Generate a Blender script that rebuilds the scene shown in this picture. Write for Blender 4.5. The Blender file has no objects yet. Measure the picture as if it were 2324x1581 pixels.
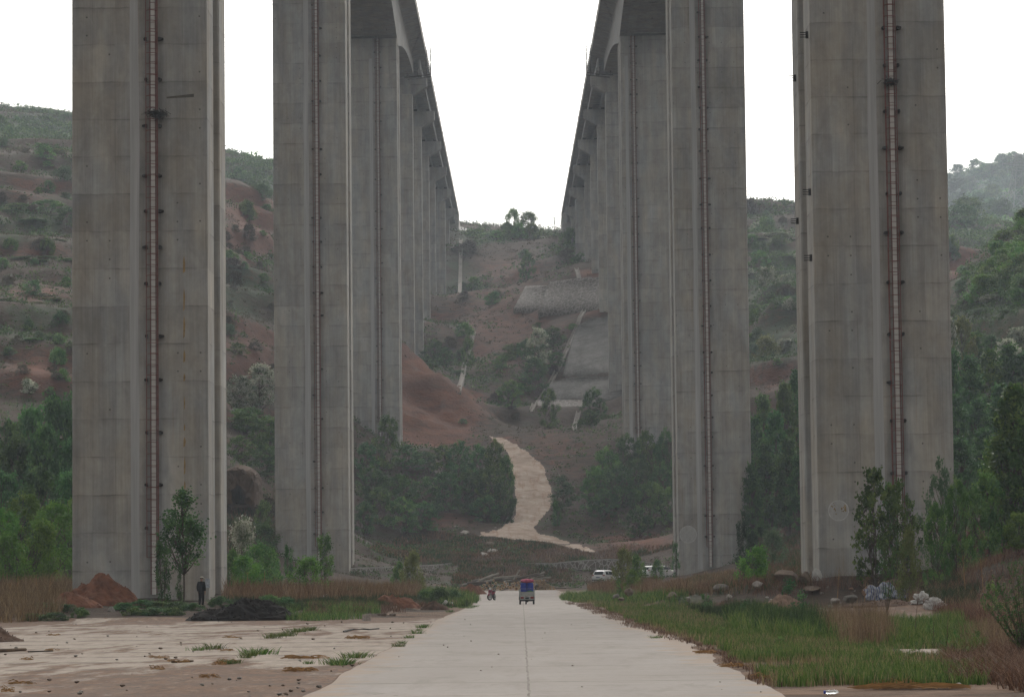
import bpy, math, random
import numpy as np
from mathutils import Vector, Matrix

# ------------------------------------------------------------------ camera, sky, sun, exposure
S = bpy.context.scene
COL = S.collection
FD = 7100.0            # focal length in pixels of a 2324 px wide view
VW, VH = 2324.0, 1581.0
CAMPOS = np.array([0.0, 0.0, 2.0])
ROLL = math.radians(0.63)

def basis(pitch, yaw):
    F = np.array([math.sin(yaw)*math.cos(pitch), math.cos(yaw)*math.cos(pitch), math.sin(pitch)])
    R = np.array([math.cos(yaw), -math.sin(yaw), 0.0])
    U = np.cross(R, F)
    R2 = math.cos(ROLL)*R - math.sin(ROLL)*U
    U2 = math.sin(ROLL)*R + math.cos(ROLL)*U
    return R2, U2, F

def _vp(pitch, yaw):
    R, U, F = basis(pitch, yaw)
    return VW/2 + FD*R[1]/F[1], VH/2 - FD*U[1]/F[1]

_p, _y = math.atan(518/FD), 0.0
for _ in range(30):
    vx, vy = _vp(_p, _y)
    _p += (1308.0 - vy)/FD
    _y += -(1167.0 - vx)/FD
CR, CU, CF = basis(_p, _y)

cam = bpy.data.cameras.new('camera')
cam.sensor_width = 36.0
cam.lens = FD/VW*36.0
cam.clip_start = 1.0
cam.clip_end = 6000.0
camo = bpy.data.objects.new('camera', cam)
COL.objects.link(camo)
M3 = Matrix(((CR[0], CU[0], -CF[0]), (CR[1], CU[1], -CF[1]), (CR[2], CU[2], -CF[2])))
camo.matrix_world = Matrix.Translation(Vector(CAMPOS)) @ M3.to_4x4()
S.camera = camo

SUN_EL, SUN_ROT = math.radians(40), math.radians(8)
world = bpy.data.worlds.new('World')
S.world = world
world.use_nodes = True
wn = world.node_tree
sky = wn.nodes.new('ShaderNodeTexSky')
sky.sky_type = 'NISHITA'
sky.sun_disc = False
sky.sun_elevation = SUN_EL
sky.sun_rotation = SUN_ROT
sky.air_density = 1.0
sky.dust_density = 6.0
sky.ozone_density = 1.0
hs = wn.nodes.new('ShaderNodeHueSaturation')
hs.inputs['Saturation'].default_value = 0.06
wn.links.new(sky.outputs[0], hs.inputs['Color'])
bg = wn.nodes['Background']
bg.inputs['Strength'].default_value = 0.15
wm = wn.nodes.new('ShaderNodeMix'); wm.data_type = 'RGBA'; wm.blend_type = 'MULTIPLY'
wm.inputs[0].default_value = 1.0; wm.inputs[7].default_value = (1.03, 1.0, 0.945, 1)
wn.links.new(hs.outputs[0], wm.inputs[6])
wn.links.new(wm.outputs[2], bg.inputs['Color'])

sl = bpy.data.lights.new('sun', 'SUN')
sl.energy = 0.6
sl.angle = math.radians(20)
sl.color = (1.0, 0.95, 0.88)
so = bpy.data.objects.new('sun', sl)
COL.objects.link(so)
sd = Vector((math.sin(SUN_ROT)*math.cos(SUN_EL), math.cos(SUN_ROT)*math.cos(SUN_EL), math.sin(SUN_EL)))
so.rotation_euler = sd.to_track_quat('Z', 'Y').to_euler()
so.location = (0, 0, 400)

S.view_settings.view_transform = 'Standard'
S.view_settings.look = 'None'
S.view_settings.exposure = 0.45
S.view_settings.gamma = 1.0
S.view_settings.use_curve_mapping = False
try:
    S.cycles.use_denoising = True
    S.cycles.denoiser = 'OPENIMAGEDENOISE'
    S.cycles.max_bounces = 6
    S.cycles.diffuse_bounces = 3
    S.cycles.transparent_max_bounces = 4
    S.cycles.volume_bounces = 1
except Exception:
    pass

# ------------------------------------------------------------------ pixel <-> world helpers
def ray(px, py):
    a = (px - VW/2)/FD
    b = -(py - VH/2)/FD
    return CF + a*CR + b*CU

def at(px, py, Y):
    """world point on the sight line of a view position at distance Y"""
    d = ray(px, py)
    return CAMPOS + d*(Y/d[1])

def proj(P):
    P = np.asarray(P, float)
    c = P - CAMPOS
    zf = c @ CF
    zf = np.where(zf < 1, 1, zf)
    return VW/2 + FD*(c @ CR)/zf, VH/2 - FD*(c @ CU)/zf

def inpoly(x, y, poly):
    x = np.asarray(x); y = np.asarray(y)
    r = np.zeros(x.shape, bool)
    n = len(poly)
    for i in range(n):
        x1, y1 = poly[i]; x2, y2 = poly[(i+1) % n]
        if y1 == y2: continue
        c = ((y1 > y) != (y2 > y)) & (x < (x2-x1)*(y-y1)/(y2-y1)+x1)
        r ^= c
    return r

def smooth(a, b, x):
    t = np.clip((x-a)/(b-a), 0, 1)
    return t*t*(3-2*t)

def _hash(ix, iy, seed):
    h = (ix.astype(np.int64)*374761393 + iy.astype(np.int64)*668265263 + seed*974711) & 0x7fffffff
    h = ((h ^ (h >> 13))*1274126177) & 0x7fffffff
    return ((h ^ (h >> 16)) & 0xffff)/65535.0

def vnoise(x, y, seed=0):
    ix, iy = np.floor(x), np.floor(y)
    fx, fy = x-ix, y-iy
    fx = fx*fx*(3-2*fx); fy = fy*fy*(3-2*fy)
    a = _hash(ix, iy, seed); b = _hash(ix+1, iy, seed)
    c = _hash(ix, iy+1, seed); d = _hash(ix+1, iy+1, seed)
    return (a*(1-fx)+b*fx)*(1-fy)+(c*(1-fx)+d*fx)*fy

def fbm(x, y, seed=0, octs=4):
    s, a, t = 0, 0.5, 0
    for o in range(octs):
        s = s + a*vnoise(x*2**o, y*2**o, seed+o*17); t += a; a *= 0.5
    return s/t - 0.5

# ------------------------------------------------------------------ object helpers
def tag(o, label=None, cat=None, group=None, kind=None):
    if label: o['label'] = label
    if cat: o['category'] = cat
    if group: o['group'] = group
    if kind: o['kind'] = kind
    return o

def empty(name, loc=(0, 0, 0), rz=0.0, label=None, cat=None, group=None):
    o = bpy.data.objects.new(name, None)
    COL.objects.link(o)
    o.location = loc
    o.rotation_euler = (0, 0, rz)
    return tag(o, label, cat, group)

def link_mesh(name, me, parent=None):
    o = bpy.data.objects.new(name, me)
    COL.objects.link(o)
    if parent: o.parent = parent
    return o

def np_mesh(name, V, F, mats, mi=None, smooth_=False):
    """V (n,3); F (m,k) same-size faces or list of tuples"""
    me = bpy.data.meshes.new(name)
    if isinstance(F, np.ndarray):
        m, k = F.shape
        me.vertices.add(len(V)); me.loops.add(m*k); me.polygons.add(m)
        me.vertices.foreach_set('co', np.asarray(V, np.float32).ravel())
        me.loops.foreach_set('vertex_index', F.astype(np.int32).ravel())
        me.polygons.foreach_set('loop_start', np.arange(0, m*k, k, dtype=np.int32))
        me.polygons.foreach_set('loop_total', np.full(m, k, dtype=np.int32))
    else:
        me.from_pydata([tuple(v) for v in V], [], F)
    for mt in mats: me.materials.append(mt)
    if mi is not None:
        me.polygons.foreach_set('material_index', np.asarray(mi, np.int32))
    if smooth_:
        me.polygons.foreach_set('use_smooth', np.ones(len(me.polygons), bool))
    me.update(calc_edges=True)
    me.validate()
    return me

class MB:
    """gathers boxes, bars and tubes into one mesh"""
    def __init__(s): s.v, s.f, s.m = [], [], []
    def add(s, V, F, m=0):
        n = len(s.v)
        s.v += [tuple(v) for v in V]
        s.f += [tuple(i+n for i in f) for f in F]
        s.m += [m]*len(F)
        return s
    def hexa(s, P, m=0):
        return s.add(P, [(0, 3, 2, 1), (4, 5, 6, 7), (0, 1, 5, 4), (1, 2, 6, 5), (2, 3, 7, 6), (3, 0, 4, 7)], m)
    def box(s, a, b, m=0, bevel=0.0):
        x0, y0, z0 = a; x1, y1, z1 = b
        if bevel <= 0:
            return s.hexa([(x0, y0, z0), (x1, y0, z0), (x1, y1, z0), (x0, y1, z0),
                           (x0, y0, z1), (x1, y0, z1), (x1, y1, z1), (x0, y1, z1)], m)
        e = bevel
        ring = [(x0+e, y0), (x1-e, y0), (x1, y0+e), (x1, y1-e), (x1-e, y1), (x0+e, y1), (x0, y1-e), (x0, y0+e)]
        return s.prism(ring, z0, z1, m)
    def prism(s, ring, z0, z1, m=0):
        n = len(ring)
        V = [(x, y, z0) for x, y in ring]+[(x, y, z1) for x, y in ring]
        F = [(i, (i+1) % n, n+(i+1) % n, n+i) for i in range(n)]
        F += [tuple(range(n-1, -1, -1)), tuple(range(n, 2*n))]
        return s.add(V, F, m)
    def loft(s, rings, m=0, cap=True):
        n = len(rings[0]); V = [p for r in rings for p in r]; F = []
        for k in range(len(rings)-1):
            for i in range(n):
                F.append((k*n+i, k*n+(i+1) % n, (k+1)*n+(i+1) % n, (k+1)*n+i))
        if cap:
            F.append(tuple(range(n-1, -1, -1)))
            F.append(tuple(range((len(rings)-1)*n, len(rings)*n)))
        return s.add(V, F, m)
    def tube(s, pts, rad, n=6, m=0):
        pts = [Vector(p) for p in pts]
        if not hasattr(rad, '__len__'): rad = [rad]*len(pts)
        rings = []
        prev = None
        for i, p in enumerate(pts):
            d = (pts[min(i+1, len(pts)-1)]-pts[max(i-1, 0)])
            if d.length < 1e-9: d = Vector((0, 0, 1))
            d.normalize()
            a = prev if prev is not None else (Vector((1, 0, 0)) if abs(d.x) < 0.9 else Vector((0, 1, 0)))
            u = (a-d*a.dot(d)); u.normalize()
            prev = u
            w = d.cross(u)
            rings.append([tuple(p+u*(math.cos(2*math.pi*k/n)*rad[i])+w*(math.sin(2*math.pi*k/n)*rad[i])) for k in range(n)])
        return s.loft(rings, m)
    def bar(s, a, b, w, h=None, m=0):
        return s.tube([a, b], w*0.6 if h is None else (w+h)*0.3, 4, m)
    def disc(s, c, r, axis, t, n=16, m=0):
        c = Vector(c); ax = Vector(axis).normalized()
        return s.tube([c-ax*t/2, c+ax*t/2], r, n, m)
    def mesh(s, name, mats, smooth_=False):
        me = bpy.data.meshes.new(name)
        me.from_pydata(s.v, [], s.f)
        for mt in (mats if isinstance(mats, (list, tuple)) else [mats]): me.materials.append(mt)
        me.polygons.foreach_set('material_index', np.asarray(s.m, np.int32))
        if smooth_: me.polygons.foreach_set('use_smooth', np.ones(len(me.polygons), bool))
        me.update()
        return me
    def build(s, name, mats, parent=None, smooth_=False):
        return link_mesh(name, s.mesh(name, mats, smooth_), parent)

def copy_tree(o, parent=None):
    c = o.copy(); COL.objects.link(c)
    if parent: c.parent = parent
    for ch in [x for x in o.children]:
        copy_tree(ch, c)
    return c

# ------------------------------------------------------------------ materials
class NT:
    def __init__(s, name):
        s.m = bpy.data.materials.new(name); s.m.use_nodes = True
        s.t = s.m.node_tree; s.b = s.t.nodes['Principled BSDF']
        s.b.inputs['Specular IOR Level'].default_value = 0.25
    def n(s, ty, **kw):
        x = s.t.nodes.new(ty)
        for k, v in kw.items(): setattr(x, k, v)
        return x
    def set(s, node, key, v):
        if hasattr(v, 'is_output'): s.t.links.new(v, node.inputs[key])
        else: node.inputs[key].default_value = v
    def coord(s, kind='Object', scale=(1, 1, 1), loc=(0, 0, 0)):
        if kind == 'Position': o = s.n('ShaderNodeNewGeometry').outputs['Position']
        else: o = s.n('ShaderNodeTexCoord').outputs[kind]
        mp = s.n('ShaderNodeMapping')
        s.t.links.new(o, mp.inputs['Vector'])
        mp.inputs['Scale'].default_value = scale; mp.inputs['Location'].default_value = loc
        return mp.outputs[0]
    def noise(s, vec, scale, detail=4, rough=0.55, dist=0.0):
        x = s.n('ShaderNodeTexNoise')
        s.t.links.new(vec, x.inputs['Vector'])
        x.inputs['Scale'].default_value = scale; x.inputs['Detail'].default_value = detail
        x.inputs['Roughness'].default_value = rough; x.inputs['Distortion'].default_value = dist
        return x.outputs['Fac']
    def math(s, op, a, b=0.0, c=None, clamp=False):
        x = s.n('ShaderNodeMath', operation=op); x.use_clamp = clamp
        s.set(x, 0, a); s.set(x, 1, b)
        if c is not None: s.set(x, 2, c)
        return x.outputs[0]
    def ramp(s, fac, stops, interp='LINEAR'):
        x = s.n('ShaderNodeValToRGB'); x.color_ramp.interpolation = interp
        e = x.color_ramp.elements
        while len(e) < len(stops): e.new(0.5)
        for k, (p, c) in enumerate(stops):
            e[k].position = p
            e[k].color = (c, c, c, 1) if not hasattr(c, '__len__') else (*c[:3], 1)
        s.t.links.new(fac, x.inputs[0])
        return x.outputs[0]
    def mix(s, fac, a, b, mode='MIX'):
        x = s.n('ShaderNodeMix', data_type='RGBA', blend_type=mode)
        s.set(x, 0, fac)
        for key, v in ((6, a), (7, b)):
            if hasattr(v, 'is_output'): s.t.links.new(v, x.inputs[key])
            else: x.inputs[key].default_value = (*v[:3], 1)
        return x.outputs[2]
    def bump(s, h, strength=0.3, dist=0.05):
        x = s.n('ShaderNodeBump')
        x.inputs['Strength'].default_value = strength; x.inputs['Distance'].default_value = dist
        s.t.links.new(h, x.inputs['Height'])
        s.t.links.new(x.outputs[0], s.b.inputs['Normal'])
    def out(s, col=None, rough=0.9, metal=0.0):
        if col is not None:
            if hasattr(col, 'is_output'): s.t.links.new(col, s.b.inputs['Base Color'])
            else: s.b.inputs['Base Color'].default_value = (*col[:3], 1)
        s.set(s.b, 'Roughness', rough); s.b.inputs['Metallic'].default_value = metal
        return s.m

def plain(name, c, rough=0.6, metal=0.0, var=0.25, scale=3.0):
    n = NT(name)
    v = n.coord('Object')
    f = n.noise(v, scale, 5)
    col = n.mix(n.ramp(f, [(0.3, 0.0), (0.7, 1.0)]), tuple(x*(1-var) for x in c), tuple(min(1, x*(1+var)) for x in c))
    return n.out(col, rough, metal)

def leafmat(name, cols, rough=0.6, trans=0.30, blossom=None, tone=False):
    n = NT(name)
    g = n.n('ShaderNodeNewGeometry')
    oi = n.n('ShaderNodeObjectInfo')
    k = len(cols)
    stops = [(i/max(1, k-1), c) for i, c in enumerate(cols)]
    if blossom:
        f, c = blossom
        stops = [(p*(1-f), q) for p, q in stops[:-1]]+[(1-f-0.02, cols[-1]), (1-f+0.02, c), (1.0, c)]
    fac = g.outputs['Random Per Island']
    if tone:   # whole sprays differ in tone, single leaves a little
        at_ = n.n('ShaderNodeAttribute', attribute_name='tone')
        fac = n.math('MULTIPLY_ADD', at_.outputs['Fac'], 0.62, n.math('MULTIPLY', fac, 0.38))
        if blossom: fac = n.math('MULTIPLY_ADD', at_.outputs['Fac'], 0.5, n.math('MULTIPLY', g.outputs['Random Per Island'], 0.5))
    col = n.ramp(fac, stops)
    h = n.n('ShaderNodeHueSaturation')
    n.t.links.new(col, h.inputs['Color'])
    n.t.links.new(n.math('MULTIPLY_ADD', oi.outputs['Random'], 0.05, 0.475), h.inputs['Hue'])
    n.t.links.new(n.math('MULTIPLY_ADD', oi.outputs['Random'], 0.5, 0.75), h.inputs['Value'])
    n.out(h.outputs[0], rough)
    tr = n.n('ShaderNodeBsdfTranslucent'); n.t.links.new(h.outputs[0], tr.inputs['Color'])
    mx = n.n('ShaderNodeMixShader'); mx.inputs[0].default_value = trans
    n.t.links.new(n.b.outputs[0], mx.inputs[1]); n.t.links.new(tr.outputs[0], mx.inputs[2])
    n.t.links.new(mx.outputs[0], n.t.nodes['Material Output'].inputs['Surface'])
    return n.m

def concrete(name, base=(0.363, 0.351, 0.328), lift=2.26, zoff=0.0):
    """board-marked concrete: pour lifts, panel seams, tie holes, run-down stains, all fixed to the thing itself"""
    n = NT(name)
    oi = n.n('ShaderNodeObjectInfo')
    tc = n.n('ShaderNodeTexCoord')
    sep = n.n('ShaderNodeSeparateXYZ'); n.t.links.new(tc.outputs['Object'], sep.inputs[0])
    X, Y, Z = sep.outputs
    rnd = n.math('MULTIPLY', oi.outputs['Random'], 37.0)
    cx = n.n('ShaderNodeCombineXYZ'); n.set(cx, 0, n.math('ADD', X, rnd)); n.set(cx, 1, n.math('ADD', Y, rnd)); n.set(cx, 2, n.math('ADD', Z, rnd))
    def sc(a, b, c):
        mp = n.n('ShaderNodeMapping'); n.t.links.new(cx.outputs[0], mp.inputs['Vector']); mp.inputs['Scale'].default_value = (a, b, c); return mp.outputs[0]
    def mul(v, f): return n.math('MULTIPLY', v, f)
    def rng_(fac, lo, hi, a=0.3, b=0.7): return n.math('MULTIPLY_ADD', n.ramp(fac, [(a, 0.0), (b, 1.0)]), hi-lo, lo)
    big = n.noise(sc(0.30, 0.30, 0.10), 1.0, 4, 0.6)
    blot = n.noise(sc(0.8, 0.8, 0.55), 1.0, 5, 0.65, 0.6)
    stain = n.noise(sc(1.1, 1.1, 0.06), 1.0, 6, 0.62)
    streak = n.noise(sc(9.0, 9.0, 0.25), 1.0, 4, 0.65)
    grain = n.noise(sc(3.0, 3.0, 3.0), 1.0, 6, 0.7)
    wob = mul(n.math('SUBTRACT', n.noise(sc(0.8, 0.8, 0.4), 1.0, 4, 0.6), 0.5), 0.22)
    zl = n.math('DIVIDE', n.math('ADD', n.math('ADD', Z, wob), n.math('ADD', mul(oi.outputs['Random'], 2.0), zoff)), lift)
    fz = n.math('FRACT', zl)
    dz = n.math('ABSOLUTE', n.math('SUBTRACT', fz, 0.5))
    iz = n.math('FLOOR', n.math('ADD', zl, 0.5))
    seam = n.ramp(dz, [(0.010, 1.0), (0.022, 0.0)])
    soft = n.math('MULTIPLY', n.ramp(n.math('SUBTRACT', 0.5, fz), [(0.0, 1.0), (0.16, 0.0)]), n.math('LESS_THAN', fz, 0.5))
    px = n.math('DIVIDE', n.math('ADD', X, rnd), 1.36)
    fx = n.math('FRACT', px); ix = n.math('FLOOR', n.math('ADD', px, 0.5))
    vseam = n.ramp(n.math('ABSOLUTE', n.math('SUBTRACT', fx, 0.5)), [(0.008, 1.0), (0.022, 0.0)])
    def white(*v):
        c = n.n('ShaderNodeCombineXYZ')
        for k, q in enumerate(v): n.set(c, k, q)
        w = n.n('ShaderNodeTexWhiteNoise', noise_dimensions='3D'); n.t.links.new(c.outputs[0], w.inputs['Vector']); return w.outputs['Value']
    w1, w2 = white(iz, rnd), white(iz, ix, rnd)
    w3 = white(iz, n.math('FLOOR', n.math('DIVIDE', ix, 3.0)), n.math('ADD', rnd, 5.0))
    brk = n.ramp(n.noise(sc(0.55, 0.55, 1.1), 1.0, 4), [(0.42, 0.0), (0.66, 1.0)])
    brk2 = n.ramp(n.noise(sc(1.0, 1.0, 0.25), 1.7, 4), [(0.45, 0.0), (0.62, 1.0)])
    val = rng_(big, 0.84, 1.06)
    val = mul(val, rng_(blot, 0.86, 1.08, 0.35, 0.65))
    val = mul(val, rng_(stain, 0.84, 1.09, 0.36, 0.64))
    val = mul(val, rng_(streak, 0.90, 1.07))
    val = mul(val, n.math('MULTIPLY_ADD', grain, 0.26, 0.87))
    val = mul(val, n.math('MULTIPLY_ADD', w1, 0.10, 0.95))
    val = mul(val, n.math('MULTIPLY_ADD', w2, 0.09, 0.955))
    val = mul(val, n.math('MULTIPLY_ADD', w3, 0.14, 0.93))
    val = mul(val, n.math('SUBTRACT', 1.0, mul(mul(seam, 0.34), brk)))
    val = mul(val, n.math('SUBTRACT', 1.0, mul(mul(soft, 0.20), brk)))
    val = mul(val, n.math('SUBTRACT', 1.0, mul(mul(vseam, 0.20), brk2)))
    # tie holes, most of them plugged
    hx = n.math('SUBTRACT', n.math('FRACT', n.math('ADD', px, 0.25)), 0.5); hz = n.math('SUBTRACT', n.math('FRACT', n.math('MULTIPLY', zl, 2.0)), 0.5)
    dd = n.math('ADD', n.math('POWER', mul(hx, 1.36), 2.0), n.math('POWER', mul(hz, lift/2), 2.0))
    hole = n.math('MULTIPLY', n.math('LESS_THAN', dd, 0.0028), n.math('LESS_THAN', white(ix, n.math('FLOOR', n.math('MULTIPLY', zl, 2.0)), rnd), 0.22))
    val = mul(val, n.math('SUBTRACT', 1.0, mul(hole, 0.62)))
    # soot and damp along the ladder run (its place is stored in the thing's own colour)
    oc = n.n('ShaderNodeSeparateColor'); n.t.links.new(oi.outputs['Color'], oc.inputs[0])
    lx = n.math('MULTIPLY', n.math('SUBTRACT', oc.outputs[0], 0.5), 10.0)
    dl_ = n.math('ADD', n.math('ABSOLUTE', n.math('SUBTRACT', X, lx)), mul(n.math('SUBTRACT', n.noise(sc(0.9, 0.9, 0.35), 1.0, 5, 0.6), 0.5), 1.1))
    soot = mul(n.ramp(dl_, [(0.25, 1.0), (0.95, 0.0)]), mul(n.math('LESS_THAN', Y, 0.05), n.math('LESS_THAN', oc.outputs[0], 0.99)))
    val = mul(val, n.math('SUBTRACT', 1.0, mul(soot, 0.30)))
    hue = n.mix(n.ramp(n.noise(sc(0.4, 0.4, 0.14), 1.3, 5, 0.6), [(0.35, 0.0), (0.65, 1.0)]), (base[0]*1.06, base[1], base[2]*0.92), (base[0]*0.96, base[1], base[2]*1.05))
    rust = n.ramp(n.noise(sc(1.7, 1.7, 0.10), 1.7, 4), [(0.68, 0.0), (0.76, 1.0)])
    hue = n.mix(mul(rust, 0.25), hue, (0.34, 0.21, 0.11))
    cv = n.n('ShaderNodeCombineColor')
    for k in range(3): n.t.links.new(val, cv.inputs[k])
    col = n.mix(1.0, hue, cv.outputs[0], 'MULTIPLY')
    n.bump(grain, 0.25, 0.03)
    return n.out(col, 0.9)
# ------------------------------------------------------------------ terrain height field
CTRL = []
def c_px(px, py, Y): CTRL.append(tuple(at(px, py, Y)))
def c_w(x, y, z): CTRL.append((x, y, z))
for Y in (-150, -60, 0, 40, 80, 120):
    for X in (-160, -90, -40, -25, -12, -4, 0, 4, 10, 20, 40, 90, 160): c_w(X, Y, 0.0)
for Y in (150, 180, 215, 240): 
    for X in (-3.6, 0.5, 4.6): c_w(X, Y, 0.0)
for Y, z in ((270, .15), (300, .35), (330, .6)):
    for X in (-4, 0, 4): c_w(X, Y, z)
for p in [
    # left of the left viaduct
    (300,1400,150),(60,1430,135),(100,1380,165),(250,1372,172),(80,1337,200),(80,1300,300),(80,1180,340),(80,950,385),(80,850,410),(80,700,450),
    (80,620,475),(80,560,510),(80,480,560),(80,400,600),(80,330,640),(80,326,700),(80,300,820),(80,250,950),(80,255,1010),(160,330,650),(160,262,950),
    (-200,1300,300),(-200,1000,390),(-200,650,480),(-200,330,660),(-200,250,950),
    (-600,1310,260),(-600,900,400),(-600,300,700),
    # between the first and second left piers
    (600,1352,195),(565,1330,220),(565,1300,260),(565,1232,340),(565,1150,372),(565,1050,392),(565,950,430),(565,830,480),(565,740,510),(565,728,528),
    (565,600,580),(565,500,640),(540,410,690),(620,482,690),(600,450,800),(515,350,1000),(620,377,1000),(565,360,1050),
    (330,1000,390),(330,700,470),(330,420,620),(330,300,950),
    # foot of the second left pier
    (700,1320,300),(720,1300,345),(800,1340,215),(1000,1345,240),(900,1385,165),
    (720,1150,400),(720,900,490),(720,700,570),(720,480,720),(720,420,1000),
    # wall bench and slope between piers, left half
    (820,1309,391),(950,1304,391),(1020,1294,394),(820,1262,412),(1000,1262,412),
    (820,1240,432),(900,1210,445),(1000,1190,456),(900,1140,470),(1000,1120,478),(860,1010,505),(920,1020,520),(1010,1030,525),
    # red mound
    (912,787,572),(945,845,566),(970,870,562),(1010,885,556),(1045,930,550),(1085,985,543),(930,900,552),(1000,950,545),
    (985,880,592),(1050,940,585),(1010,850,612),
    # centre, from the road up the path
    (1190,1300,396),(1190,1280,400),(1190,1262,412),(1190,1240,430),(1160,1215,446),(1110,1215,446),(1200,1195,454),(1230,1140,472),(1180,1100,486),
    (1220,1060,496),(1180,1030,512),(1120,990,540),(1150,978,562),(1150,935,582),(1150,860,612),(1100,800,640),(1150,740,672),(1130,706,692),
    (1050,711,705),(1000,720,716),(960,770,700),(957,826,651),(968,769,709),(985,730,767),(1000,704,822),(930,830,640),
    (1100,695,828),(1050,640,850),(1050,600,866),(1030,560,884),(1150,545,900),(1240,543,905),(1150,546,960),(1090,522,1050),(1060,520,1050),(1240,556,1050),(1150,575,1200),(1050,560,1200),(1250,590,1200),
    # right half of the centre
    (1180,700,690),(1240,640,716),(1365,706,652),(1365,632,692),(1300,632,702),(1300,610,732),(1300,592,790),(1300,560,872),(1210,600,840),(1200,660,760),
    (1210,937,574),(1350,935,572),(1390,915,590),(1300,770,645),(1390,720,652),(1250,870,610),
    (1470,1000,505),(1420,945,560),(1340,1000,522),(1300,1050,502),(1280,1150,470),(1320,1222,450),(1400,1240,440),(1480,1215,440),
    (1300,1304,393),(1370,1312,392),(1450,1310,389),(1530,1304,376),(1300,1318,372),(1250,1304,396),(1300,1262,412),(1450,1255,410),
    (1520,1100,490),(1560,900,560),(1600,700,640),(1600,540,780),(1600,470,900),
    (1371,1322,371),(1505,1315,360),(1420,1319,366),(1560,1310,300),(1600,1300,345),(1380,1318,345),
    # between the right piers
    (1600,1370,205),(1700,1332,184),(1755,1300,250),(1755,1290,320),(1755,1250,362),(1755,1100,420),(1755,1000,465),(1755,900,500),(1755,826,516),(1755,815,530),(1755,700,570),
    (1755,640,610),(1755,540,720),(1755,467,850),(1800,482,860),(1700,465,850),(1755,480,1000),
    (1980,1000,450),(1980,800,520),(1980,650,640),(1980,540,800),
    # right of the right viaduct
    (1860,1312,186),(2000,1330,179),(2100,1380,171),(2200,1300,166),(2300,1252,168),(2300,1322,132),(2300,1452,86),(1900,1386,166),(2050,1386,166),(2200,1480,80),
    (2230,1230,210),(2230,1190,250),(2230,1000,330),(2230,850,385),(2230,720,420),(2324,500,472),(2262,580,462),(2205,655,446),(2170,705,440),(2160,860,400),(2480,420,500),
    (2330,560,560),(2260,640,560),(2180,690,600),(2150,552,700),(2222,588,700),(2240,640,690),(2280,600,760),(2150,540,860),(2250,530,1000),
    (2150,408,2280),(2324,362,2280),(2240,396,2280),(2480,330,2280),(2150,450,1850),(2300,430,1850),(1980,440,2280),(1755,560,1500),(2200,500,1350),(2300,490,1350),
]: c_px(*p)
for p in [(-200,300,14),(-300,450,50),(-260,600,95),(-360,1000,150),(-600,1600,150),(-200,1600,120),(0,1500,100),(0,1900,90),(0,2400,100),(380,2450,260),(900,2400,250),(-800,2400,120),
          (260,300,20),(300,450,62),(330,700,90),(420,1000,120),(600,1300,140),(-700,1900,140),(-500,700,110),(500,500,70),(-300,150,4),(300,150,6),(600,100,5),(-600,100,4)]: c_w(*p)
CTRL = np.array(CTRL)

def _rbf_fit(P):
    XY = P[:, :2].copy()
    d = np.sqrt(((XY[:, None]-XY[None])**2).sum(-1))
    A = d + np.eye(len(P))*-0.4
    n = len(P)
    Q = np.c_[np.ones(n), XY/500]
    K = np.block([[A, Q], [Q.T, np.zeros((3, 3))]])
    w = np.linalg.lstsq(K, np.r_[P[:, 2], 0, 0, 0], rcond=None)[0]
    return XY, w
_XY, _W = _rbf_fit(CTRL)
def _rbf(x, y):
    r = np.full(x.shape, _W[-3]) + _W[-2]*x/500 + _W[-1]*y/500
    for i in range(len(_XY)):
        r += _W[i]*np.sqrt((x-_XY[i, 0])**2+(y-_XY[i, 1])**2)
    return r

GY = np.r_[np.arange(-80, 330, 1.6), np.arange(330, 960, 2.0), np.arange(960, 2500, 7.0)]
NT_ = 190
GT = np.linspace(-1, 1, 2*NT_+1)
GU = np.sign(GT)*np.abs(GT)**1.7
def halfw(Y): return 150.0+0.33*np.maximum(Y, 0)
gx = GU[None, :]*halfw(GY)[:, None]
gy = np.repeat(GY[:, None], len(GU), 1)
H = _rbf(gx, gy)
hill = smooth(330, 430, gy)*smooth(2.0, 10.0, H)
H = H + hill*(fbm(gx/38, gy/38, 3)*5.0 + fbm(gx/11, gy/11, 7)*2.0)
far = smooth(900, 1200, gy)
H = H + far*fbm(gx/60, gy/60, 9)*4
# loess terraces, only where nothing is founded on them
tw = hill*smooth(26, 40, np.abs(gx))
st = 7.5
q = (H + fbm(gx/50, gy/50, 21)*10)/st
fq = q-np.floor(q)
H = H + tw*0.45*st*(smooth(0.35, 0.75, fq)-fq)
# road corridor level; small lumps elsewhere near by
rz = np.interp(gy, [0, 230, 270, 300, 330, 345], [0, 0, .15, .35, .6, .7])
kk = (1-smooth(6.0, 9.0, np.abs(gx-0.5)))*(1-smooth(335, 350, gy))
H = H*(1-kk)+rz*kk
near = (1-smooth(300, 360, gy))*smooth(7, 12, np.abs(gx-0.5))*smooth(140, 170, gy)
H = H + near*(fbm(gx/5, gy/5, 31)*0.5+fbm(gx/1.8, gy/1.8, 33)*0.25)
fl_ = 14*smooth(25, 32, gx)
flat = (1-smooth(152-fl_*2, 166-fl_*2, gy))*(1-smooth(40, 70, np.abs(gx)))
H = H*(1-flat)

def tz(x, y):
    x = np.asarray(x, float); y = np.asarray(y, float)
    fi = np.interp(y, GY, np.arange(len(GY)))
    u = np.clip(x/halfw(y), -1, 1)
    t = np.sign(u)*np.abs(u)**(1/1.7)
    fj = (t+1)*NT_
    i = np.clip(fi.astype(int), 0, len(GY)-2); j = np.clip(fj.astype(int), 0, 2*NT_-1)
    a = fi-i; b = fj-j
    return (H[i, j]*(1-b)+H[i, j+1]*b)*(1-a)+(H[i+1, j]*(1-b)+H[i+1, j+1]*b)*a

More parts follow.
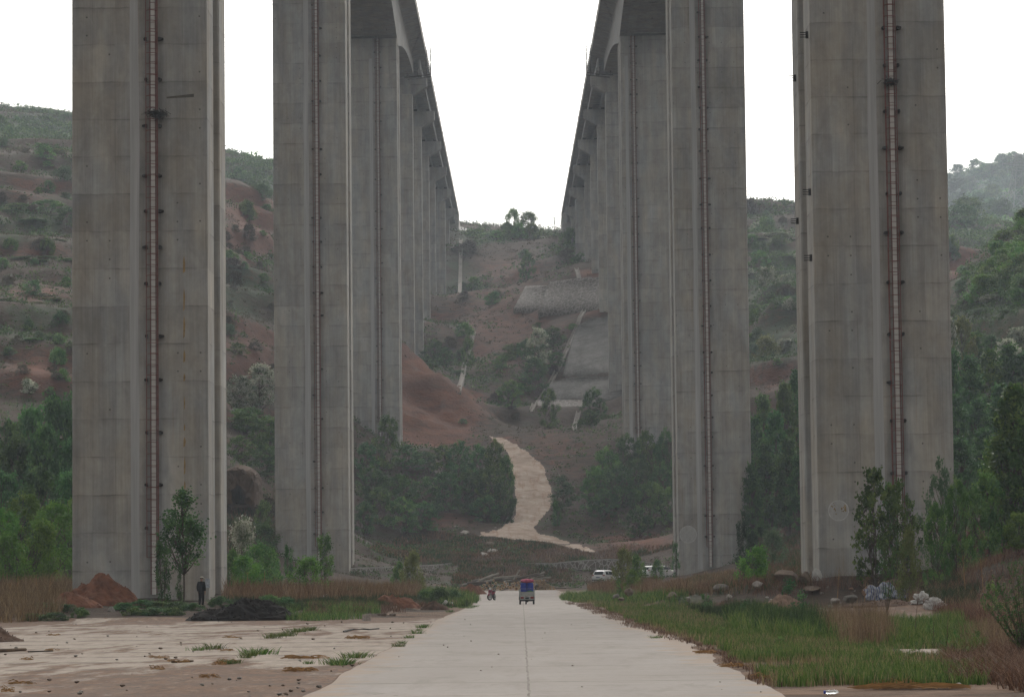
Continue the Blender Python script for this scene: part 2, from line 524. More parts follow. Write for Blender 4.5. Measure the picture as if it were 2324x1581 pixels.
def hit(px, py):
    """where sight lines meet the terrain: arrays of world points (nan where they miss)"""
    px = np.atleast_1d(np.asarray(px, float)); py = np.atleast_1d(np.asarray(py, float))
    a = (px-VW/2)/FD; b = -(py-VH/2)/FD
    D = CF[None]+a[:, None]*CR[None]+b[:, None]*CU[None]
    D = D/D[:, 1:2]
    Ys = np.r_[np.arange(40, 330, 0.8), np.arange(330, 960, 1.2), np.arange(960, 2480, 5)]
    out = np.full((len(px), 3), np.nan)
    done = np.zeros(len(px), bool)
    py0 = None
    for Y in Ys:
        P = CAMPOS+D*Y
        h = tz(P[:, 0], P[:, 1])-P[:, 2]
        if py0 is not None:
            new = (~done) & (h >= 0)
            if new.any():
                f = np.where(h-hp != 0, -hp/(h-hp+1e-12), 0)
                Yh = py0+(Y-py0)*np.clip(f, 0, 1)
                out[new] = (CAMPOS+D*Yh[:, None])[new]
                done |= new
        hp, py0 = h, Y
        if done.all(): break
    return out
def hit1(px, py): return hit([px], [py])[0]

# the cut red mound: bulging, broken face
mp_x, mp_y = proj(np.stack([gx, gy, H], -1).reshape(-1, 3))
mm_ = (np.exp(-(((mp_x-985)/75)**2+((mp_y-910)/95)**2)).reshape(gx.shape))*((gy > 530) & (gy < 590))
H = H+mm_*(fbm(gx/5.5, gy/9, 81, 4)*6.5+fbm(gx/2.4, gy/4, 82, 3)*3.6)
# --- soil zones: bare red earth, green cover, pale dust (fixed to the ground)
V = np.stack([gx, gy, H], -1).reshape(-1, 3)
PX, PY = proj(V)
zr = np.zeros(len(V)); zg = np.zeros(len(V)); zd = np.zeros(len(V))
vy = V[:, 1]
def zone(arr, cx, cy, rx, ry, s, y0=0, y1=9999):
    w = np.exp(-(((PX-cx)/rx)**2+((PY-cy)/ry)**2)*1.2)*s
    w = np.where((vy >= y0) & (vy <= y1), w, 0)
    np.maximum(arr, w, out=arr)
for z in [(980,905,115,145,1.9,520,600),(1090,800,110,60,.6,560,720),(1170,790,70,60,.6,560,720),(1150,640,170,70,.5,700,980),(565,790,90,60,.75,440,540),
          (565,500,90,95,.80,540,720),(80,840,110,70,.80,380,470),(80,665,120,30,.7,430,520),(60,570,110,26,.6,470,580),(90,430,110,36,.5,560,640),(1150,1010,60,30,.7,520,600),
          (1450,1230,110,28,1.0,400,460),(1000,1180,140,22,.7,430,480),(1250,1010,80,60,.6,480,580),(1755,862,90,40,.5,480,530),(1000,720,70,20,.7,640,760),(1330,700,80,20,1.0,600,720),
          (1340,620,60,14,1.0,680,760),(1190,700,50,30,.7,640,760),(2180,620,90,80,.8,600,760),(250,1340,100,30,1.0,150,200),(1240,1240,90,26,.5,400,450),
          (1150,740,190,170,.66,560,760),(1150,620,140,70,.60,760,920),(1300,1040,150,90,.45,470,580),(1350,1240,200,30,.4,395,450),(1330,1205,60,20,.5,430,480),(1370,1160,40,40,.6,440,500)]: zone(zr, *z)
for z in [(80,290,120,40,1.0,680,1100),(570,400,70,70,.9,720,1100),(80,500,120,40,.6,480,640),(565,650,90,70,.8,500,620),(60,740,120,60,.5,420,500),(1755,650,80,110,.9,540,760),
          (1755,780,80,40,.7,500,600),(1755,470,90,20,.4,760,1000),(2240,440,160,80,1.0,1000,2480),(2240,700,120,160,1.0,300,520),(2200,560,120,60,.6,780,1200),(900,1250,160,40,.5,400,450),
          (1230,1225,120,16,.6,400,450),(980,1265,160,18,.5,396,440),(1090,850,120,60,.3,560,720),(1040,640,50,60,.5,760,900),(1090,670,60,40,.6,760,860),(1080,535,60,26,.8,880,960),
          (950,1345,300,40,.5,150,330),(1500,1345,300,40,.5,140,330)]: zone(zg, *z)
zd = np.maximum(zd, np.where((np.abs(V[:, 0]-0.5) < 7+3*fbm(V[:, 0]/6, V[:, 1]/6, 5)*4) & (vy < 345), 0.6, 0))
zd = np.maximum(zd, np.where((V[:, 0] < 0) & (V[:, 0] > -40) & (vy < 150), 0.9, 0))

n = NT('ground')
att = n.n('ShaderNodeAttribute', attribute_name='zone')
sp = n.n('ShaderNodeSeparateColor'); n.t.links.new(att.outputs['Color'], sp.inputs[0])
pos = n.coord('Position')
posf = n.coord('Position', (1, 1, 2.2))
n1 = n.noise(pos, 0.09, 6, 0.62); n2 = n.noise(posf, 0.5, 6, 0.65, 0.4); n3 = n.noise(posf, 1.9, 5, 0.7)
geo = n.n('ShaderNodeNewGeometry')
nz = n.n('ShaderNodeSeparateXYZ'); n.t.links.new(geo.outputs['True Normal'], nz.inputs[0])
steep = n.ramp(nz.outputs[2], [(0.58, 1.0), (0.86, 0.0)])
base = n.mix(n.ramp(n2, [(0.3, 0.0), (0.7, 1.0)]), (0.026, 0.015, 0.009), (0.053, 0.032, 0.020))
base = n.mix(n.ramp(n3, [(0.45, 0.0), (0.75, 0.6)]), base, (0.062, 0.043, 0.028))
red = n.mix(n.ramp(n2, [(0.3, 0.0), (0.72, 1.0)]), (0.058, 0.020, 0.011), (0.122, 0.042, 0.021))
red = n.mix(n.ramp(n3, [(0.3, 0.35), (0.6, 0.0)]), red, (0.075, 0.038, 0.026))
strat = n.noise(n.coord('Position', (.06, .06, .55)), 1.0, 5, .6)
or_ = n.mix(n.ramp(strat, [(0.36, 0.0), (0.64, 1.0)]), (0.078, 0.024, 0.010), (0.165, 0.053, 0.022))
or_ = n.mix(n.ramp(n3, [(0.35, 0.6), (0.55, 0.0)]), or_, (0.055, 0.021, 0.012))
or_ = n.mix(n.ramp(n.noise(n.coord('Position', (.5, .5, 1.1)), 0.35, 6, .7, .8), [(0.44, 0.0), (0.62, 0.75)]), or_, (0.062, 0.026, 0.016))
red = n.mix(n.ramp(sp.outputs[0], [(0.62, 0.0), (0.95, 1.0)]), red, or_)
rf = n.math('ADD', n.math('ADD', sp.outputs[0], n.math('MULTIPLY', steep, 0.45)), n.math('MULTIPLY', n.math('SUBTRACT', n2, 0.5), 1.5))
rf = n.ramp(rf, [(0.30, 0.0), (0.75, 1.0)])
col = n.mix(rf, base, red)
green = n.mix(n.ramp(n3, [(0.3, 0.0), (0.7, 1.0)]), (0.016, 0.032, 0.014), (0.042, 0.066, 0.027))
gf = n.math('ADD', n.math('ADD', sp.outputs[1], 0.10), n.math('MULTIPLY', n.math('SUBTRACT', n1, 0.5), 2.2))
gf = n.math('ADD', gf, n.math('MULTIPLY', n.math('SUBTRACT', n2, 0.5), 1.2))
col = n.mix(n.math('MULTIPLY', n.ramp(gf, [(0.25, 0.0), (0.7, 0.85)]), n.math('SUBTRACT', 1.0, n.math('MULTIPLY', rf, 0.7))), col, green)
dust = n.mix(n.ramp(n2, [(0.3, 0.0), (0.7, 1.0)]), (0.085, 0.048, 0.030), (0.19, 0.120, 0.080))
col = n.mix(n.ramp(n.math('ADD', sp.outputs[2], n.math('MULTIPLY', n.math('SUBTRACT', n2, 0.5), 0.8)), [(0.35, 0.0), (0.7, 1.0)]), col, dust)
n.bump(n.math('ADD', n2, n.math('MULTIPLY', n3, 0.5)), 0.8, 0.5)
M_GROUND = n.out(col, 1.0)

nr, nc = gx.shape
ii = (np.arange(nr-1)[:, None]*nc+np.arange(nc-1)[None]).ravel()
Fq = np.stack([ii, ii+1, ii+nc+1, ii+nc], -1)
me = np_mesh('ground', V, Fq, [M_GROUND], None, True)
ca = me.color_attributes.new('zone', 'FLOAT_COLOR', 'POINT')
ca.data.foreach_set('color', np.stack([zr, zg, zd, np.ones(len(V))], -1).astype(np.float32).ravel())
tag(link_mesh('ground', me), kind='structure')

# --- sheets laid on the ground
def world_sheet(name, xl, xr, ys, lift, mt, nx=24):
    """strip between two edges x(y); follows the ground"""
    P = []
    for y in ys:
        a, b = xl(y), xr(y)
        for k in range(nx+1): P.append((a+(b-a)*k/nx, y, 0))
    P = np.array(P); P[:, 2] = tz(P[:, 0], P[:, 1])+lift
    m = len(ys); k = nx+1
    i = (np.arange(m-1)[:, None]*k+np.arange(nx)[None]).ravel()
    me = np_mesh(name, P, np.stack([i, i+1, i+k+1, i+k], -1), [mt], None, True)
    return tag(link_mesh(name, me), kind='structure')

def px_patch(name, poly, mt, lift=0.1, step=2.0, maxjump=9.0, thick=0.0, parent=None, smooth_=True):
    """patch of real ground surface covering a polygon; lifted off it and optionally thickened"""
    xs = [p[0] for p in poly]; ys = [p[1] for p in poly]
    X = np.arange(min(xs)-step, max(xs)+2*step, step); Yv = np.arange(min(ys)-step, max(ys)+2*step, step)
    A, B = np.meshgrid(X, Yv)
    jx = A+fbm(A/9, B/9, 51)*9; jy = B+fbm(A/9, B/9, 52)*9
    ins = inpoly(jx, jy, poly)
    use = np.zeros_like(ins)
    use[ins] = True
    for dy in (0, 1):
        for dx in (0, 1):
            use[dy:, dx:] |= ins[:ins.shape[0]-dy, :ins.shape[1]-dx]
    idx = np.full(A.shape, -1); idx[use] = np.arange(use.sum())
    P = hit(A[use], B[use])
    F = []
    R_, C_ = A.shape
    for i in range(R_-1):
        for j in range(C_-1):
            if not ins[i, j]: continue
            q = (idx[i, j], idx[i, j+1], idx[i+1, j+1], idx[i+1, j])
            if min(q) < 0: continue
            yy = P[list(q), 1]
            if np.isnan(yy).any() or yy.max()-yy.min() > maxjump: continue
            F.append((q[3], q[2], q[1], q[0]))
    P = np.nan_to_num(P)
    # ground normal
    e = 0.8
    nx = -(tz(P[:, 0]+e, P[:, 1])-tz(P[:, 0]-e, P[:, 1]))/(2*e)
    ny = -(tz(P[:, 0], P[:, 1]+e)-tz(P[:, 0], P[:, 1]-e))/(2*e)
    N = np.stack([nx, ny, np.ones(len(P))], -1); N /= np.linalg.norm(N, axis=1)[:, None]
    P = P+N*lift
    me = np_mesh(name, P, np.array(F), [mt], None, smooth_)
    o = link_mesh(name, me, parent)
    if thick:
        md = o.modifiers.new('thick', 'SOLIDIFY'); md.thickness = thick; md.offset = -1
    return o

# road of cast concrete slabs
n = NT('road')
pos = n.coord('Position')
sx = n.n('ShaderNodeSeparateXYZ'); n.t.links.new(pos, sx.inputs[0])
wob = n.math('MULTIPLY', n.math('SUBTRACT', n.noise(pos, 0.5, 4), 0.5), 0.5)
big = n.noise(n.coord('Position', (1, .35, 1)), 0.35, 5, 0.6)
fin = n.noise(pos, 5.0, 6, 0.7)
wear = n.noise(n.coord('Position', (2.2, .12, 1)), 0.6, 4, 0.6)
col = n.mix(n.ramp(big, [(0.3, 0.0), (0.7, 1.0)]), (0.214, 0.189, 0.170), (0.276, 0.248, 0.226))
col = n.mix(n.ramp(wear, [(0.35, 0.30), (0.65, 0.0)]), col, (0.205, 0.182, 0.172))
col = n.mix(n.ramp(fin, [(0.30, 0.5), (0.5, 0.0)]), col, (0.155, 0.128, 0.11))
dl = n.noise(n.coord('Position', (1, 3.5, 1)), 0.5, 6, 0.7)
col = n.mix(n.ramp(dl, [(0.60, 0.0), (0.70, 0.55)]), col, (0.225,0.158,0.115))
jf = n.math('FRACT', n.math('DIVIDE', n.math('ADD', sx.outputs[1], n.math('MULTIPLY', wob, 0.6)), 10.6))
joint = n.math('LESS_THAN', n.math('ABSOLUTE', n.math('SUBTRACT', jf, 0.62)), 0.011)
jb = n.ramp(n.noise(pos, 0.8, 3), [(0.35, 0.3), (0.6, 1.0)])
cs = n.math('SUBTRACT', sx.outputs[0], n.math('MULTIPLY_ADD', sx.outputs[1], 0.0024, 0.10))
cseam = n.math('LESS_THAN', n.math('ABSOLUTE', n.math('ADD', cs, n.math('MULTIPLY', wob, 0.22))), 0.022)
line = n.math('MULTIPLY', n.math('MAXIMUM', joint, cseam), jb)
col = n.mix(n.math('MULTIPLY', line, 0.9), col, (0.10, 0.08, 0.065))
vor = n.n('ShaderNodeTexVoronoi', feature='DISTANCE_TO_EDGE'); vor.inputs['Scale'].default_value = 0.16
dv = n.n('ShaderNodeVectorMath', operation='ADD'); n.t.links.new(pos, dv.inputs[0])
nv = n.n('ShaderNodeTexNoise'); n.t.links.new(pos, nv.inputs['Vector']); nv.inputs['Scale'].default_value = 0.7
ms = n.n('ShaderNodeVectorMath', operation='SCALE'); n.t.links.new(nv.outputs['Color'], ms.inputs[0]); ms.inputs['Scale'].default_value = 2.0
n.t.links.new(ms.outputs[0], dv.inputs[1]); n.t.links.new(dv.outputs[0], vor.inputs['Vector'])
crack = n.math('MULTIPLY', n.math('LESS_THAN', vor.outputs['Distance'], 0.006), n.ramp(big, [(0.5, 0.0), (0.6, 0.7)]))
col = n.mix(crack, col, (0.13, 0.105, 0.085))
edge = n.math('ABSOLUTE', n.math('SUBTRACT', sx.outputs[0], 0.55))
ed = n.math('ADD', n.math('MULTIPLY', edge, 0.25), n.math('MULTIPLY', n.math('SUBTRACT', n.noise(pos, 0.6, 6, 0.7), 0.5), 1.3))
col = n.mix(n.ramp(ed, [(0.88, 0.0), (1.15, 0.8)]), col, (0.25, 0.18, 0.128))
st_ = n.noise(n.coord('Position', (1, .18, 1)), 0.9, 6, 0.7, 0.4)
col = n.mix(n.ramp(st_, [(0.52, 0.0), (0.68, 0.65)]), col, (0.150, 0.128, 0.112))
wv_ = n.n('ShaderNodeCombineXYZ'); n.set(wv_, 0, n.math('FLOOR', n.math('SUBTRACT', n.math('DIVIDE', sx.outputs[1], 10.6), 0.62))); n.set(wv_, 1, n.math('GREATER_THAN', cs, 0.0))
wt = n.n('ShaderNodeTexWhiteNoise', noise_dimensions='3D'); n.t.links.new(wv_.outputs[0], wt.inputs['Vector'])
col = n.mix(n.math('MULTIPLY', wt.outputs['Value'], 0.28), col, (0.175, 0.152, 0.134))
lane = n.math('ABSOLUTE', n.math('SUBTRACT', n.math('ABSOLUTE', n.math('SUBTRACT', sx.outputs[0], n.math('MULTIPLY_ADD', sx.outputs[1], 0.0024, 0.10))), 1.45))
col = n.mix(n.math('MULTIPLY', n.ramp(lane, [(0.1, 0.30), (0.9, 0.0)]), n.ramp(big, [(0.35, 0.3), (0.65, 1.0)])), col, (0.215, 0.190, 0.172))
hl = n.noise(n.coord('Position', (.25, 2.6, 1)), 0.8, 6, 0.75)
col = n.mix(n.ramp(hl, [(0.58, 0.0), (0.65, 0.6)]), col, (0.13, 0.105, 0.085))
n.bump(fin, 0.3, 0.02)
M_ROAD = n.out(col, 0.85)
ysr = np.arange(15, 326, 1.5)
def rl(y): return -3.55+0.25*float(fbm(np.array(y/6.0), np.array(0.3), 61))+np.interp(y, [60, 143, 225, 300], [0, -.15, .55, .2])-max(0, 56-y)*0.02
def rr(y): return np.interp(y, [20, 52, 80, 110, 143, 180, 225, 260, 300], [4.2, 4.45, 4.9, 5.2, 5.4, 5.2, 4.6, 4.2, 4.6])+1.1*float(fbm(np.array(y/5.0), np.array(7.3), 62))
world_sheet('road', rl, rr, ysr, 0.012, M_ROAD)
# side road bending off to the right in front of the logs
cx_ = [(3.2, 285), (5, 300), (7.5, 309), (11, 315), (16, 320)]
P = []
for k in range(31):
    t = k/30*(len(cx_)-1); i = min(int(t), len(cx_)-2); f = t-i
    a = np.array(cx_[i]); b = np.array(cx_[i+1]); c = a+(b-a)*f; d = (b-a)/np.linalg.norm(b-a); nn = np.array([-d[1], d[0]])
    for s in (-1, -.33, .33, 1):
        q = c+nn*s*(5.5-2.0*t/4); P.append((q[0], q[1], 0))
P = np.array(P); P[:, 2] = tz(P[:, 0], P[:, 1])+0.020
i = (np.arange(30)[:, None]*4+np.arange(3)[None]).ravel()
tag(link_mesh('side_road', np_mesh('side_road', P, np.stack([i, i+4, i+5, i+1], -1), [M_ROAD], None, True)), kind='structure')

# yard of old concrete with earth washed over it
def yardmat(name, amount):
    n = NT(name)
    pos = n.coord('Position')
    a = n.noise(n.coord('Position', (0.42, .085, 1)), 0.62, 8, 0.66, 0.5); b = n.noise(n.coord('Position', (1.3, .24, 1)), 0.9, 7, 0.72, .3)
    f = n.noise(n.coord('Position', (1, .3, 1)), 2.2, 6, 0.7); g = n.noise(n.coord('Position', (1, .25, 1)), 7.0, 4, 0.75)
    con = n.mix(n.ramp(f, [(0.3, 0.0), (0.7, 1.0)]), (0.205, 0.166, 0.134), (0.320, 0.272, 0.228))
    con = n.mix(n.ramp(g, [(0.30, 0.6), (0.44, 0.0)]), con, (0.095, 0.072, 0.055))
    con = n.mix(n.ramp(b, [(0.52, 0.0), (0.70, 0.55)]), con, (0.155, 0.105, 0.075))
    di = n.mix(n.ramp(f, [(0.3, 0.0), (0.7, 1.0)]), (0.066, 0.032, 0.016), (0.158, 0.080, 0.041))
    di = n.mix(n.ramp(b, [(0.35, 0.55), (0.52, 0.0)]), di, (0.115, 0.085, 0.068))
    di = n.mix(n.ramp(g, [(0.38, 0.75), (0.52, 0.0)]), di, (0.050, 0.032, 0.023))
    di = n.mix(n.ramp(n.noise(n.coord('Position', (2.0, .5, 1)), 1.1, 8, .75), [(0.54, 0.0), (0.64, 0.7)]), di, (0.225, 0.150, 0.100))
    s = n.n('ShaderNodeSeparateXYZ'); n.t.links.new(pos, s.inputs[0])
    nearf = n.ramp(n.math('DIVIDE', s.outputs[1], 150.0), [(0.34, 0.16), (0.46, 0.11), (0.53, -0.035+0.035), (0.86, 0.0), (0.97, 0.12)])
    fac = n.math('ADD', n.math('ADD', a, nearf), n.math('MULTIPLY', n.math('SUBTRACT', b, 0.5), 0.35))
    fac = n.math('ADD', fac, n.math('MULTIPLY', n.math('SUBTRACT', f, 0.5), 0.12))
    col = n.mix(n.ramp(fac, [(0.52-amount, 0.0), (0.60-amount, 1.0)]), con, di)
    wv = n.n('ShaderNodeTexWave', bands_direction='Y'); wv.inputs['Scale'].default_value = 0.055; wv.inputs['Distortion'].default_value = 9.0; wv.inputs['Detail'].default_value = 4; wv.inputs['Detail Scale'].default_value = 0.35
    n.t.links.new(pos, wv.inputs['Vector'])
    col = n.mix(n.math('MULTIPLY', n.ramp(wv.outputs['Fac'], [(0.80, 0.0), (0.93, 0.6)]), n.ramp(b, [(0.4, 0.0), (0.55, 1.0)])), col, (0.075, 0.050, 0.036))
    n.bump(f, 0.5, 0.04)
    return n.out(col, 0.95)
M_YARD = yardmat('yard', 0.0)
world_sheet('yard', lambda y: -30+3*math.sin(y*.09), lambda y: rl(y)-0.03, np.arange(20, 160, 2.0), 0.006, M_YARD, 40)
world_sheet('yard_slab', lambda y: 9.2+1.2*math.sin(y*.9), lambda y: 24+1.0*math.sin(y*1.3), np.arange(124, 163, 1.5), 0.03, yardmat('pad', 0.06), 24)
world_sheet('yard_slab', lambda y: 8.9+.5*math.sin(y*2.0), lambda y: 12.2+.3*math.sin(y*1.6), np.arange(47, 57.5, 0.7), 0.010, yardmat('pad_near', 0.05), 16)
world_sheet('yard_slab', lambda y: 8.9+.5*math.sin(y*2.0), lambda y: 11.0, np.arange(72, 80.5, 0.7), 0.05, yardmat('pad_mid', 0.02), 10)

# pale earth track climbing the hill
n = NT('track')
pos = n.coord('Position')
f = n.noise(pos, 0.45, 7, 0.7, 0.5); g = n.noise(pos, 1.6, 5, 0.7)
col = n.mix(n.ramp(f, [(0.3, 0.0), (0.65, 1.0)]), (0.19, 0.122, 0.086), (0.365, 0.300, 0.246))
col = n.mix(n.ramp(g, [(0.30, 0.7), (0.42, 0.0)]), col, (0.15, 0.095, 0.065))
h_ = n.noise(n.coord('Position', (1.2, .16, .3)), 0.9, 5, .65)
col = n.mix(n.ramp(h_, [(0.54, 0.0), (0.66, 0.7)]), col, (0.20, 0.105, 0.062))
n.bump(g, 0.5, 0.2)
M_TRACK = n.out(col, 1.0)
tag(px_patch('hill_track', [(1108,990),(1140,993),(1172,1010),(1207,1035),(1231,1055),(1240,1082),(1252,1110),(1254,1136),(1246,1156),(1229,1176),(1211,1196),(1217,1209),(1264,1221),(1312,1236),(1352,1250),
    (1345,1254),(1290,1242),(1230,1230),(1180,1224),(1130,1220),(1085,1216),(1092,1209),(1130,1204),(1152,1186),(1169,1166),(1173,1140),(1168,1100),(1161,1060),(1150,1030),(1136,1007)],
    M_TRACK, 0.12), kind='structure')
# ------------------------------------------------------------------ the two viaducts
M_CON = concrete('pier_concrete')
M_CON2 = concrete('deck_concrete', (0.34, 0.335, 0.325), 3.4)
M_BEAM = concrete('beam_concrete', (0.31, 0.31, 0.31), 9.0)
M_PALE = plain('pale_concrete', (0.42, 0.40, 0.38), 0.9, var=0.2, scale=1.5)
M_RED = plain('red_oxide_steel', (0.170, 0.052, 0.042), 0.7, var=0.3)
M_STRIP = plain('white_strip', (0.66, 0.645, 0.61), 0.8, var=0.14, scale=1.2)
M_DARK = plain('dark_iron', (0.028, 0.025, 0.023), 0.8)
M_RUST = plain('rusty_lattice', (0.085, 0.075, 0.068), 0.7)
M_STAIN = plain('ladder_stain', (0.135, 0.125, 0.115), 0.95)
BX = 22.28
PW, LT, LG = 8.15, 4.1, 3.8           # pier width, limb thickness, gap between the two limbs
def deckz(y): return 98.6+0.030*(y-505)
RIG = [187.0, 346.0, 505.0]
APP = [593.0+58*k for k in range(6)]
ABUT = 941.0

def boxdepth(y):
    """haunched box girder: deep over the piers, shallow at midspan"""
    c = [r+6 for r in RIG]
    ends = [28.0]+c+[APP[0]-1.0]
    d = min(abs(y-k) for k in c)
    half = 75.0
    t = min(1, d/half)
    return 9.4-5.9*(1-(1-t)**2.0)

def limb_mesh(z0, z1, w, t, taper=0.004):
    m = MB()
    zs = np.linspace(z0, z1, 5)
    rings = []
    for z in zs:
        s = 1-taper*(z-z0)/max(1, z1-z0)
        e = 0.10
        a, b = w/2*s, t
        rings.append([(-a+e, 0, z), (a-e, 0, z), (a, e, z), (a, b-e, z), (a-e, b, z), (-a+e, b, z), (-a, b-e, z), (-a, e, z)])
    m.loft(rings)
    return m

BRK = {}
def ladder_parts(pier, xo, z0, z1, rng, hoops=True, cage_r=0.35, w=1.0):
    """white cable strip with rungs across it, red safety cage, black brackets"""
    m = MB(); m.box((xo-0.12*w, -0.10, z0), (xo+0.12*w, -0.012, z1))
    m.build('cable_strip', M_STRIP, pier)
    m = MB()
    for s in (-1, 1): m.box((xo+s*0.17*w-0.015, -0.20, z0), (xo+s*0.17*w+0.015, -0.14, z1))
    z = z0+0.4
    while z < z1-0.2:
        m.box((xo-0.20*w, -0.185, z-0.012), (xo+0.20*w, -0.155, z+0.012)); z += 0.40
    m.build('ladder', M_RED, pier)
    m = MB()
    zc = z0+2.2
    off = -0.13
    angs = [math.radians(a) for a in (-2, 22, 158, 182)]
    for a in angs:
        x = xo+off*0.5+cage_r*math.cos(a); y = -0.16-cage_r*1.3*math.sin(a)
        m.box((x-0.018, y-0.018, zc), (x+0.018, y+0.018, z1))
    z = zc
    while z < z1-0.1:
        pts = [(xo+off*0.5+cage_r*math.cos(a), -0.17-cage_r*1.3*math.sin(a), z) for a in np.linspace(-0.07, math.pi+0.07, 9)]
        rings = []
        for (x, y, zz) in pts:
            rings.append([(x*1.0, y-0.02, zz-0.016), (x, y+0.02, zz-0.016), (x, y+0.02, zz+0.016), (x, y-0.02, zz+0.016)])
        m.loft(rings)
        z += 0.66+rng.uniform(-.03, .05)
    m.build('safety_cage', M_RED, pier)
    z = z0+3+rng.uniform(0, 1)
    while z < z1-1:
        for s in (-1, 1):
            if rng.random() < 0.12: continue
            l = rng.choice((0, 1, 2))
            if (s, l) not in BRK:
                L_ = (0.08, 0.14, 0.24)[l]
                BRK[(s, l)] = MB().loft([[(-s*.05, -.34, -.12), (s*.05, -.34, -.10), (s*L_, -.28, -.05), (s*L_, -.28, .05), (s*.05, -.34, .09), (-s*.05, -.34, .10)],
                                         [(-s*.05, -.01, -.12), (s*.05, -.01, -.10), (s*L_, -.01, -.05), (s*L_, -.01, .05), (s*.05, -.01, .09), (-s*.05, -.01, .10)]]).mesh('bracket', M_DARK)
            b = link_mesh('bracket', BRK[(s, l)], pier); b.location = (xo+s*0.40, 0, z)
        z += rng.uniform(2.1, 3.2)

def side_brackets(pier, x, side, spots, w):
    """rebar forks left in the inner side faces"""
    for (y, z) in spots:
        m = MB()
        m.box((x if side > 0 else x-0.16, y-0.12, z-0.20), (x+0.16 if side > 0 else x, y+0.12, z+0.20))
        for k in (-0.14, 0.0, 0.14):
            m.tube([(x, y-0.05, z+k), (x+side*0.50, y-0.05, z+k)], 0.03, 5)
        m.build('bracket', M_DARK, pier)

def cap_mesh(y0, ztop, L, hroot, htip, t):
    m = MB()
    a = 3.95
    prof = [(-L, ztop), (L, ztop), (L, ztop-htip), (a, ztop-hroot), (-a, ztop-hroot), (-L, ztop-htip)]
    n = len(prof)
    m.loft([[(x, -t/2, z) for x, z in prof], [(x, t/2, z) for x, z in prof]])
    return m

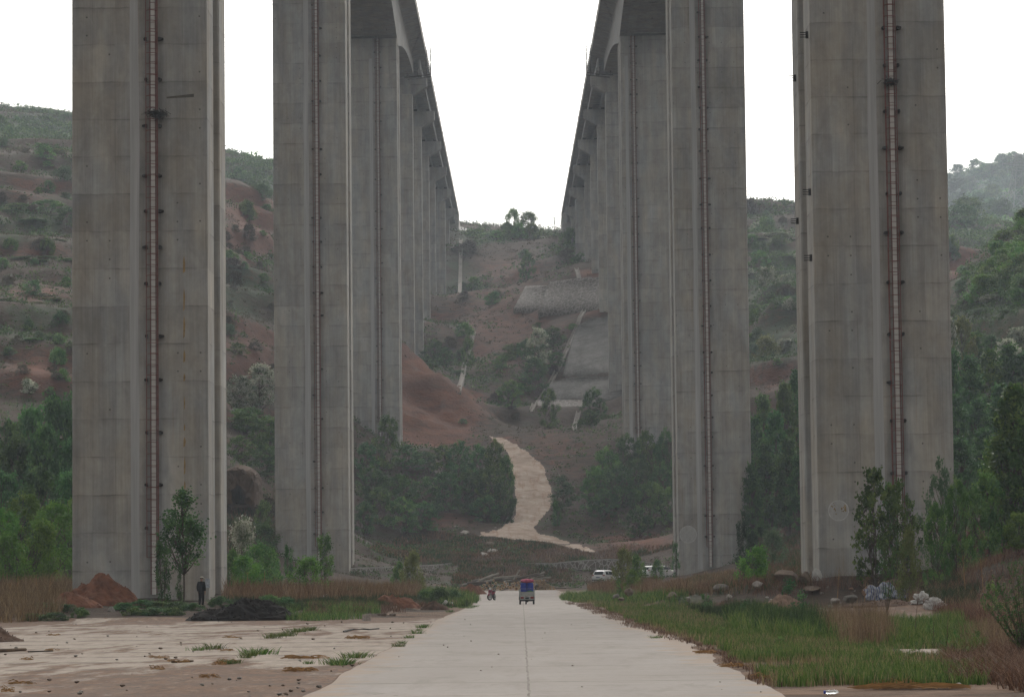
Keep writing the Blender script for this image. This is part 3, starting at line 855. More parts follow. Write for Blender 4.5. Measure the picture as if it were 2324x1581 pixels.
def viaduct(side, label, ladders, seed):
    rng = random.Random(seed)
    root = empty('viaduct', (side*BX, RIG[0], 0), 0, label, 'viaduct')
    oy = RIG[0]
    # rigid-frame piers: two thin limbs one behind the other
    for k, Y in enumerate(RIG):
        g = float(min(tz(side*BX-4, Y), tz(side*BX+4, Y), tz(side*BX, Y+11)))-2.5
        top = deckz(Y+6)-boxdepth(Y+6)
        p = limb_mesh(0, top-g+0.3, PW, LT).build('pier', M_CON, root)
        p.location = (0, Y-oy, g)
        p.color = (ladders[k]/10+0.5, 0, 0, 1)
        r = limb_mesh(0, top-g+0.3, PW, LT).build('rear_limb', M_CON, p)
        r.location = (0, LT+LG, 0)
        gz0 = float(tz(side*BX, Y-0.4))-g
        ladder_parts(p, ladders[k], gz0+0.25, top-g+0.2, rng)
        # pale slurry run and dark weathering beside the ladder
        m = MB(); w = 0.55
        sx = ladders[k]
        for q in range(14):
            za, zb = gz0+(top-g-3-gz0)*q/14, gz0+(top-g-3-gz0)*(q+1)/14
            j = [rng.uniform(-.06, .06) for _ in range(2)]
            if q == 0: jl = j
            m.hexa([(sx-1.42+jl[0], -.004, za), (sx-1.42+w+jl[1], -.004, za), (sx-1.42+w+jl[1], .02, za), (sx-1.42+jl[0], .02, za), (sx-1.42+j[0], -.004, zb), (sx-1.42+w+j[1], -.004, zb), (sx-1.42+w+j[1], .02, zb), (sx-1.42+j[0], .02, zb)])
            jl = j
        m.build('slurry_run', M_PALESTAIN, p)
        if side > 0 and k == 0:
            side_brackets(p, -PW/2+0.02, -1, [(1.2, z-g) for z in (34.6, 25.0, 21.0)], 0)
            side_brackets(p, -PW/2+0.02, -1, [(9.6, z-g) for z in (33.3, 24.2)], 0)
        if k == 2:   # crosswise pipe under the girder
            MB().box((ladders[k]-0.05, -0.28, top-g-0.55), (ladders[k]+0.05, -0.18, top-g+0.75)).box((-3.2 if side < 0 else ladders[k], -0.28, top-g+0.62), (ladders[k] if side < 0 else 3.6, -0.18, top-g+0.75)).build('pipe', M_PALE, p)
    # haunched box girder of the main spans
    m = MB(); rings = []
    ys = np.r_[np.arange(60, 592, 4.0), [591.9]]
    for y in ys:
        zt = deckz(y); d = boxdepth(y); b = 4.08; e = 6.65
        rings.append([(x, y-oy, z) for x, z in [(-e, zt), (e, zt), (e, zt-0.28), (b+0.25, zt-0.95), (b, zt-1.2), (b, zt-d), (-b, zt-d), (-b, zt-1.2), (-b-0.25, zt-0.95), (-e, zt-0.28)]])
    m.loft(rings)
    gd = m.build('box_girder', M_CON2, root)
    # approach spans: deck slab on five beams, resting on hammerhead piers
    m = MB()
    ends = APP+[ABUT]
    for a, b in zip(ends[:-1], ends[1:]):
        a2, b2 = a+0.15, b-0.15
        m.hexa([(-6.65, a2-oy, deckz(a2)-0.30), (6.65, a2-oy, deckz(a2)-0.30), (6.65, b2-oy, deckz(b2)-0.30), (-6.65, b2-oy, deckz(b2)-0.30),
                (-6.65, a2-oy, deckz(a2)), (6.65, a2-oy, deckz(a2)), (6.65, b2-oy, deckz(b2)), (-6.65, b2-oy, deckz(b2))])
        for x in (-5.2, -2.6, 0, 2.6, 5.2):
            for (h0, h1, w) in ((0.302, 2.4, 0.13), (2.4, 3.0, 0.42)):
                m.hexa([(x-w, a2-oy, deckz(a2)-h1), (x+w, a2-oy, deckz(a2)-h1), (x+w, b2-oy, deckz(b2)-h1), (x-w, b2-oy, deckz(b2)-h1),
                        (x-w, a2-oy, deckz(a2)-h0), (x+w, a2-oy, deckz(a2)-h0), (x+w, b2-oy, deckz(b2)-h0), (x-w, b2-oy, deckz(b2)-h0)])
    m.build('beam_span', M_BEAM, root)
    # parapets
    for s in (-1, 1):
        m = MB(); rings = []
        for y in np.r_[np.arange(60, ABUT+14, 8.0), [ABUT+14]]:
            z = deckz(y)
            prof = [(6.66, z-0.42), (6.66, z+1.05), (6.44, z+1.05), (6.30, z+0.01), (6.5, z+0.01), (6.652, z-0.42)]
            rings.append([(s*x, y-oy, zz) for x, zz in (prof if s > 0 else prof[::-1])])
        m.loft(rings)
        m.build('parapet', M_PALE, root)
    m = MB()
    y = APP[0]
    while y < ABUT:
        for s in (-1, 1):
            m.box((s*6.55-0.05, y-oy-0.05, deckz(y)+1.05), (s*6.55+0.05, y-oy+0.05, deckz(y)+1.9))
        y += 29
    m.build('marker_post', M_DARK, root)
    for k, Y in enumerate(APP):
        zc = deckz(Y)-3.45 if k else deckz(Y)-3.9
        g = float(min(tz(side*BX-4, Y), tz(side*BX+4, Y), tz(side*BX, Y+2)))-2.0
        hr, ht = (3.4, 1.8)
        p = cap_mesh(0, zc-g, 6.6, hr, ht, 2.6).build('approach_pier', M_CON2, root)
        p.location = (0, Y-oy+1.3, g)
        ztop = zc-g-hr+0.15
        if k < 2:
            limb_mesh(0, ztop, 7.7, 3.0, 0.0).build('shaft', M_CON, p).location = (0, -1.5, 0)
        else:
            off = 3.85 if k < 4 else 5.0
            for s in (-1, 1):
                c = limb_mesh(0, ztop, 2.5, 2.4, 0.0).build('column', M_CON, p)
                c.location = (s*(3.85-1.25) if k < 4 else s*(5.05-1.25), -1.2, 0)
            m = MB(); z = ztop-11
            while z > 4:
                m.box((-1.6, -0.9, z), (1.6, 0.9, z+2.0)); z -= 7.5
            if m.v: m.build('cross_beam', M_CON, p)
        for x in (-5.2, -2.6, 0, 2.6, 5.2):
            for yy in ((-0.7, 0.7) if k else (0.7,)):
                if 'b' not in BRK: BRK['b'] = MB().box((-.35, -.3, 0), (.35, .3, .44)).mesh('bearing', M_DARK)
                link_mesh('bearing', BRK['b'], p).location = (x, yy, zc-g)
    # abutment with its sloping retaining face
    ga = deckz(ABUT)-14
    MB().box((-6.65, ABUT-oy+0.2, ga), (6.65, ABUT-oy+30, deckz(ABUT)-0.01)).build('abutment', M_PALE, root)
    # inspection frame hung from the inner deck edge over the first hammerhead
    m = MB(); ix = -side
    x0, x1 = ix*6.70, ix*7.55
    ya, yb = 586-oy, 589-oy
    z0, z1 = deckz(588)-4.3, deckz(588)+0.9
    for x in (x0, x1):
        for y in (ya, yb): m.bar((x, y, z0), (x, y, z1), 0.09)
    k = 0; z = z0
    while z <= z1+0.01:
        for y in (ya, yb): m.bar((x0, y, z), (x1, y, z), 0.06)
        for x in (x0, x1): m.bar((x, ya, z), (x, yb, z), 0.06)
        if z+0.85 <= z1:
            for y in (ya, yb):
                a, b = (x0, x1) if k % 2 else (x1, x0)
                m.bar((a, y, z), (b, y, z+0.85), 0.06)
        z += 0.85; k += 1
    m.bar((x1, ya, z0), (ix*3.0, ya+3, z0), 0.14); m.bar((x1, yb, z0), (ix*3.0, yb+3, z0), 0.14)
    m.bar((ix*3.0, ya+3, z0), (ix*3.0, ya+3, z0+1.4), 0.12); m.bar((ix*5.0, ya+2, z0), (ix*5.0, ya+2, z0+1.4), 0.10)
    m.build('inspection_frame', M_RUST, root)
    return root

n = NT('slurry'); v = n.coord('Object', (3, 3, 0.08)); f = n.noise(v, 1.0, 5, 0.7)
M_PALESTAIN = n.out(n.mix(n.ramp(f, [(0.35, 0.0), (0.65, 1.0)]), (0.33, 0.325, 0.32), (0.47, 0.465, 0.46)), 0.9)
VL = viaduct(-1, 'tall grey viaduct whose nearest pier stands behind the man and the red earth heap', (0.82, 0.80, 0.95), 5)
VR = viaduct(1, 'tall grey viaduct whose nearest pier carries a faded painted disc above dry weeds', (0.78, -0.58, -1.95), 6)

# faded painted discs on the right viaduct
def painted_disc(pier, x, z, r, stars):
    m = MB(); N = 40
    m.loft([[(x+r*math.cos(2*math.pi*k/N), -0.006, z+r*math.sin(2*math.pi*k/N)) for k in range(N)], [(x+r*math.cos(2*math.pi*k/N), 0.01, z+r*math.sin(2*math.pi*k/N)) for k in range(N)]])
    n = NT('faded_paint'); f = n.noise(n.coord('Object', (2, 2, 1)), 1.6, 6, 0.7)
    o = m.build('painted_disc', n.out(n.mix(n.ramp(f, [(0.35, 0.0), (0.65, 1.0)]), (0.345, 0.338, 0.325), (0.43, 0.42, 0.41)), 0.9), pier)
    m = MB()
    for k in range(N):
        a, b = 2*math.pi*k/N, 2*math.pi*(k+1)/N
        q = [(x+rr_*math.cos(t), yy, z+rr_*math.sin(t)) for rr_, yy in ((r-.05, -0.012), (r, -0.012)) for t in (a, b)]
        m.add([q[0], q[1], q[3], q[2]], [(0, 1, 2, 3)])
    m.v = [(x_, y_, z_) for x_, y_, z_ in m.v]
    rim = m.build('disc_rim', plain('rim_paint', (0.50, 0.49, 0.48), 0.9), pier)
    if stars:
        m = MB(); rg = random.Random(4)
        for sx in (-0.44, 0.52):
            for q in range(14):
                cx = x+sx*r+rg.uniform(-.14, .14); cz = z+0.28*r+rg.gauss(0, .13); s = rg.uniform(.015, .055)
                pts = [(cx+s*math.cos(t)*rg.uniform(.5, 1.3), -0.0125-0.0004*q, cz+s*math.sin(t)*rg.uniform(.6, 1.8)) for t in np.linspace(0, 2*math.pi, 8)[:-1]]
                m.add(pts, [tuple(range(7))[::-1]])
        m.build('paint_mark', plain('ochre_paint', (0.27, 0.19, 0.08), 0.9, var=.4), pier)
pR = [c for c in VR.children if c.name.startswith('pier')]
pR.sort(key=lambda o: o.location.y)
def pier_local(pier, px, py, Y):
    P = at(px, py, Y); return P[0]-VR.location.x, P[2]-pier.location.z
x, z = pier_local(pR[0], 1903, 1158, RIG[0]); painted_disc(pR[0], x, z, 0.62, True)
x, z = pier_local(pR[1], 1562, 1212, RIG[1]); painted_disc(pR[1], x, z, 0.95, False)
pL = sorted([c for c in VL.children if c.name.startswith('pier')], key=lambda o: o.location.y)
# diagonal tar smear and rust dribbles on the nearest left pier
m = MB()
a = at(378, 222, RIG[0]); b = at(440, 217, RIG[0])
for (q, r, h) in ((a, b, 0.10),):
    zz = [q[2]-pL[0].location.z, r[2]-pL[0].location.z]; xx = [q[0]-VL.location.x, r[0]-VL.location.x]
    m.add([(xx[0], -0.006, zz[0]-h*.5), (xx[1], -0.006, zz[1]-h), (xx[1], -0.006, zz[1]+h), (xx[0], -0.006, zz[0]+h*.5)], [(0, 1, 2, 3)])
m.build('tar_smear', plain('tar', (0.10, 0.09, 0.075), 0.95), pL[0])
M_RUSTP = plain('rust_paint', (0.30, 0.20, 0.09), 0.95, var=.4)
rg = random.Random(8)
x0 = at(418, 700, RIG[0])[0]-VL.location.x
z = at(418, 1160, RIG[0])[2]-pL[0].location.z; zt = at(418, 600, RIG[0])[2]-pL[0].location.z
while z < zt:
    l = rg.uniform(.4, 1.5); w = rg.uniform(.03, .085)
    pts = [(x0-w, -0.006, z), (x0+w*rg.uniform(.3, 1), -0.006, z+l*.1), (x0+w, -0.006, z+l*.6), (x0, -0.006, z+l), (x0-w*.8, -0.006, z+l*.7)]
    MB().add(pts, [(0, 1, 2, 3, 4)]).build('rust_stain', M_RUSTP, pL[0]); z += l+rg.uniform(.2, .9)
# ------------------------------------------------------------------ plants
def leaf_quads(C, size, rng, up=0.35, aspect=0.6, droop=0.0):
    """rhombic leaves at centres C (n,3); size scalar or (n,)"""
    n = len(C)
    size = np.broadcast_to(size, (n,))*rng.uniform(0.65, 1.35, n)
    a = rng.normal(size=(n, 3)); a[:, 2] = a[:, 2]*(1-up)-droop
    a /= np.linalg.norm(a, axis=1)[:, None]
    b = rng.normal(size=(n, 3)); b -= a*(a*b).sum(1)[:, None]
    b /= np.linalg.norm(b, axis=1)[:, None]
    A = a*size[:, None]*0.5; B = b*(size*aspect)[:, None]*0.5
    V = np.stack([C-A, C+B-A*0.1, C+A, C-B-A*0.1], 1).reshape(-1, 3)
    F = np.arange(4*n).reshape(n, 4)
    return V, F

M_BARK = plain('bark', (0.085, 0.068, 0.052), 0.9)
M_PBARK = plain('pale_bark', (0.21, 0.19, 0.16), 0.9)
G = {
 'dark':   leafmat('leaf_dark',   [(0.021, 0.062, 0.020), (0.048, 0.120, 0.037), (0.141, 0.265, 0.076)], tone=True),
 'mid':    leafmat('leaf_mid',    [(0.031, 0.078, 0.020), (0.071, 0.153, 0.037), (0.225, 0.345, 0.085)], tone=True),
 'bright': leafmat('leaf_bright', [(0.035, 0.096, 0.014), (0.087, 0.210, 0.029), (0.181, 0.334, 0.052)], tone=True),
 'yellow': leafmat('leaf_yellow', [(0.068, 0.084, 0.024), (0.142, 0.162, 0.046), (0.257, 0.257, 0.081)], tone=True),
 'grey':   leafmat('leaf_grey',   [(0.045, 0.084, 0.045), (0.087, 0.141, 0.075), (0.158, 0.210, 0.120)], tone=True),
 'blossom': leafmat('leaf_blossom', [(0.042, 0.084, 0.039), (0.087, 0.140, 0.067), (0.182, 0.224, 0.126)], tone=True, blossom=(0.45, (0.56, 0.56, 0.46))),
 'juniper': leafmat('leaf_juniper', [(0.016, 0.031, 0.019), (0.029, 0.052, 0.031), (0.047, 0.073, 0.044)], tone=True),
 'scrub':  leafmat('leaf_scrub', [(0.034, 0.025, 0.015), (0.062, 0.047, 0.028), (0.075, 0.074, 0.038)], tone=True),
}

def make_plant(kind, seed):
    """crown mesh, trunk mesh, height, width"""
    rg = np.random.default_rng(seed); pr = random.Random(seed)
    tm = MB(); L = []; TN = []
    spec = dict(
        broad=(9.0, 7.5, 0.10, 74, 125, 0.36, 0.62), feathery=(8.0, 7.0, 0.04, 84, 125, 0.27, 0.50), bushy=(6.0, 5.2, 0.16, 62, 46, 0.24, 0.34), poplar=(8.0, 3.4, 0.17, 60, 60, 0.24, 0.34), sapling=(8.0, 3.6, 0.36, 64, 62, 0.21, 0.40), spray=(6.0, 4.4, 0.06, 46, 40, 0.24, 0.24),
        shrub=(3.0, 3.6, 0.0, 70, 75, 0.15, 0.34), column=(4.0, 1.6, 0.0, 40, 70, 0.14, 0.22), cypress=(7.0, 2.6, 0.0, 60, 70, 0.24, 0.30),
        bare=(7.0, 4.5, 0.1, 40, 9, 0.22, 0.4), tall=(13.0, 5.0, 0.12, 120, 90, 0.36, 0.58), weed=(1.0, 1.1, 0.05, 16, 40, 0.075, 0.13), thicket=(2.2, 5.0, 0.0, 60, 80, 0.2, 0.42))[kind]
    Ht, W, z0, nc, nl, ls, cr = spec
    def env(t):
        if kind == 'sapling': return math.sin(math.pi*min(1, 0.06+0.94*max(0, t)**0.8))**0.8
        if kind == 'bushy': return (0.62+0.38*math.sin(math.pi*min(1, t*1.05)))*(1 if t < .6 else max(.3, 1-(t-.6)*1.7))
        if kind == 'spray': return (0.55+0.45*math.sin(math.pi*min(1, t*1.1)))*(1 if t < .75 else max(.25, 1-(t-.75)*2.6))
        if kind in ('poplar', 'tall'): return math.sin(math.pi*min(1, max(0, t)**0.75))**0.75*0.95+0.05
        if kind == 'column': return 0.55+0.45*math.sin(math.pi*t)
        if kind == 'cypress': return max(0.05, (1-t)**0.8*min(1, 0.5+t*4))
        if kind == 'shrub' or kind == 'thicket': return math.sqrt(max(0.02, 1-(t)**2.2))*(0.75+0.25*min(1, t*4))
        if kind == 'feathery': return math.sqrt(max(0.02, 1-abs(t-0.32)**1.9/0.68**1.9)) if t > .32 else 0.80+0.2*t/.32
        return max(0.12, math.sin(math.pi*min(1, 0.12+0.88*t))**0.6)
    lob = [(pr.uniform(0, 6.28), pr.uniform(0.78, 1.18), pr.uniform(1.2, 3.0)) for _ in range(4)]
    # main stems
    stems = 1 if kind in ('poplar', 'broad', 'cypress', 'bare', 'tall', 'sapling') else pr.randint(4, 6)
    sp_ = []
    for s in range(stems):
        a = pr.uniform(0, 6.28); r = 0 if stems == 1 else W*pr.uniform(.02, .10)
        top = Ht*(0.93 if stems == 1 else pr.uniform(.6, .88))
        lean = W*(0.04 if stems == 1 else pr.uniform(.1, .3))
        pts = []
        for k in range(7):
            f = k/6
            pts.append((r*math.cos(a)+lean*f**1.3*math.cos(a)+pr.uniform(-.02, .02)*W, r*math.sin(a)+lean*f**1.3*math.sin(a)+pr.uniform(-.02, .02)*W, -0.25+(top+0.25)*f))
        base = Ht*((0.011 if kind in ('sapling', 'poplar') else 0.022) if stems == 1 else 0.010)
        tm.tube(pts, [base*(1-0.85*k/6) for k in range(7)], 6)
        sp_.append(pts)
    for c in range(nc):
        t = pr.random()**(0.9 if kind != 'cypress' else 1.25)
        a = pr.uniform(0, 6.28)
        rad = W/2*env(t)
        for (la, lf, lw) in lob: rad *= 1+(lf-1)*max(0, math.cos((a-la)))**2*math.exp(-((t-0.5)*lw)**2)
        rr_ = rad*math.sqrt(pr.uniform(0.12, 1.0))*pr.choice([1, 1, 1, 0.88, 1.06])
        z = Ht*(z0+(1-z0)*t)
        cc = np.array([rr_*math.cos(a), rr_*math.sin(a), z])
        # limb from a stem out to the clump
        if c % (1 if kind == 'bare' else 2) == 0 and kind not in ('weed',):
            st = pr.choice(sp_)
            zz = max(Ht*z0*0.9, z-rr_*pr.uniform(.5, 1.0)-0.05*Ht)
            k = min(5, max(0, int((zz+0.25)/(st[-1][2]+0.25)*6)))
            p0 = np.array(st[k]); mid = (p0+cc)/2+np.array([0, 0, -0.06*np.linalg.norm(cc-p0)])
            tm.tube([tuple(p0), tuple(mid), tuple(cc)], [Ht*.007, Ht*.0045, Ht*.002], 4)
        k = int(nl*pr.uniform(.55, 1.35))
        s = cr*pr.uniform(.7, 1.35)
        sq = 0.62 if kind in ('broad', 'tall') else (1.25 if kind in ('poplar', 'column', 'cypress', 'spray', 'sapling') else 0.85)
        q = rg.normal(size=(k, 3))*np.array([s, s, s*sq])*0.52
        L.append(cc+q); tn = pr.random(); TN.append(np.full(k, tn))
        # a few flyaway sprays
        if pr.random() < .5:
            d = cc/np.linalg.norm(cc-np.array([0, 0, z*0.6])+1e-6)
            q = cc+np.outer(rg.uniform(.2, 1.6, max(3, k//8)), np.array([math.cos(a), math.sin(a), .7]))*s+rg.normal(size=(max(3, k//8), 3))*s*.15
            L.append(q); TN.append(np.full(len(q), tn))
    C = np.concatenate(L)
    C[:, 2] = np.maximum(C[:, 2], 0.04*Ht if kind in ('shrub', 'thicket', 'column', 'weed', 'feathery') else 0.1*Ht)
    if kind == 'cypress': V, F = leaf_quads(C, ls, rg, up=-0.6, aspect=.5)
    else: V, F = leaf_quads(C, ls, rg, aspect=0.62 if kind != 'feathery' else 0.42)
    return V, F, tm, Ht, W, np.concatenate(TN)

PROTO = {}
def tone_attr(me, tn):
    a = me.attributes.new('tone', 'FLOAT', 'FACE'); a.data.foreach_set('value', tn.astype(np.float32))
def proto(kind, mat, var):
    key = (kind, mat, var)
    if key not in PROTO:
        gk = (kind, var)
        if gk not in PROTO: PROTO[gk] = make_plant(kind, hash_seed(kind)+var*13)
        V, F, tm, Ht, W, TN = PROTO[gk]
        cm = np_mesh('crown', V, F, [G[mat]])
        tone_attr(cm, TN)
        if ('t',)+gk not in PROTO: PROTO[('t',)+gk] = tm.mesh('trunk', M_PBARK if kind in ('poplar', 'bare') else M_BARK, True)
        PROTO[key] = (cm, PROTO[('t',)+gk], Ht, W)
    return PROTO[key]
def hash_seed(s): return sum(ord(c)*(i+3) for i, c in enumerate(s))

PRNG = random.Random(77)
NAMES = dict(bushy='sapling', sapling='sapling', spray='sapling', broad='tree', feathery='tree', poplar='sapling', shrub='shrub', column='shrub', cypress='conifer', bare='tree', tall='tree', weed='weed', thicket='shrub')
def set_plant(kind, mat, x, y, z, h, w, label, group=None, name=None, cat=None, var=None, tilt=0.0):
    cm, tmm, Ht, W = proto(kind, mat, PRNG.randrange(3) if var is None else var)
    nm = name or NAMES[kind]
    o = empty(nm, (x, y, z), PRNG.uniform(0, 6.28), label, cat or nm, group)
    s = (w/W, w/W, h/Ht)
    for part, me in (('crown' if nm in ('tree', 'conifer', 'sapling') else 'foliage', cm), ('trunk' if nm in ('tree', 'conifer', 'sapling') else 'stem', tmm)):
        c = link_mesh(part, me, o); c.scale = s
        if tilt: c.rotation_euler = (0, tilt, 0)
    return o

def plant(kind, mat, px, top, Y, wpx, label, group=None, name=None, var=None, cat=None, tilt=0.0):
    p = at(px, top, Y)
    g = float(tz(p[0], Y))
    h = max(p[2]-g, 0.35)
    return set_plant(kind, mat, p[0], Y, g-0.12*min(1, h/4), h*1.03, wpx*Y/FD, label, group, name, cat, var, tilt)

def plants(rows, label, group, name=None, cat=None):
    for (kind, mat, px, top, Y, w) in rows: plant(kind, mat, px, top, Y, w, label, group, name, None, cat)

# --- near the left viaduct
plants([('feathery','bright',2,1160,212,130),('feathery','bright',58,1128,218,150),('feathery','bright',122,1146,214,130),('feathery','bright',160,1142,228,110),('feathery','bright',-70,1150,212,140),('shrub','bright',95,1190,206,110),('shrub','bright',20,1215,204,110)],
       'bright green bush between the brown weeds and the dark trees beside the left pier', 'bright green bushes beside the left pier')
plants([('broad','dark',15,962,312,130),('broad','dark',72,938,322,140),('broad','dark',134,905,318,130),('broad','dark',182,935,322,120),('broad','dark',-50,950,318,150),
        ('broad','dark',40,1005,290,130),('broad','dark',105,985,288,130),('broad','dark',160,1000,292,120),('broad','dark',5,1075,262,120),('broad','dark',90,1070,258,130),('broad','dark',160,1080,262,110)],
       'dark leafy tree in the dense row behind the bright green bushes', 'dark trees behind the bright bushes')
plant('sapling','dark',416,1118,175,112,'slender poplar sapling with bare lower trunk in front of the concrete pier', var=0)
plant('column','dark',369,1232,172,36,'narrow leafy shrub at the foot of the white ladder strip', name='shrub')
plant('column','dark',408,1290,170,20,'small leafy shoot round the foot of the poplar sapling', name='shrub')
plant('shrub','blossom',553,1186,226,78,'shrub with pale blossom on top beside the pier edge behind the dry grass')
plants([('shrub','mid',588,1236,222,90),('shrub','mid',525,1250,220,50),('shrub','mid',612,1250,232,70),('shrub','bright',560,1265,214,90)],
       'green shrub behind the dry grass between the two ladder piers', 'green shrubs in the gap between the piers')
plant('shrub','bright',700,1268,206,96,'bright green bush at the foot of the second ladder pier')
plant('column','mid',735,1222,212,44,'slim shrub growing up the ladder of the second pier', name='shrub')
plant('column','dark',655,1240,214,22,'thin dark shrub at the outer edge of the second pier', name='shrub')
plant('shrub','yellow',936,1255,262,62,'light green shrub in front of the stone wall', var=1)
plant('shrub','mid',905,1278,268,40,'small shrub beside the light green one by the wall')
plants([('thicket','dark',285,1372,164,70),('thicket','dark',325,1368,166,80),('thicket','mid',365,1366,166,70),('thicket','dark',402,1366,165,80),('thicket','dark',438,1370,164,56),('thicket','mid',300,1384,160,60),('thicket','dark',350,1380,160,80),('thicket','mid',392,1382,160,60)],
       'low dark green weed clump in front of the ladder foot', 'weed clumps before the ladder')
plants([('thicket','dark',100,1370,164,100),('thicket','dark',150,1374,162,90),('thicket','mid',75,1392,156,60),('thicket','dark',125,1390,156,80),('thicket','mid',185,1384,158,50)],
       'low green weed clump under the brown weeds beside the big red heap', 'weed clumps beside the red heap')
plants([('thicket','dark',500,1356,176,60),('thicket','mid',610,1352,182,60),('thicket','dark',650,1356,178,50),('thicket','dark',800,1335,205,80),('thicket','mid',770,1340,206,60),('thicket','dark',1000,1338,235,60),('thicket','dark',1030,1342,236,50),('thicket','mid',965,1340,236,50)],
       'low dark weed clump in the weedy strip left of the road', 'weed clumps left of the road')
# --- gap between the first two left piers
plants([('broad','blossom',590,830,462,86),('broad','blossom',545,852,452,66)], 'white blossoming tree below the red cliff', 'blossoming trees below the red cliff')
plants([('broad','mid',560,925,425,110),('broad','mid',612,950,420,90),('broad','dark',530,945,432,70),('feathery','mid',545,990,405,90),('feathery','dark',600,1010,400,90),('broad','dark',590,1075,393,60)],
       'green tree above the cave mouth', 'trees above the cave')
plants([('shrub','mid',598,1140,360,50),('shrub','dark',600,1190,345,70),('shrub','scrub',575,1235,330,80),('shrub','scrub',610,1130,372,60)], 'low dark bush on the bank below the cave', 'bushes below the cave')
# --- wood in front of the hill, left of the track
plants([('feathery','mid',880,948,478,72),('feathery','dark',832,1008,470,66),('feathery','dark',925,1010,482,74),('feathery','dark',965,1025,486,66),('feathery','mid',1005,1012,486,56),('feathery','dark',1045,1003,484,70),
        ('feathery','dark',1085,1012,482,70),('feathery','mid',1125,1003,478,64),('feathery','mid',1150,1040,471,46),('feathery','dark',850,1060,458,90),('feathery','dark',905,1080,460,90),('feathery','dark',960,1085,464,90),
        ('feathery','dark',1015,1075,468,90),('feathery','dark',1070,1070,468,90),('feathery','mid',1118,1065,466,80),('feathery','dark',1140,1095,462,60),('feathery','mid',862,1108,447,80),('feathery','mid',912,1130,448,84),
        ('feathery','dark',826,1140,440,60),('feathery','dark',965,1140,452,70),('feathery','dark',1100,1125,460,80)],
       'dark green tree in the thicket at the left of the pale track', 'trees left of the track')
# --- right of the track
plants([('feathery','mid',1375,1022,474,90),('feathery','dark',1422,992,480,96),('feathery','mid',1466,985,484,66),('feathery','dark',1506,978,480,56),('feathery','mid',1352,1062,468,80),('feathery','dark',1402,1058,464,110),
        ('feathery','dark',1450,1045,468,90),('feathery','mid',1478,1098,450,88),('feathery','dark',1448,1150,446,64),('feathery','mid',1514,1108,450,60),('feathery','dark',1500,1050,466,60),('feathery','dark',1370,1110,458,70)],
       'dark green tree in the thicket at the right of the pale track', 'trees right of the track')
plant('poplar','grey',1276,1082,462,58,'pale leafed small tree standing alone beside the bend of the track', name='tree', var=1)
plant('shrub','dark',1262,1140,456,26,'small dark shrub below the lone pale tree')
plant('feathery','mid',1155,864,570,64,'lone green tree on the slope above the top of the track')
plant('feathery','mid',1245,886,556,54,'slim green tree in front of the lower stone facing')
plant('feathery','dark',1346,882,548,62,'bushy tree just beside the grey sprayed slope')
plant('feathery','dark',1338,930,534,54,'low round tree below the bushy one by the sprayed slope')
plant('broad','blossom',1222,748,622,58,'white blossoming tree half way up the red slope', var=1)
plants([('feathery','dark',1252,742,640,64),('feathery','dark',1196,770,630,40),('feathery','dark',1215,815,606,70),('feathery','dark',1262,800,620,50),('shrub','dark',1275,696,682,66),('shrub','mid',1300,735,650,30)],
       'dark bush round the blossoming tree on the red slope', 'bushes round the blossoming tree')
plant('feathery','dark',1196,572,800,38,'single dark bush in the middle of the upper bank')
plant('feathery','dark',1314,574,770,40,'dark bush at the head of the upper drain chute')
plants([('feathery','dark',985,772,640,66),('feathery','dark',1012,790,630,50),('feathery','dark',965,812,615,50),('shrub','mid',1062,770,636,34),('shrub','dark',1040,840,618,50),('shrub','mid',1000,850,600,36)],
       'dark bush beside the lowest columns above the red mound', 'bushes above the red mound')
# --- skyline in the middle
plant('shrub','bright',1163,477,912,50,'taller of two trees on the skyline between the viaducts', name='tree', var=0)
plant('shrub','mid',1198,484,914,66,'wider of two trees on the skyline between the viaducts', name='tree', var=2)
plants([('shrub','mid',1150,506,910,40),('shrub','bright',1178,508,909,44),('shrub','mid',1208,508,910,46)], 'green bush filling the foot of the two skyline trees', 'bushes at the skyline trees')
plant('bare','grey',1226,506,935,30,'wispy bush right of the skyline trees')
plant('bare','grey',1259,492,940,34,'thin nearly bare tree on the skyline beside the bridge end')
plants([('shrub','mid',1058,540,915,30),('shrub','mid',1080,532,912,36),('shrub','mid',1104,528,910,36),('shrub','bright',1128,524,908,40),('shrub','mid',1146,530,905,30),('shrub','mid',1180,533,912,40)],
       'green bush in the row along the top of the upper bank', 'bushes along the top of the bank')
# --- between the two right piers
plants([('broad','blossom',1742,606,630,56),('broad','blossom',1784,622,626,56),('broad','blossom',1722,548,720,56),('broad','blossom',1765,528,735,76),('broad','blossom',1796,548,725,56)],
       'pale blossoming tree high on the hazy slope', 'blossoming trees high on the hazy slope')
plants([('shrub','yellow',1738,765,545,70),('shrub','blossom',1782,770,548,66),('shrub','grey',1712,778,548,50)], 'yellowish flowering bush on the edge of the earth bank', 'bushes on the earth bank')
plants([('feathery','mid',1722,570,680,56),('feathery','mid',1790,580,690,40),('feathery','mid',1716,690,590,40),('feathery','mid',1790,690,590,40),('shrub','mid',1750,690,600,60)], 'green bush on the hazy slope above the bank', 'bushes on the hazy slope')
plants([('tall','mid',1732,905,405,62),('tall','mid',1782,880,392,62),('tall','dark',1712,955,385,58),('tall','dark',1806,850,400,58),('tall','dark',1758,945,376,72),('tall','dark',1740,1010,356,70),('tall','dark',1790,1000,350,66),('tall','dark',1705,1060,345,50),('tall','dark',1810,1040,340,50)],
       'tall dark tree in the stand between the second and the painted pier', 'trees between the right piers')
plant('shrub','grey',1755,1205,260,66,'greyish bush in front of the tall trees beside the painted pier')
plants([('column','juniper',1682,1192,214,32),('column','juniper',1702,1210,212,26),('column','juniper',1722,1195,216,24)], 'dark upright shrub behind the bright bush by the ladder pier', 'upright dark shrubs by the pier', 'shrub')
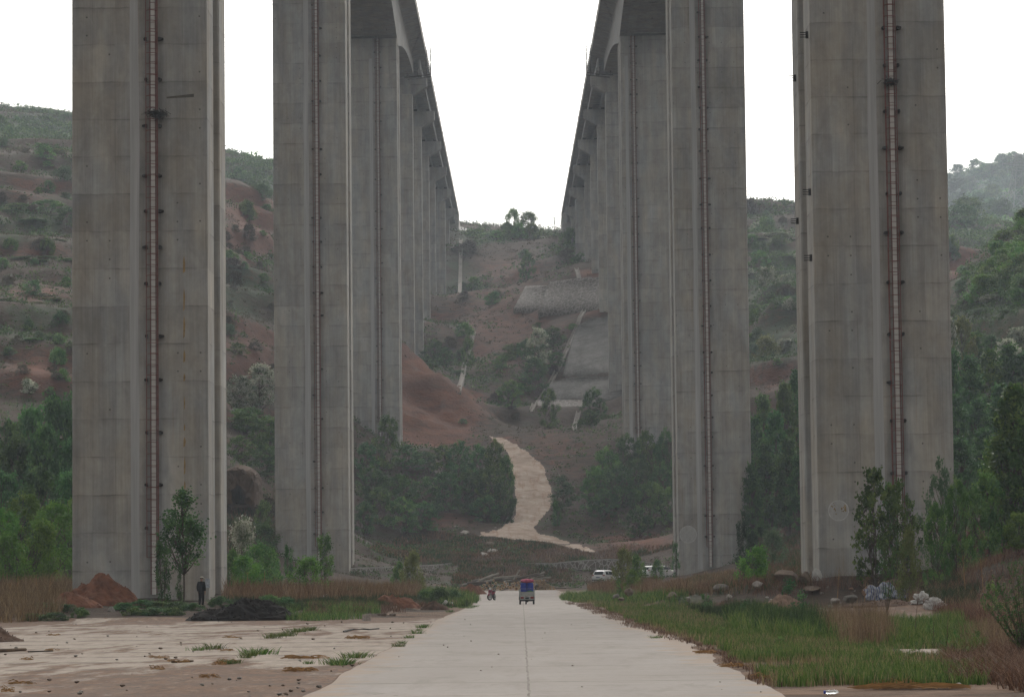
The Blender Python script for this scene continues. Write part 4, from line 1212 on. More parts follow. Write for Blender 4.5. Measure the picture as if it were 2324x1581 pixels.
plant('shrub','bright',1712,1246,200,84,'bright green bush between the ladder pier and the big boulder')
plant('shrub','yellow',1416,1248,262,56,'light green shrub in front of the parked cars', var=0)
plant('shrub','mid',1448,1262,258,40,'green shrub half hiding the wall between the two cars')
plant('shrub','bright',1435,1296,236,44,'low leafy bush in the dry grass in front of the wall')
plant('column','mid',1404,1315,228,14,'tiny upright shrub beside the boulders', name='shrub')
plant('column','dark',1533,1236,310,18,'thin dark shrub against the light edge of the ladder pier', name='shrub')
plant('shrub','mid',1492,1272,330,34,'bush hiding the back of the second white car')
# --- right of the picture
plant('bushy','mid',1985,1078,177,150,'tallest of three poplar saplings in front of the painted pier', var=1)
plant('spray','mid',2012,1098,180,70,'middle poplar sapling in front of the painted pier', var=0)
plant('bushy','mid',2044,1100,179,110,'poplar sapling rising over the ladder foot', var=2)
plant('shrub','yellow',2060,1205,172,56,'yellow green shrub below the poplar saplings')
plant('bushy','grey',2134,1055,174,96,'poplar sapling at the outer corner of the painted pier', var=2)
plants([('feathery','mid',2172,1095,172,84),('feathery','mid',2122,1150,166,70),('feathery','mid',2205,1120,176,80)], 'leafy young tree behind the rusty brown weeds', 'young trees behind the brown weeds')
plant('tall','mid',2300,886,190,130,'big dark tree with loose crown at the edge of the weeds', var=1)
plants([('tall','mid',2262,1000,196,90),('tall','mid',2335,960,188,110),('broad','mid',2240,1080,186,90),('broad','bright',2312,1165,168,80),('broad','mid',2380,920,196,130)],
       'leafy tree round the big dark tree', 'trees round the big dark one')
plants([('tall','dark',2158,805,318,70),('tall','dark',2200,815,326,76),('tall','mid',2245,800,334,80),('tall','dark',2290,790,336,84),('tall','dark',2335,800,336,84),('tall','dark',2166,905,300,74),('tall','dark',2220,915,304,80),('tall','dark',2270,880,306,80),
        ('tall','dark',2180,1000,276,76),('tall','dark',2235,980,280,80),('tall','dark',2140,980,290,60),('tall','dark',2380,830,330,90)],
       'tall dark tree in the wood behind the outer pier', 'wood behind the outer pier')
plants([('broad','blossom',2302,632,440,66),('broad','blossom',2252,668,432,62),('broad','blossom',2312,742,402,60),('broad','blossom',2286,770,385,64),('broad','blossom',2158,735,392,44),('broad','blossom',2330,690,425,60)],
       'pale blossoming tree below the green dome hill', 'blossoming trees below the dome hill')
plant('broad','yellow',2184,726,400,66,'yellow green tree low on the dome hill')
plants([('broad','mid',2215,755,404,70),('broad','dark',2250,760,398,60),('feathery','grey',2225,700,425,60),('feathery','dark',2290,715,415,60),('feathery','mid',2180,690,440,46)],
       'green tree on the foot of the dome hill', 'trees on the foot of the dome hill')
rg = random.Random(5)
for k in range(60):
    px = rg.uniform(2185, 2380); py = rg.uniform(505, 690)
    lim = np.interp(px, [2175, 2205, 2262, 2324, 2400], [705, 655, 580, 500, 440])
    if py < lim+2: continue
    P = hit1(px, py)
    if np.isnan(P[0]) or P[1] > 560: continue
    w = rg.uniform(3.5, 6.5)
    set_plant('shrub', rg.choice(['bright', 'mid', 'mid']), P[0], P[1], P[2]-.5, w*.62, w, 'rounded green bush among many covering the dome hill', 'bushes covering the dome hill')
# --- left hill
plant('broad','yellow',128,338,628,54,'yellow green tree on the edge of the upper terrace')
plants([('shrub','blossom',80,318,690,50),('shrub','blossom',110,320,688,46),('shrub','blossom',150,322,690,44),('shrub','blossom',50,325,690,30)], 'pale flowering bush on the rim of the upper terrace', 'flowering bushes on the upper rim')
plants([('feathery','mid',45,462,560,80),('feathery','mid',110,455,562,90),('feathery','dark',150,470,556,60),('feathery','dark',20,490,552,70),('feathery','dark',75,500,550,80)], 'dark green tree on the middle terrace of the left hill', 'trees on the middle terrace')
plants([('shrub','dark',50,595,500,70),('shrub','dark',105,590,502,60),('shrub','dark',85,620,496,70),('shrub','mid',150,600,500,50)], 'dark bush below the middle terrace', 'bushes below the middle terrace')
plant('broad','blossom',130,560,520,44,'white blossoming tree at the end of the middle terrace')
plants([('shrub','yellow',85,722,452,40),('shrub','yellow',120,690,462,56),('shrub','mid',15,730,448,60),('shrub','dark',120,790,432,70),('shrub','mid',70,800,428,60),('shrub','blossom',100,685,464,40)], 'bush on the lower terrace above the dark trees', 'bushes on the lower terrace')
plant('bare','grey',12,238,955,24,'thin bare tree on the far left hilltop')
# --- far right ridge
for (px, top, w) in ((2297, 360, 15), (2277, 372, 20), (2255, 384, 18), (2240, 392, 20), (2318, 352, 16), (2312, 370, 14)):
    plant('cypress', 'juniper', px, top, 2270, w, 'dark conifer on the skyline of the far ridge beside the pylon', 'conifers on the far ridge', 'conifer')
plants([('feathery','dark',2255,505,1350,34),('feathery','dark',2225,512,1345,26),('feathery','dark',2150,520,1340,30),('feathery','mid',2200,530,1335,40)], 'dark tree clump low on the far hazy ridge', 'trees low on the far ridge')
for k in range(70):
    px = rg.uniform(2100, 2420); t = rg.random()
    P = hit1(px, np.interp(px, [2100, 2150, 2240, 2324, 2420], [415, 408, 396, 362, 340])+2+t*t*110)
    if np.isnan(P[0]) or P[1] < 900: continue
    w = rg.uniform(9, 18)
    set_plant('shrub', rg.choice(['mid', 'dark', 'grey']), P[0], P[1], P[2]-1, w*rg.uniform(.5, .8), w, 'hazy bush among many on the far ridge', 'bushes on the far ridge')

# --- scattered hillside bushes, individually
spots = [((0, 165), (255, 900), 46), ((513, 622), (360, 840), 30), ((1700, 1812), (470, 860), 26), ((1010, 1400), (555, 960), 26), ((2140, 2200), (555, 720), 10)]
LBL = {0: 'low bush scattered over the terraced left hill', 1: 'low bush scattered on the slope round the red cliff', 2: 'low bush scattered on the slope above the earth bank', 3: 'small bush scattered on the middle hillside under the viaducts', 4: 'small bush on the bare brown hill beyond the dome'}
for i, ((x0, x1), (y0, y1), cnt) in enumerate(spots):
    k = tries = 0
    while k < cnt and tries < cnt*6:
        tries += 1
        px, py = rg.uniform(x0, x1), rg.uniform(y0, y1)
        P = hit1(px, py)
        if np.isnan(P[0]) or P[1] < 385 or P[1] > 1100: continue
        if i == 3 and (inpoly(np.array([px]), np.array([py]), [(1165,705),(1190,645),(1300,625),(1375,630),(1395,720),(1420,940),(1200,940),(1260,860),(1300,765)])[0]): continue
        w = rg.uniform(1.6, 4.2)*P[1]/560
        mt = rg.choice(['mid', 'dark', 'mid', 'scrub', 'grey', 'blossom' if i in (0, 2) else 'scrub'])
        set_plant(rg.choice(['shrub', 'thicket', 'shrub']), mt, P[0], P[1], P[2]-.25, w*rg.uniform(.45, .8), w, LBL[i], LBL[i].replace('low bush', 'low bushes').replace('small bush', 'small bushes'))
        k += 1

# --- scrub and dry grass tufts over the hills, uncountable
def tufts(name, cnt, mat, seed, hgt, leaf, per, keep, up=0.0, yr=(338, 1010), hw=0.24, asp=0.3):
    r = np.random.default_rng(seed)
    y = r.uniform(yr[0], yr[1], cnt*4); x = r.uniform(-1, 1, cnt*4)*hw*y
    k = keep(x, y, r); x, y = x[k][:cnt], y[k][:cnt]
    z = tz(x, y)
    s = r.uniform(.6, 1.4, len(x))*np.clip(y/520, .7, 2.2)
    C = np.repeat(np.stack([x, y, z], -1), per, 0); ss = np.repeat(s, per)
    C = C+r.normal(size=C.shape)*np.array([.55, .55, .0])*(hgt*ss)[:, None]
    C[:, 2] += np.abs(r.normal(size=len(C)))*hgt*ss*0.45
    V_, F_ = leaf_quads(C, leaf*ss, r, up=up, aspect=asp)
    me = np_mesh(name, V_, F_, [mat]); tone_attr(me, np.repeat(r.random(len(x)), per))
    return tag(link_mesh(name, me), kind='stuff')
def clear_of_track(x, y):
    px, py = proj(np.stack([x, y, tz(x, y)], -1))
    t = inpoly(px, py, [(1080,1195),(1140,1195),(1160,1160),(1150,1040),(1105,985),(1150,985),(1245,1050),(1262,1140),(1225,1200),(1380,1250),(1340,1262),(1070,1222)])
    s = inpoly(px, py, [(1160,702),(1190,645),(1240,640),(1300,628),(1380,628),(1400,720),(1425,940),(1200,942),(1255,862),(1300,765)])
    return ~(t | s)
def zon(arr):
    A = arr.reshape(gx.shape)
    def f(x, y):
        fi = np.clip(np.interp(y, GY, np.arange(len(GY))).astype(int), 0, len(GY)-1)
        u = np.clip(x/halfw(y), -1, 1); t = np.sign(u)*np.abs(u)**(1/1.7)
        return A[fi, np.clip(((t+1)*NT_).astype(int), 0, 2*NT_)]
    return f
ZR, ZG = zon(zr), zon(zg)
tufts('scrub', 42000, G['scrub'], 1, 0.42, 0.22, 15, lambda x, y, r: clear_of_track(x, y) & (r.random(len(x)) > ZR(x, y)*0.85) & (fbm(x/22, y/22, 71) > -0.12), asp=.45)
tufts('green_undergrowth', 50000, G['dark'], 2, 0.62, 0.32, 13, lambda x, y, r: clear_of_track(x, y) & (r.random(len(x)) < 0.34+ZG(x, y)*0.9-ZR(x, y)*.34) & (fbm(x/16, y/16, 72)+ZG(x, y)*.25-ZR(x, y)*.10 > -0.04), asp=.5)
tufts('ridge_scrub', 26000, G['mid'], 3, 0.8, 0.6, 12, lambda x, y, r: (np.abs(x) > 38+(y-1010)*.02), yr=(1010, 2440), asp=.5)
# ------------------------------------------------------------------ stonework, chutes, cave, pylon
def stonemat(name, scale, c1, c2, mortar, w=0.05, coordk='Position'):
    n = NT(name)
    pos = n.coord(coordk)
    d = n.n('ShaderNodeTexNoise'); n.t.links.new(pos, d.inputs['Vector']); d.inputs['Scale'].default_value = scale*1.4
    ms = n.n('ShaderNodeVectorMath', operation='SCALE'); n.t.links.new(d.outputs['Color'], ms.inputs[0]); ms.inputs['Scale'].default_value = 0.35/scale
    ad = n.n('ShaderNodeVectorMath', operation='ADD'); n.t.links.new(pos, ad.inputs[0]); n.t.links.new(ms.outputs[0], ad.inputs[1])
    v = n.n('ShaderNodeTexVoronoi', feature='DISTANCE_TO_EDGE'); v.inputs['Scale'].default_value = scale
    v2 = n.n('ShaderNodeTexVoronoi'); v2.inputs['Scale'].default_value = scale
    for q in (v, v2): n.t.links.new(ad.outputs[0], q.inputs['Vector'])
    sc_ = n.n('ShaderNodeSeparateColor'); n.t.links.new(v2.outputs['Color'], sc_.inputs[0])
    f = n.noise(pos, scale*5, 5, 0.7)
    col = n.mix(sc_.outputs[0], c1, c2)
    col = n.mix(n.ramp(f, [(0.3, 0.45), (0.6, 0.0)]), col, tuple(x*.55 for x in c1))
    e = n.ramp(v.outputs['Distance'], [(w*.6, 1.0), (w*1.5, 0.0)])
    col = n.mix(e, col, mortar)
    n.bump(n.ramp(v.outputs['Distance'], [(0.0, 0.0), (0.2, 1.0)]), 0.6, 0.08)
    return n.out(col, 0.95)
M_WALL = stonemat('mortared_stone', 1.6, (0.185, 0.163, 0.147), (0.275, 0.248, 0.225), (0.47, 0.45, 0.425), 0.06)
M_FACE = stonemat('facing_stone', 1.1, (0.105, 0.092, 0.085), (0.170, 0.150, 0.138), (0.25, 0.232, 0.216), 0.07)

def ribbon_wall(pts, Y, depth, thick, label):
    m = MB(); rings = []
    P = []
    for k in range(len(pts)-1):
        for f in np.linspace(0, 1, 6)[:-1]:
            P.append((pts[k][0]+(pts[k+1][0]-pts[k][0])*f, pts[k][1]+(pts[k+1][1]-pts[k][1])*f, pts[k][2]+(pts[k+1][2]-pts[k][2])*f if len(pts[k]) > 2 else Y))
    P.append((pts[-1][0], pts[-1][1], pts[-1][2] if len(pts[-1]) > 2 else Y))
    T = [at(*p) for p in P]
    c = np.mean(T, 0)
    root = empty('stone_wall', (c[0], c[1], 0), 0, label, 'wall')
    m.loft([[(t[0]-c[0], t[1]-c[1], t[2]-depth), (t[0]-c[0], t[1]-c[1]+thick, t[2]-depth), (t[0]-c[0], t[1]-c[1]+thick, t[2]-.14), (t[0]-c[0], t[1]-c[1]+.12, t[2]-.14)] for t in T])
    m.build('wall_face', M_WALL, root)
    m = MB()
    m.loft([[(t[0]-c[0], t[1]-c[1]+.06, t[2]-.139), (t[0]-c[0], t[1]-c[1]+thick+.05, t[2]-.139), (t[0]-c[0], t[1]-c[1]+thick+.05, t[2]), (t[0]-c[0], t[1]-c[1]+.06, t[2])] for t in T])
    m.build('coping', M_PALE, root)
ribbon_wall([(796,1287.5,349),(870,1285,355),(910,1283.5,362),(950,1282,388),(1000,1279,398),(1026,1276,401)], 402, 2.6, 0.6, 'low pale stone retaining wall behind brown grass beside the second ladder pier')
ribbon_wall([(1138,1278,402),(1200,1276.5,401),(1252,1277,400),(1300,1272,399),(1340,1269,398),(1380,1267,397),(1420,1269,396),(1460,1273,394),(1500,1280,390),(1545,1289,384)], 400, 3.4, 0.6, 'long curved stone retaining wall with pale mortar behind the parked cars')

def facing(name, rows, mt, label, cat, back=4.0, clear=0.8, fold=0.0, seed=1, sub=10, skirt=2.0, lim=2.5):
    """a built-up slope face: rows of view positions from top to foot, set just in front of the bank, with real thickness"""
    R_ = []
    for row in rows:
        xs = [q[0] for q in row]; ys = [q[1] for q in row]
        t = np.linspace(0, len(row)-1, sub*(len(row)-1)+1)
        R_.append((np.interp(t, range(len(row)), xs), np.interp(t, range(len(row)), ys)))
    m = len(R_[0][0]); RX, RY = [], []
    for k in range(len(R_)-1):
        for f in np.linspace(0, 1, sub+1)[:-1]:
            RX.append(R_[k][0]*(1-f)+R_[k+1][0]*f); RY.append(R_[k][1]*(1-f)+R_[k+1][1]*f)
    RX.append(R_[-1][0]); RY.append(R_[-1][1])
    RX, RY = np.array(RX), np.array(RY)
    Hh_ = hit(RX.ravel(), RY.ravel())[:, 1].reshape(RX.shape)
    # smooth the bank underneath and stand the face just clear of it
    Hf = np.where(np.isnan(Hh_), np.nanmedian(Hh_), Hh_)
    Ys_ = Hf.copy()
    for _ in range(60):
        Q = np.pad(Ys_, 1, mode='edge'); Ys_ = (Q[:-2, 1:-1]+Q[2:, 1:-1]+Q[1:-1, :-2]+Q[1:-1, 2:]+2*Ys_)/6
    Ys_ = np.maximum.accumulate(Ys_[::-1], axis=0)[::-1]
    Yf = Ys_-min(lim, max(0, float(np.nanpercentile(Ys_-Hf, 90))))-clear
    RX = np.concatenate([RX, RX[-1:]]); RY = np.concatenate([RY, RY[-1:]+0.0]); Yf = np.concatenate([Yf, Yf[-1:]])
    if fold: Yf = Yf+fbm(RX/26, RY/60, seed, 4)*fold
    n_ = RX.shape[0]
    P = np.array([at(RX[i, j], RY[i, j], Yf[i, j]) for i in range(n_) for j in range(m)])
    P[-m:, 2] -= skirt; P[-m:, 1] += .3
    B = P+np.array([0, back, -0.4])
    V_ = np.concatenate([P, B]); F = []; o_ = len(P)
    for i in range(n_-1):
        for j in range(m-1):
            q = (i*m+j, i*m+j+1, (i+1)*m+j+1, (i+1)*m+j); F.append(q[::-1]); F.append(tuple(o_+z for z in q))
    for j in range(m-1):
        F.append((j, o_+j, o_+j+1, j+1)[::-1]); k = (n_-1)*m+j; F.append((k, k+1, o_+k+1, o_+k)[::-1])
    for i in range(n_-1):
        k = i*m; F.append((k, k+m, o_+k+m, o_+k)[::-1]); k = i*m+m-1; F.append((k, o_+k, o_+k+m, k+m)[::-1])
    o = link_mesh(name, np_mesh(name, V_, np.array(F), [mt], None, False)); return tag(o, label, cat)
facing('stone_facing', [[(1192,649),(1214,648),(1242,647)],[(1165,701),(1192,702),(1226,704)]], M_FACE, 'narrow left part of the stone facing on the upper bank', 'stone facing', clear=3.4, lim=6)
facing('stone_facing', [[(1246,640),(1300,632),(1374,628)],[(1222,704),(1300,705),(1374,703)]], M_FACE, 'wide stone facing on the upper bank crossed by a drain chute', 'stone facing', clear=4.0, lim=7)
n = NT('sprayed_concrete'); pos = n.coord('Position'); f = n.noise(n.coord('Position', (1, 1, .35)), 0.35, 6, 0.65); g = n.noise(pos, 1.6, 5, 0.7)
M_SPRAY = n.out(n.mix(n.ramp(g, [(0.35, 0.5), (0.65, 0.0)]), n.mix(n.ramp(f, [(0.35, 0.0), (0.66, 1.0)]), (0.085, 0.081, 0.076), (0.185, 0.177, 0.167)), (0.055, 0.052, 0.049)), 0.95)
n.bump(g, 0.8, 0.4)
facing('sprayed_slope', [[(1340,722),(1365,720),(1404,716)],[(1312,738),(1352,736),(1406,732)],[(1300,766),(1345,764),(1410,760)],[(1288,810),(1340,808),(1414,802)],[(1276,856),(1336,858),(1420,852)]], M_SPRAY, 'upper part of the grey sprayed concrete slope beside the column', 'concrete slope', fold=2.6, seed=91)
facing('sprayed_slope', [[(1262,862),(1300,856),(1420,852)],[(1240,878),(1300,876),(1422,872)],[(1222,909),(1300,909),(1424,906)]], M_SPRAY, 'lower bulging part of the grey sprayed concrete slope', 'concrete slope', fold=2.0, seed=92, clear=1.4)
facing('stone_facing', [[(1220,907),(1280,907),(1354,906)],[(1203,937),(1280,938),(1354,937)]], M_FACE, 'low stone facing along the foot of the grey sprayed slope', 'stone facing', clear=1.6)

def chute(pts, w, label):
    """concrete drain channel laid down the slope"""
    P = []
    for k in range(len(pts)-1):
        for f in np.linspace(0, 1, 9)[:-1]:
            P.append((pts[k][0]+(pts[k+1][0]-pts[k][0])*f, pts[k][1]+(pts[k+1][1]-pts[k][1])*f))
    P.append(pts[-1])
    H_ = hit([p[0] for p in P], [p[1] for p in P])
    H_ = H_[~np.isnan(H_[:, 0])]
    H_[:, 2] = tz(H_[:, 0], H_[:, 1])
    # even out depth along the run
    for _ in range(4): H_[1:-1] = (H_[:-2]+2*H_[1:-1]+H_[2:])/4
    c = H_[-1].copy()
    rings = []
    for k, p in enumerate(H_):
        d = H_[min(k+1, len(H_)-1)]-H_[max(k-1, 0)]; d = d/np.linalg.norm(d)
        s = np.cross(d, [0, 0, 1]); s = s/np.linalg.norm(s); u = np.cross(s, d)
        zz = max(p[2], float(tz(p[0], p[1])))+.12
        q = np.array([p[0], p[1], zz])-c
        a = w/2; t = 0.14
        prof = [(-a, -.6), (a, -.6), (a, .38), (a-t, .38), (a-t, .05), (-a+t, .05), (-a+t, .38), (-a, .38)]
        rings.append([tuple(q+s*x+u*z) for x, z in prof])
    m = MB(); m.loft(rings)
    o = m.build('drain_chute', M_CHUTE); o.location = c
    tag(o, label, 'drain chute')
M_CHUTE = plain('chute_concrete', (0.19, 0.172, 0.15), 0.95, var=.3, scale=.8)
chute([(1076,757),(1060,815),(1041,893)], 0.85, 'pale concrete drain chute slanting down the red slope above the mound')
chute([(1046,545),(1045,610),(1043,688)], 0.95, 'vertical pale drain chute on the upper bank below the white cone')
chute([(1308,612),(1316,640),(1328,697)], 0.95, 'pale drain chute running down across the upper stone facing')
chute([(1326,706),(1302,762),(1272,832),(1232,902),(1206,936)], 0.85, 'long dark edged drain chute along the left edge of the sprayed slope')
chute([(1313,938),(1310,950),(1303,978)], 0.8, 'short white drain chute below the lower stone facing')

M_WHITECON = plain('white_sprayed', (0.46, 0.45, 0.44), 0.9, var=.12, scale=.3)
M_REDEARTH = plain('red_earth', (0.150, 0.066, 0.040), 1.0, var=.45, scale=2.2)
M_BLACKSOIL = plain('black_soil', (0.011, 0.009, 0.008), 1.0, var=.5, scale=3.0)
M_PINKEARTH = plain('pale_rubble', (0.225, 0.150, 0.110), 1.0, var=.4, scale=3.0)
M_BROWN = plain('brown_earth', (0.085, 0.052, 0.036), 1.0, var=.45, scale=3.0)

def heap(px, pyb, wpx, hpx, Y, mt, label, seed, name='dirt_pile', cat='dirt pile', dp=0.7, skew=0.0, rough=0.16, crumbs=60, groundz=None, dome=0.35):
    if px > 1500 and pyb < 1400: Y = min(185.0, hit1(px, pyb)[1])
    s = FD/Y; p = at(px, pyb, Y); g = float(tz(p[0], Y+1.0)) if groundz is None else groundz
    zt = at(px, pyb-hpx, Y)[2]
    h = max(zt-g, 0.2); a = wpx/s/2
    N, R = 56, 16
    Vv = []; F = []
    for r in range(R+1):
        t = r/R
        for k in range(N):
            th = 2*math.pi*k/N
            ed = 1+0.22*float(fbm(np.array(math.cos(th)*1.4+seed), np.array(math.sin(th)*1.4), seed))*2
            x = a*t*ed*math.cos(th)+skew*a*(1-t)**1.2; y = a*dp*t*ed*math.sin(th)
            z = h*((1-dome)*(1-t)**1.15+dome*(1-t*t))
            nz_ = float(fbm(np.array(x*1.1+seed*3), np.array(y*1.1+seed), seed+4, 5))*h*rough*6*(1-t**3)*min(1, t*3+.4)+float(fbm(np.array(x*5+seed*3), np.array(y*5+seed), seed+9, 3))*h*rough*1.6
            Vv.append((x, y, max(-.15, z+nz_-0.1*(t > .95))))
    for r in range(R):
        for k in range(N): F.append((r*N+k, (r+1)*N+k, (r+1)*N+(k+1) % N, r*N+(k+1) % N))
    V_ = np.array(Vv); F = np.array(F)
    # crumbs and clods on the heap belong to it
    rg = np.random.default_rng(seed)
    cv = []; cf = []; base = len(V_)
    for q in range(crumbs):
        i = rg.integers(N*2, len(V_)); c = V_[i]+np.array([0, 0, .02])
        r = min(.11, a*rg.uniform(.008, .026))
        oc = np.array([[1, 0, 0], [0, 1, 0], [-1, 0, 0], [0, -1, 0], [0, 0, 1], [0, 0, -1]])*r*rg.uniform(.6, 1.4, (6, 1))+c
        cv.append(oc)
        for f in ((0, 1, 4), (1, 2, 4), (2, 3, 4), (3, 0, 4), (1, 0, 5), (2, 1, 5), (3, 2, 5), (0, 3, 5)): cf.append(tuple(base+q*6+j for j in f))
    allV = np.concatenate([V_]+cv) if cv else V_
    me = np_mesh(name, allV, [tuple(f) for f in F]+cf, [mt])
    o = link_mesh(name, me); o.location = (p[0], Y+a*dp*.6, g)
    return tag(o, label, cat)
heap(232, 1372, 205, 68, 173, M_REDEARTH, 'big red earth heap leaning against the foot of the left pier', 3, skew=-.12)
heap(150, 1385, 150, 40, 165, M_REDEARTH, 'low red earth bank under the brown weeds beside the big heap', 13)
heap(545, 1408, 275, 40, 153, M_BLACKSOIL, 'flat black soil heap on the edge of the concrete yard', 4, skew=.05, crumbs=220, dome=.85, rough=.22)
heap(896, 1381, 118, 37, 190, M_REDEARTH, 'small red earth heap among weeds near the road edge', 5, skew=-.1)
heap(1066, 1341, 84, 18, 300, M_REDEARTH, 'red earth heap in front of the logs behind the motorcycle', 6)
heap(1778, 1383, 118, 31, 152, M_PINKEARTH, 'pale rubble heap behind the tall green grass', 7, crumbs=160)
heap(1655, 1382, 120, 24, 160, M_BROWN, 'dark rubble bank with stones along the green grass', 8, crumbs=120)
heap(2030, 1332, 100, 18, 160, M_PINKEARTH, 'low earth heap behind the striped plastic sheet', 9)
heap(2010, 1376, 200, 18, 147, M_BROWN, 'brown rubble strip under the striped plastic sheet', 19, crumbs=120)
heap(-20, 1444, 150, 14, 106, M_BROWN, 'dark brown soil heap cut off by the edge of the yard', 10, dome=.9, rough=.25)
heap(985, 1378, 70, 18, 194, M_BROWN, 'heap of broken branches and soil next to the small red heap', 11, crumbs=140)
heap(1034, 546, 118, 40, 948, M_WHITECON, 'white sprayed cone under the bridge end on the skyline', 12, name='slope_cone', cat='slope cone', rough=0.02, crumbs=0, dp=1.0)

# cave dwelling cut in a block of loess
n = NT('loess'); f = n.noise(n.coord('Object', (1, 1, .5)), 1.2, 6, 0.7)
M_LOESS = n.out(n.mix(n.ramp(f, [(0.3, 0.0), (0.7, 1.0)]), (0.062, 0.040, 0.028), (0.125, 0.084, 0.060)), 1.0); n.bump(f, .8, .3)
cy = 366.0
pc = at(545, 1140, cy); gz = float(tz(pc[0], cy-1))
root = empty('cave_dwelling', (pc[0], cy, pc[2]), 0, 'old cave dwelling with pointed arch mouth in an earth block', 'cave dwelling')
def cl(px, py): p = at(px, py, cy); return (p[0]-pc[0], p[2]-pc[2])
arch = [cl(526, 1141), cl(525, 1122), cl(527, 1108), cl(531, 1099), cl(536, 1094), cl(542, 1099), cl(549, 1108), cl(555, 1120), cl(559, 1141)]
outl = [cl(500, 1150), cl(503, 1088), cl(511, 1072), cl(520, 1066), cl(540, 1062), cl(561, 1069), cl(570, 1079), cl(575, 1104), cl(577, 1150)]
m = MB()
m.loft([[(x, 0, z) for x, z in arch], [(x*.7, 7.0, z) for x, z in arch]], cap=False)
k = len(arch)
V_ = [(x, 0, z) for x, z in outl]+[(x, 0, z) for x, z in arch]
m.add(V_, [(i, i+1, k+i+1, k+i) for i in range(k-1)])
m.loft([[(x, 0, z) for x, z in outl], [(x*1.1, 1.5, z+.25) for x, z in outl], [(x*1.2, 9.0, z+.6) for x, z in outl]], cap=False)
import bmesh
eb = m.build('earth_block', M_LOESS, root)
bm = bmesh.new(); bm.from_mesh(eb.data); bmesh.ops.remove_doubles(bm, verts=bm.verts, dist=.002); bmesh.ops.subdivide_edges(bm, edges=bm.edges, cuts=5, use_grid_fill=True)
for v in bm.verts:
    q = v.co
    v.co = q+Vector((float(fbm(np.array(q.x*1.3+q.y), np.array(q.z*1.3), 3)), float(fbm(np.array(q.x*1.1), np.array(q.z*1.1+q.y), 4))*1.6, float(fbm(np.array(q.x*1.2+9), np.array(q.z+q.y*1.3), 5))))*.75
bm.to_mesh(eb.data); bm.free()
m = MB(); m.add([(x*.7, 6.99, z) for x, z in arch], [tuple(range(k))]); m.build('back_wall', M_LOESS, root)

# lattice power pylon on the far ridge
M_STEEL = plain('pylon_steel', (0.32, 0.33, 0.34), 0.6, metal=.3)
py_ = at(2311, 346, 1380); gz = float(tz(py_[0], 1380))
Hh = py_[2]-gz
root = empty('power_pylon', (py_[0], 1380, gz-.5), math.radians(14), 'tall lattice power pylon on the far hazy ridge', 'pylon')
m = MB()
def hw(z): return 4.6*(1-z/Hh)**1.0+.8 if z < Hh*.78 else 1.8-(z-Hh*.78)/(Hh*.22)*.7
zz = [0]
while zz[-1] < Hh*.98: zz.append(min(Hh, zz[-1]+max(2.2, hw(zz[-1])*1.5)))
for a, b in zip(zz[:-1], zz[1:]):
    ca = [(sx*hw(a), sy*hw(a), a) for sx, sy in ((-1, -1), (1, -1), (1, 1), (-1, 1))]; cb = [(sx*hw(b), sy*hw(b), b) for sx, sy in ((-1, -1), (1, -1), (1, 1), (-1, 1))]
    for i in range(4):
        j = (i+1) % 4
        m.bar(ca[i], cb[i], .24); m.bar(ca[i], cb[j], .13); m.bar(ca[j], cb[i], .13); m.bar(cb[i], cb[j], .13)
m.build('tower', M_STEEL, root)
for zf, L in ((0.93, 5.5), (0.83, 7.5), (0.74, 5.5)):
    m = MB(); z = Hh*zf
    for s in (-1, 1):
        for sy in (-1, 1): m.bar((0, sy*1.2, z-.6), (s*L, 0, z), .17); m.bar((0, sy*1.2, z+.9), (s*L, 0, z), .17)
        m.tube([(s*L, 0, z), (s*L, 0, z-2)], .14, 5)
    m.build('cross_arm', M_STEEL, root)
for zf, L in ((0.93, 5.5), (0.83, 7.5)):
    m = MB()
    x0 = py_[0]-L; z0 = gz+Hh*zf-2.4
    m.tube([(x0-130*t, 1380+40*t, z0+14*t-22*math.sin(math.pi*t)) for t in np.linspace(0, 1, 14)], 0.05, 4)
    tag(m.build('power_line', M_STEEL), 'thin power line sagging from the %s arm of the far pylon' % ('top' if zf > .9 else 'longest'), 'power line')

# nests of twigs on the ladders
def nest(px, py, Y, w, label, seed):
    p = at(px, py, Y-0.45); rg = random.Random(seed); m = MB()
    for k in range(150):
        a = Vector((rg.gauss(0, w*.24), rg.gauss(0, .10), rg.gauss(0, w*.10))); d = Vector((rg.gauss(0, 1), rg.gauss(0, .5), rg.gauss(0, .45))).normalized()*w*rg.uniform(.12, .3)
        m.tube([a-d, a+d], rg.uniform(.012, .022), 3)
    o = m.build('bird_nest', M_DARK); o.location = p; tag(o, label, 'nest')
nest(357, 259, RIG[0], 1.0, 'dark bird nest of twigs on the ladder of the left pier', 1)
nest(2020, 186, RIG[0], 0.75, 'dark bird nest of twigs on the ladder of the painted pier', 2)
p0 = pL[0]
a = at(471, 1322, RIG[0])
m = MB(); lx, lz = a[0]-VL.location.x, a[2]-p0.location.z
m.box((lx-.13, -.012, lz-.28), (lx+.13, -.002, lz+.26)); m.build('pasted_notice', plain('notice_paper', (0.36, 0.38, 0.42), .8, var=.4, scale=9), p0)

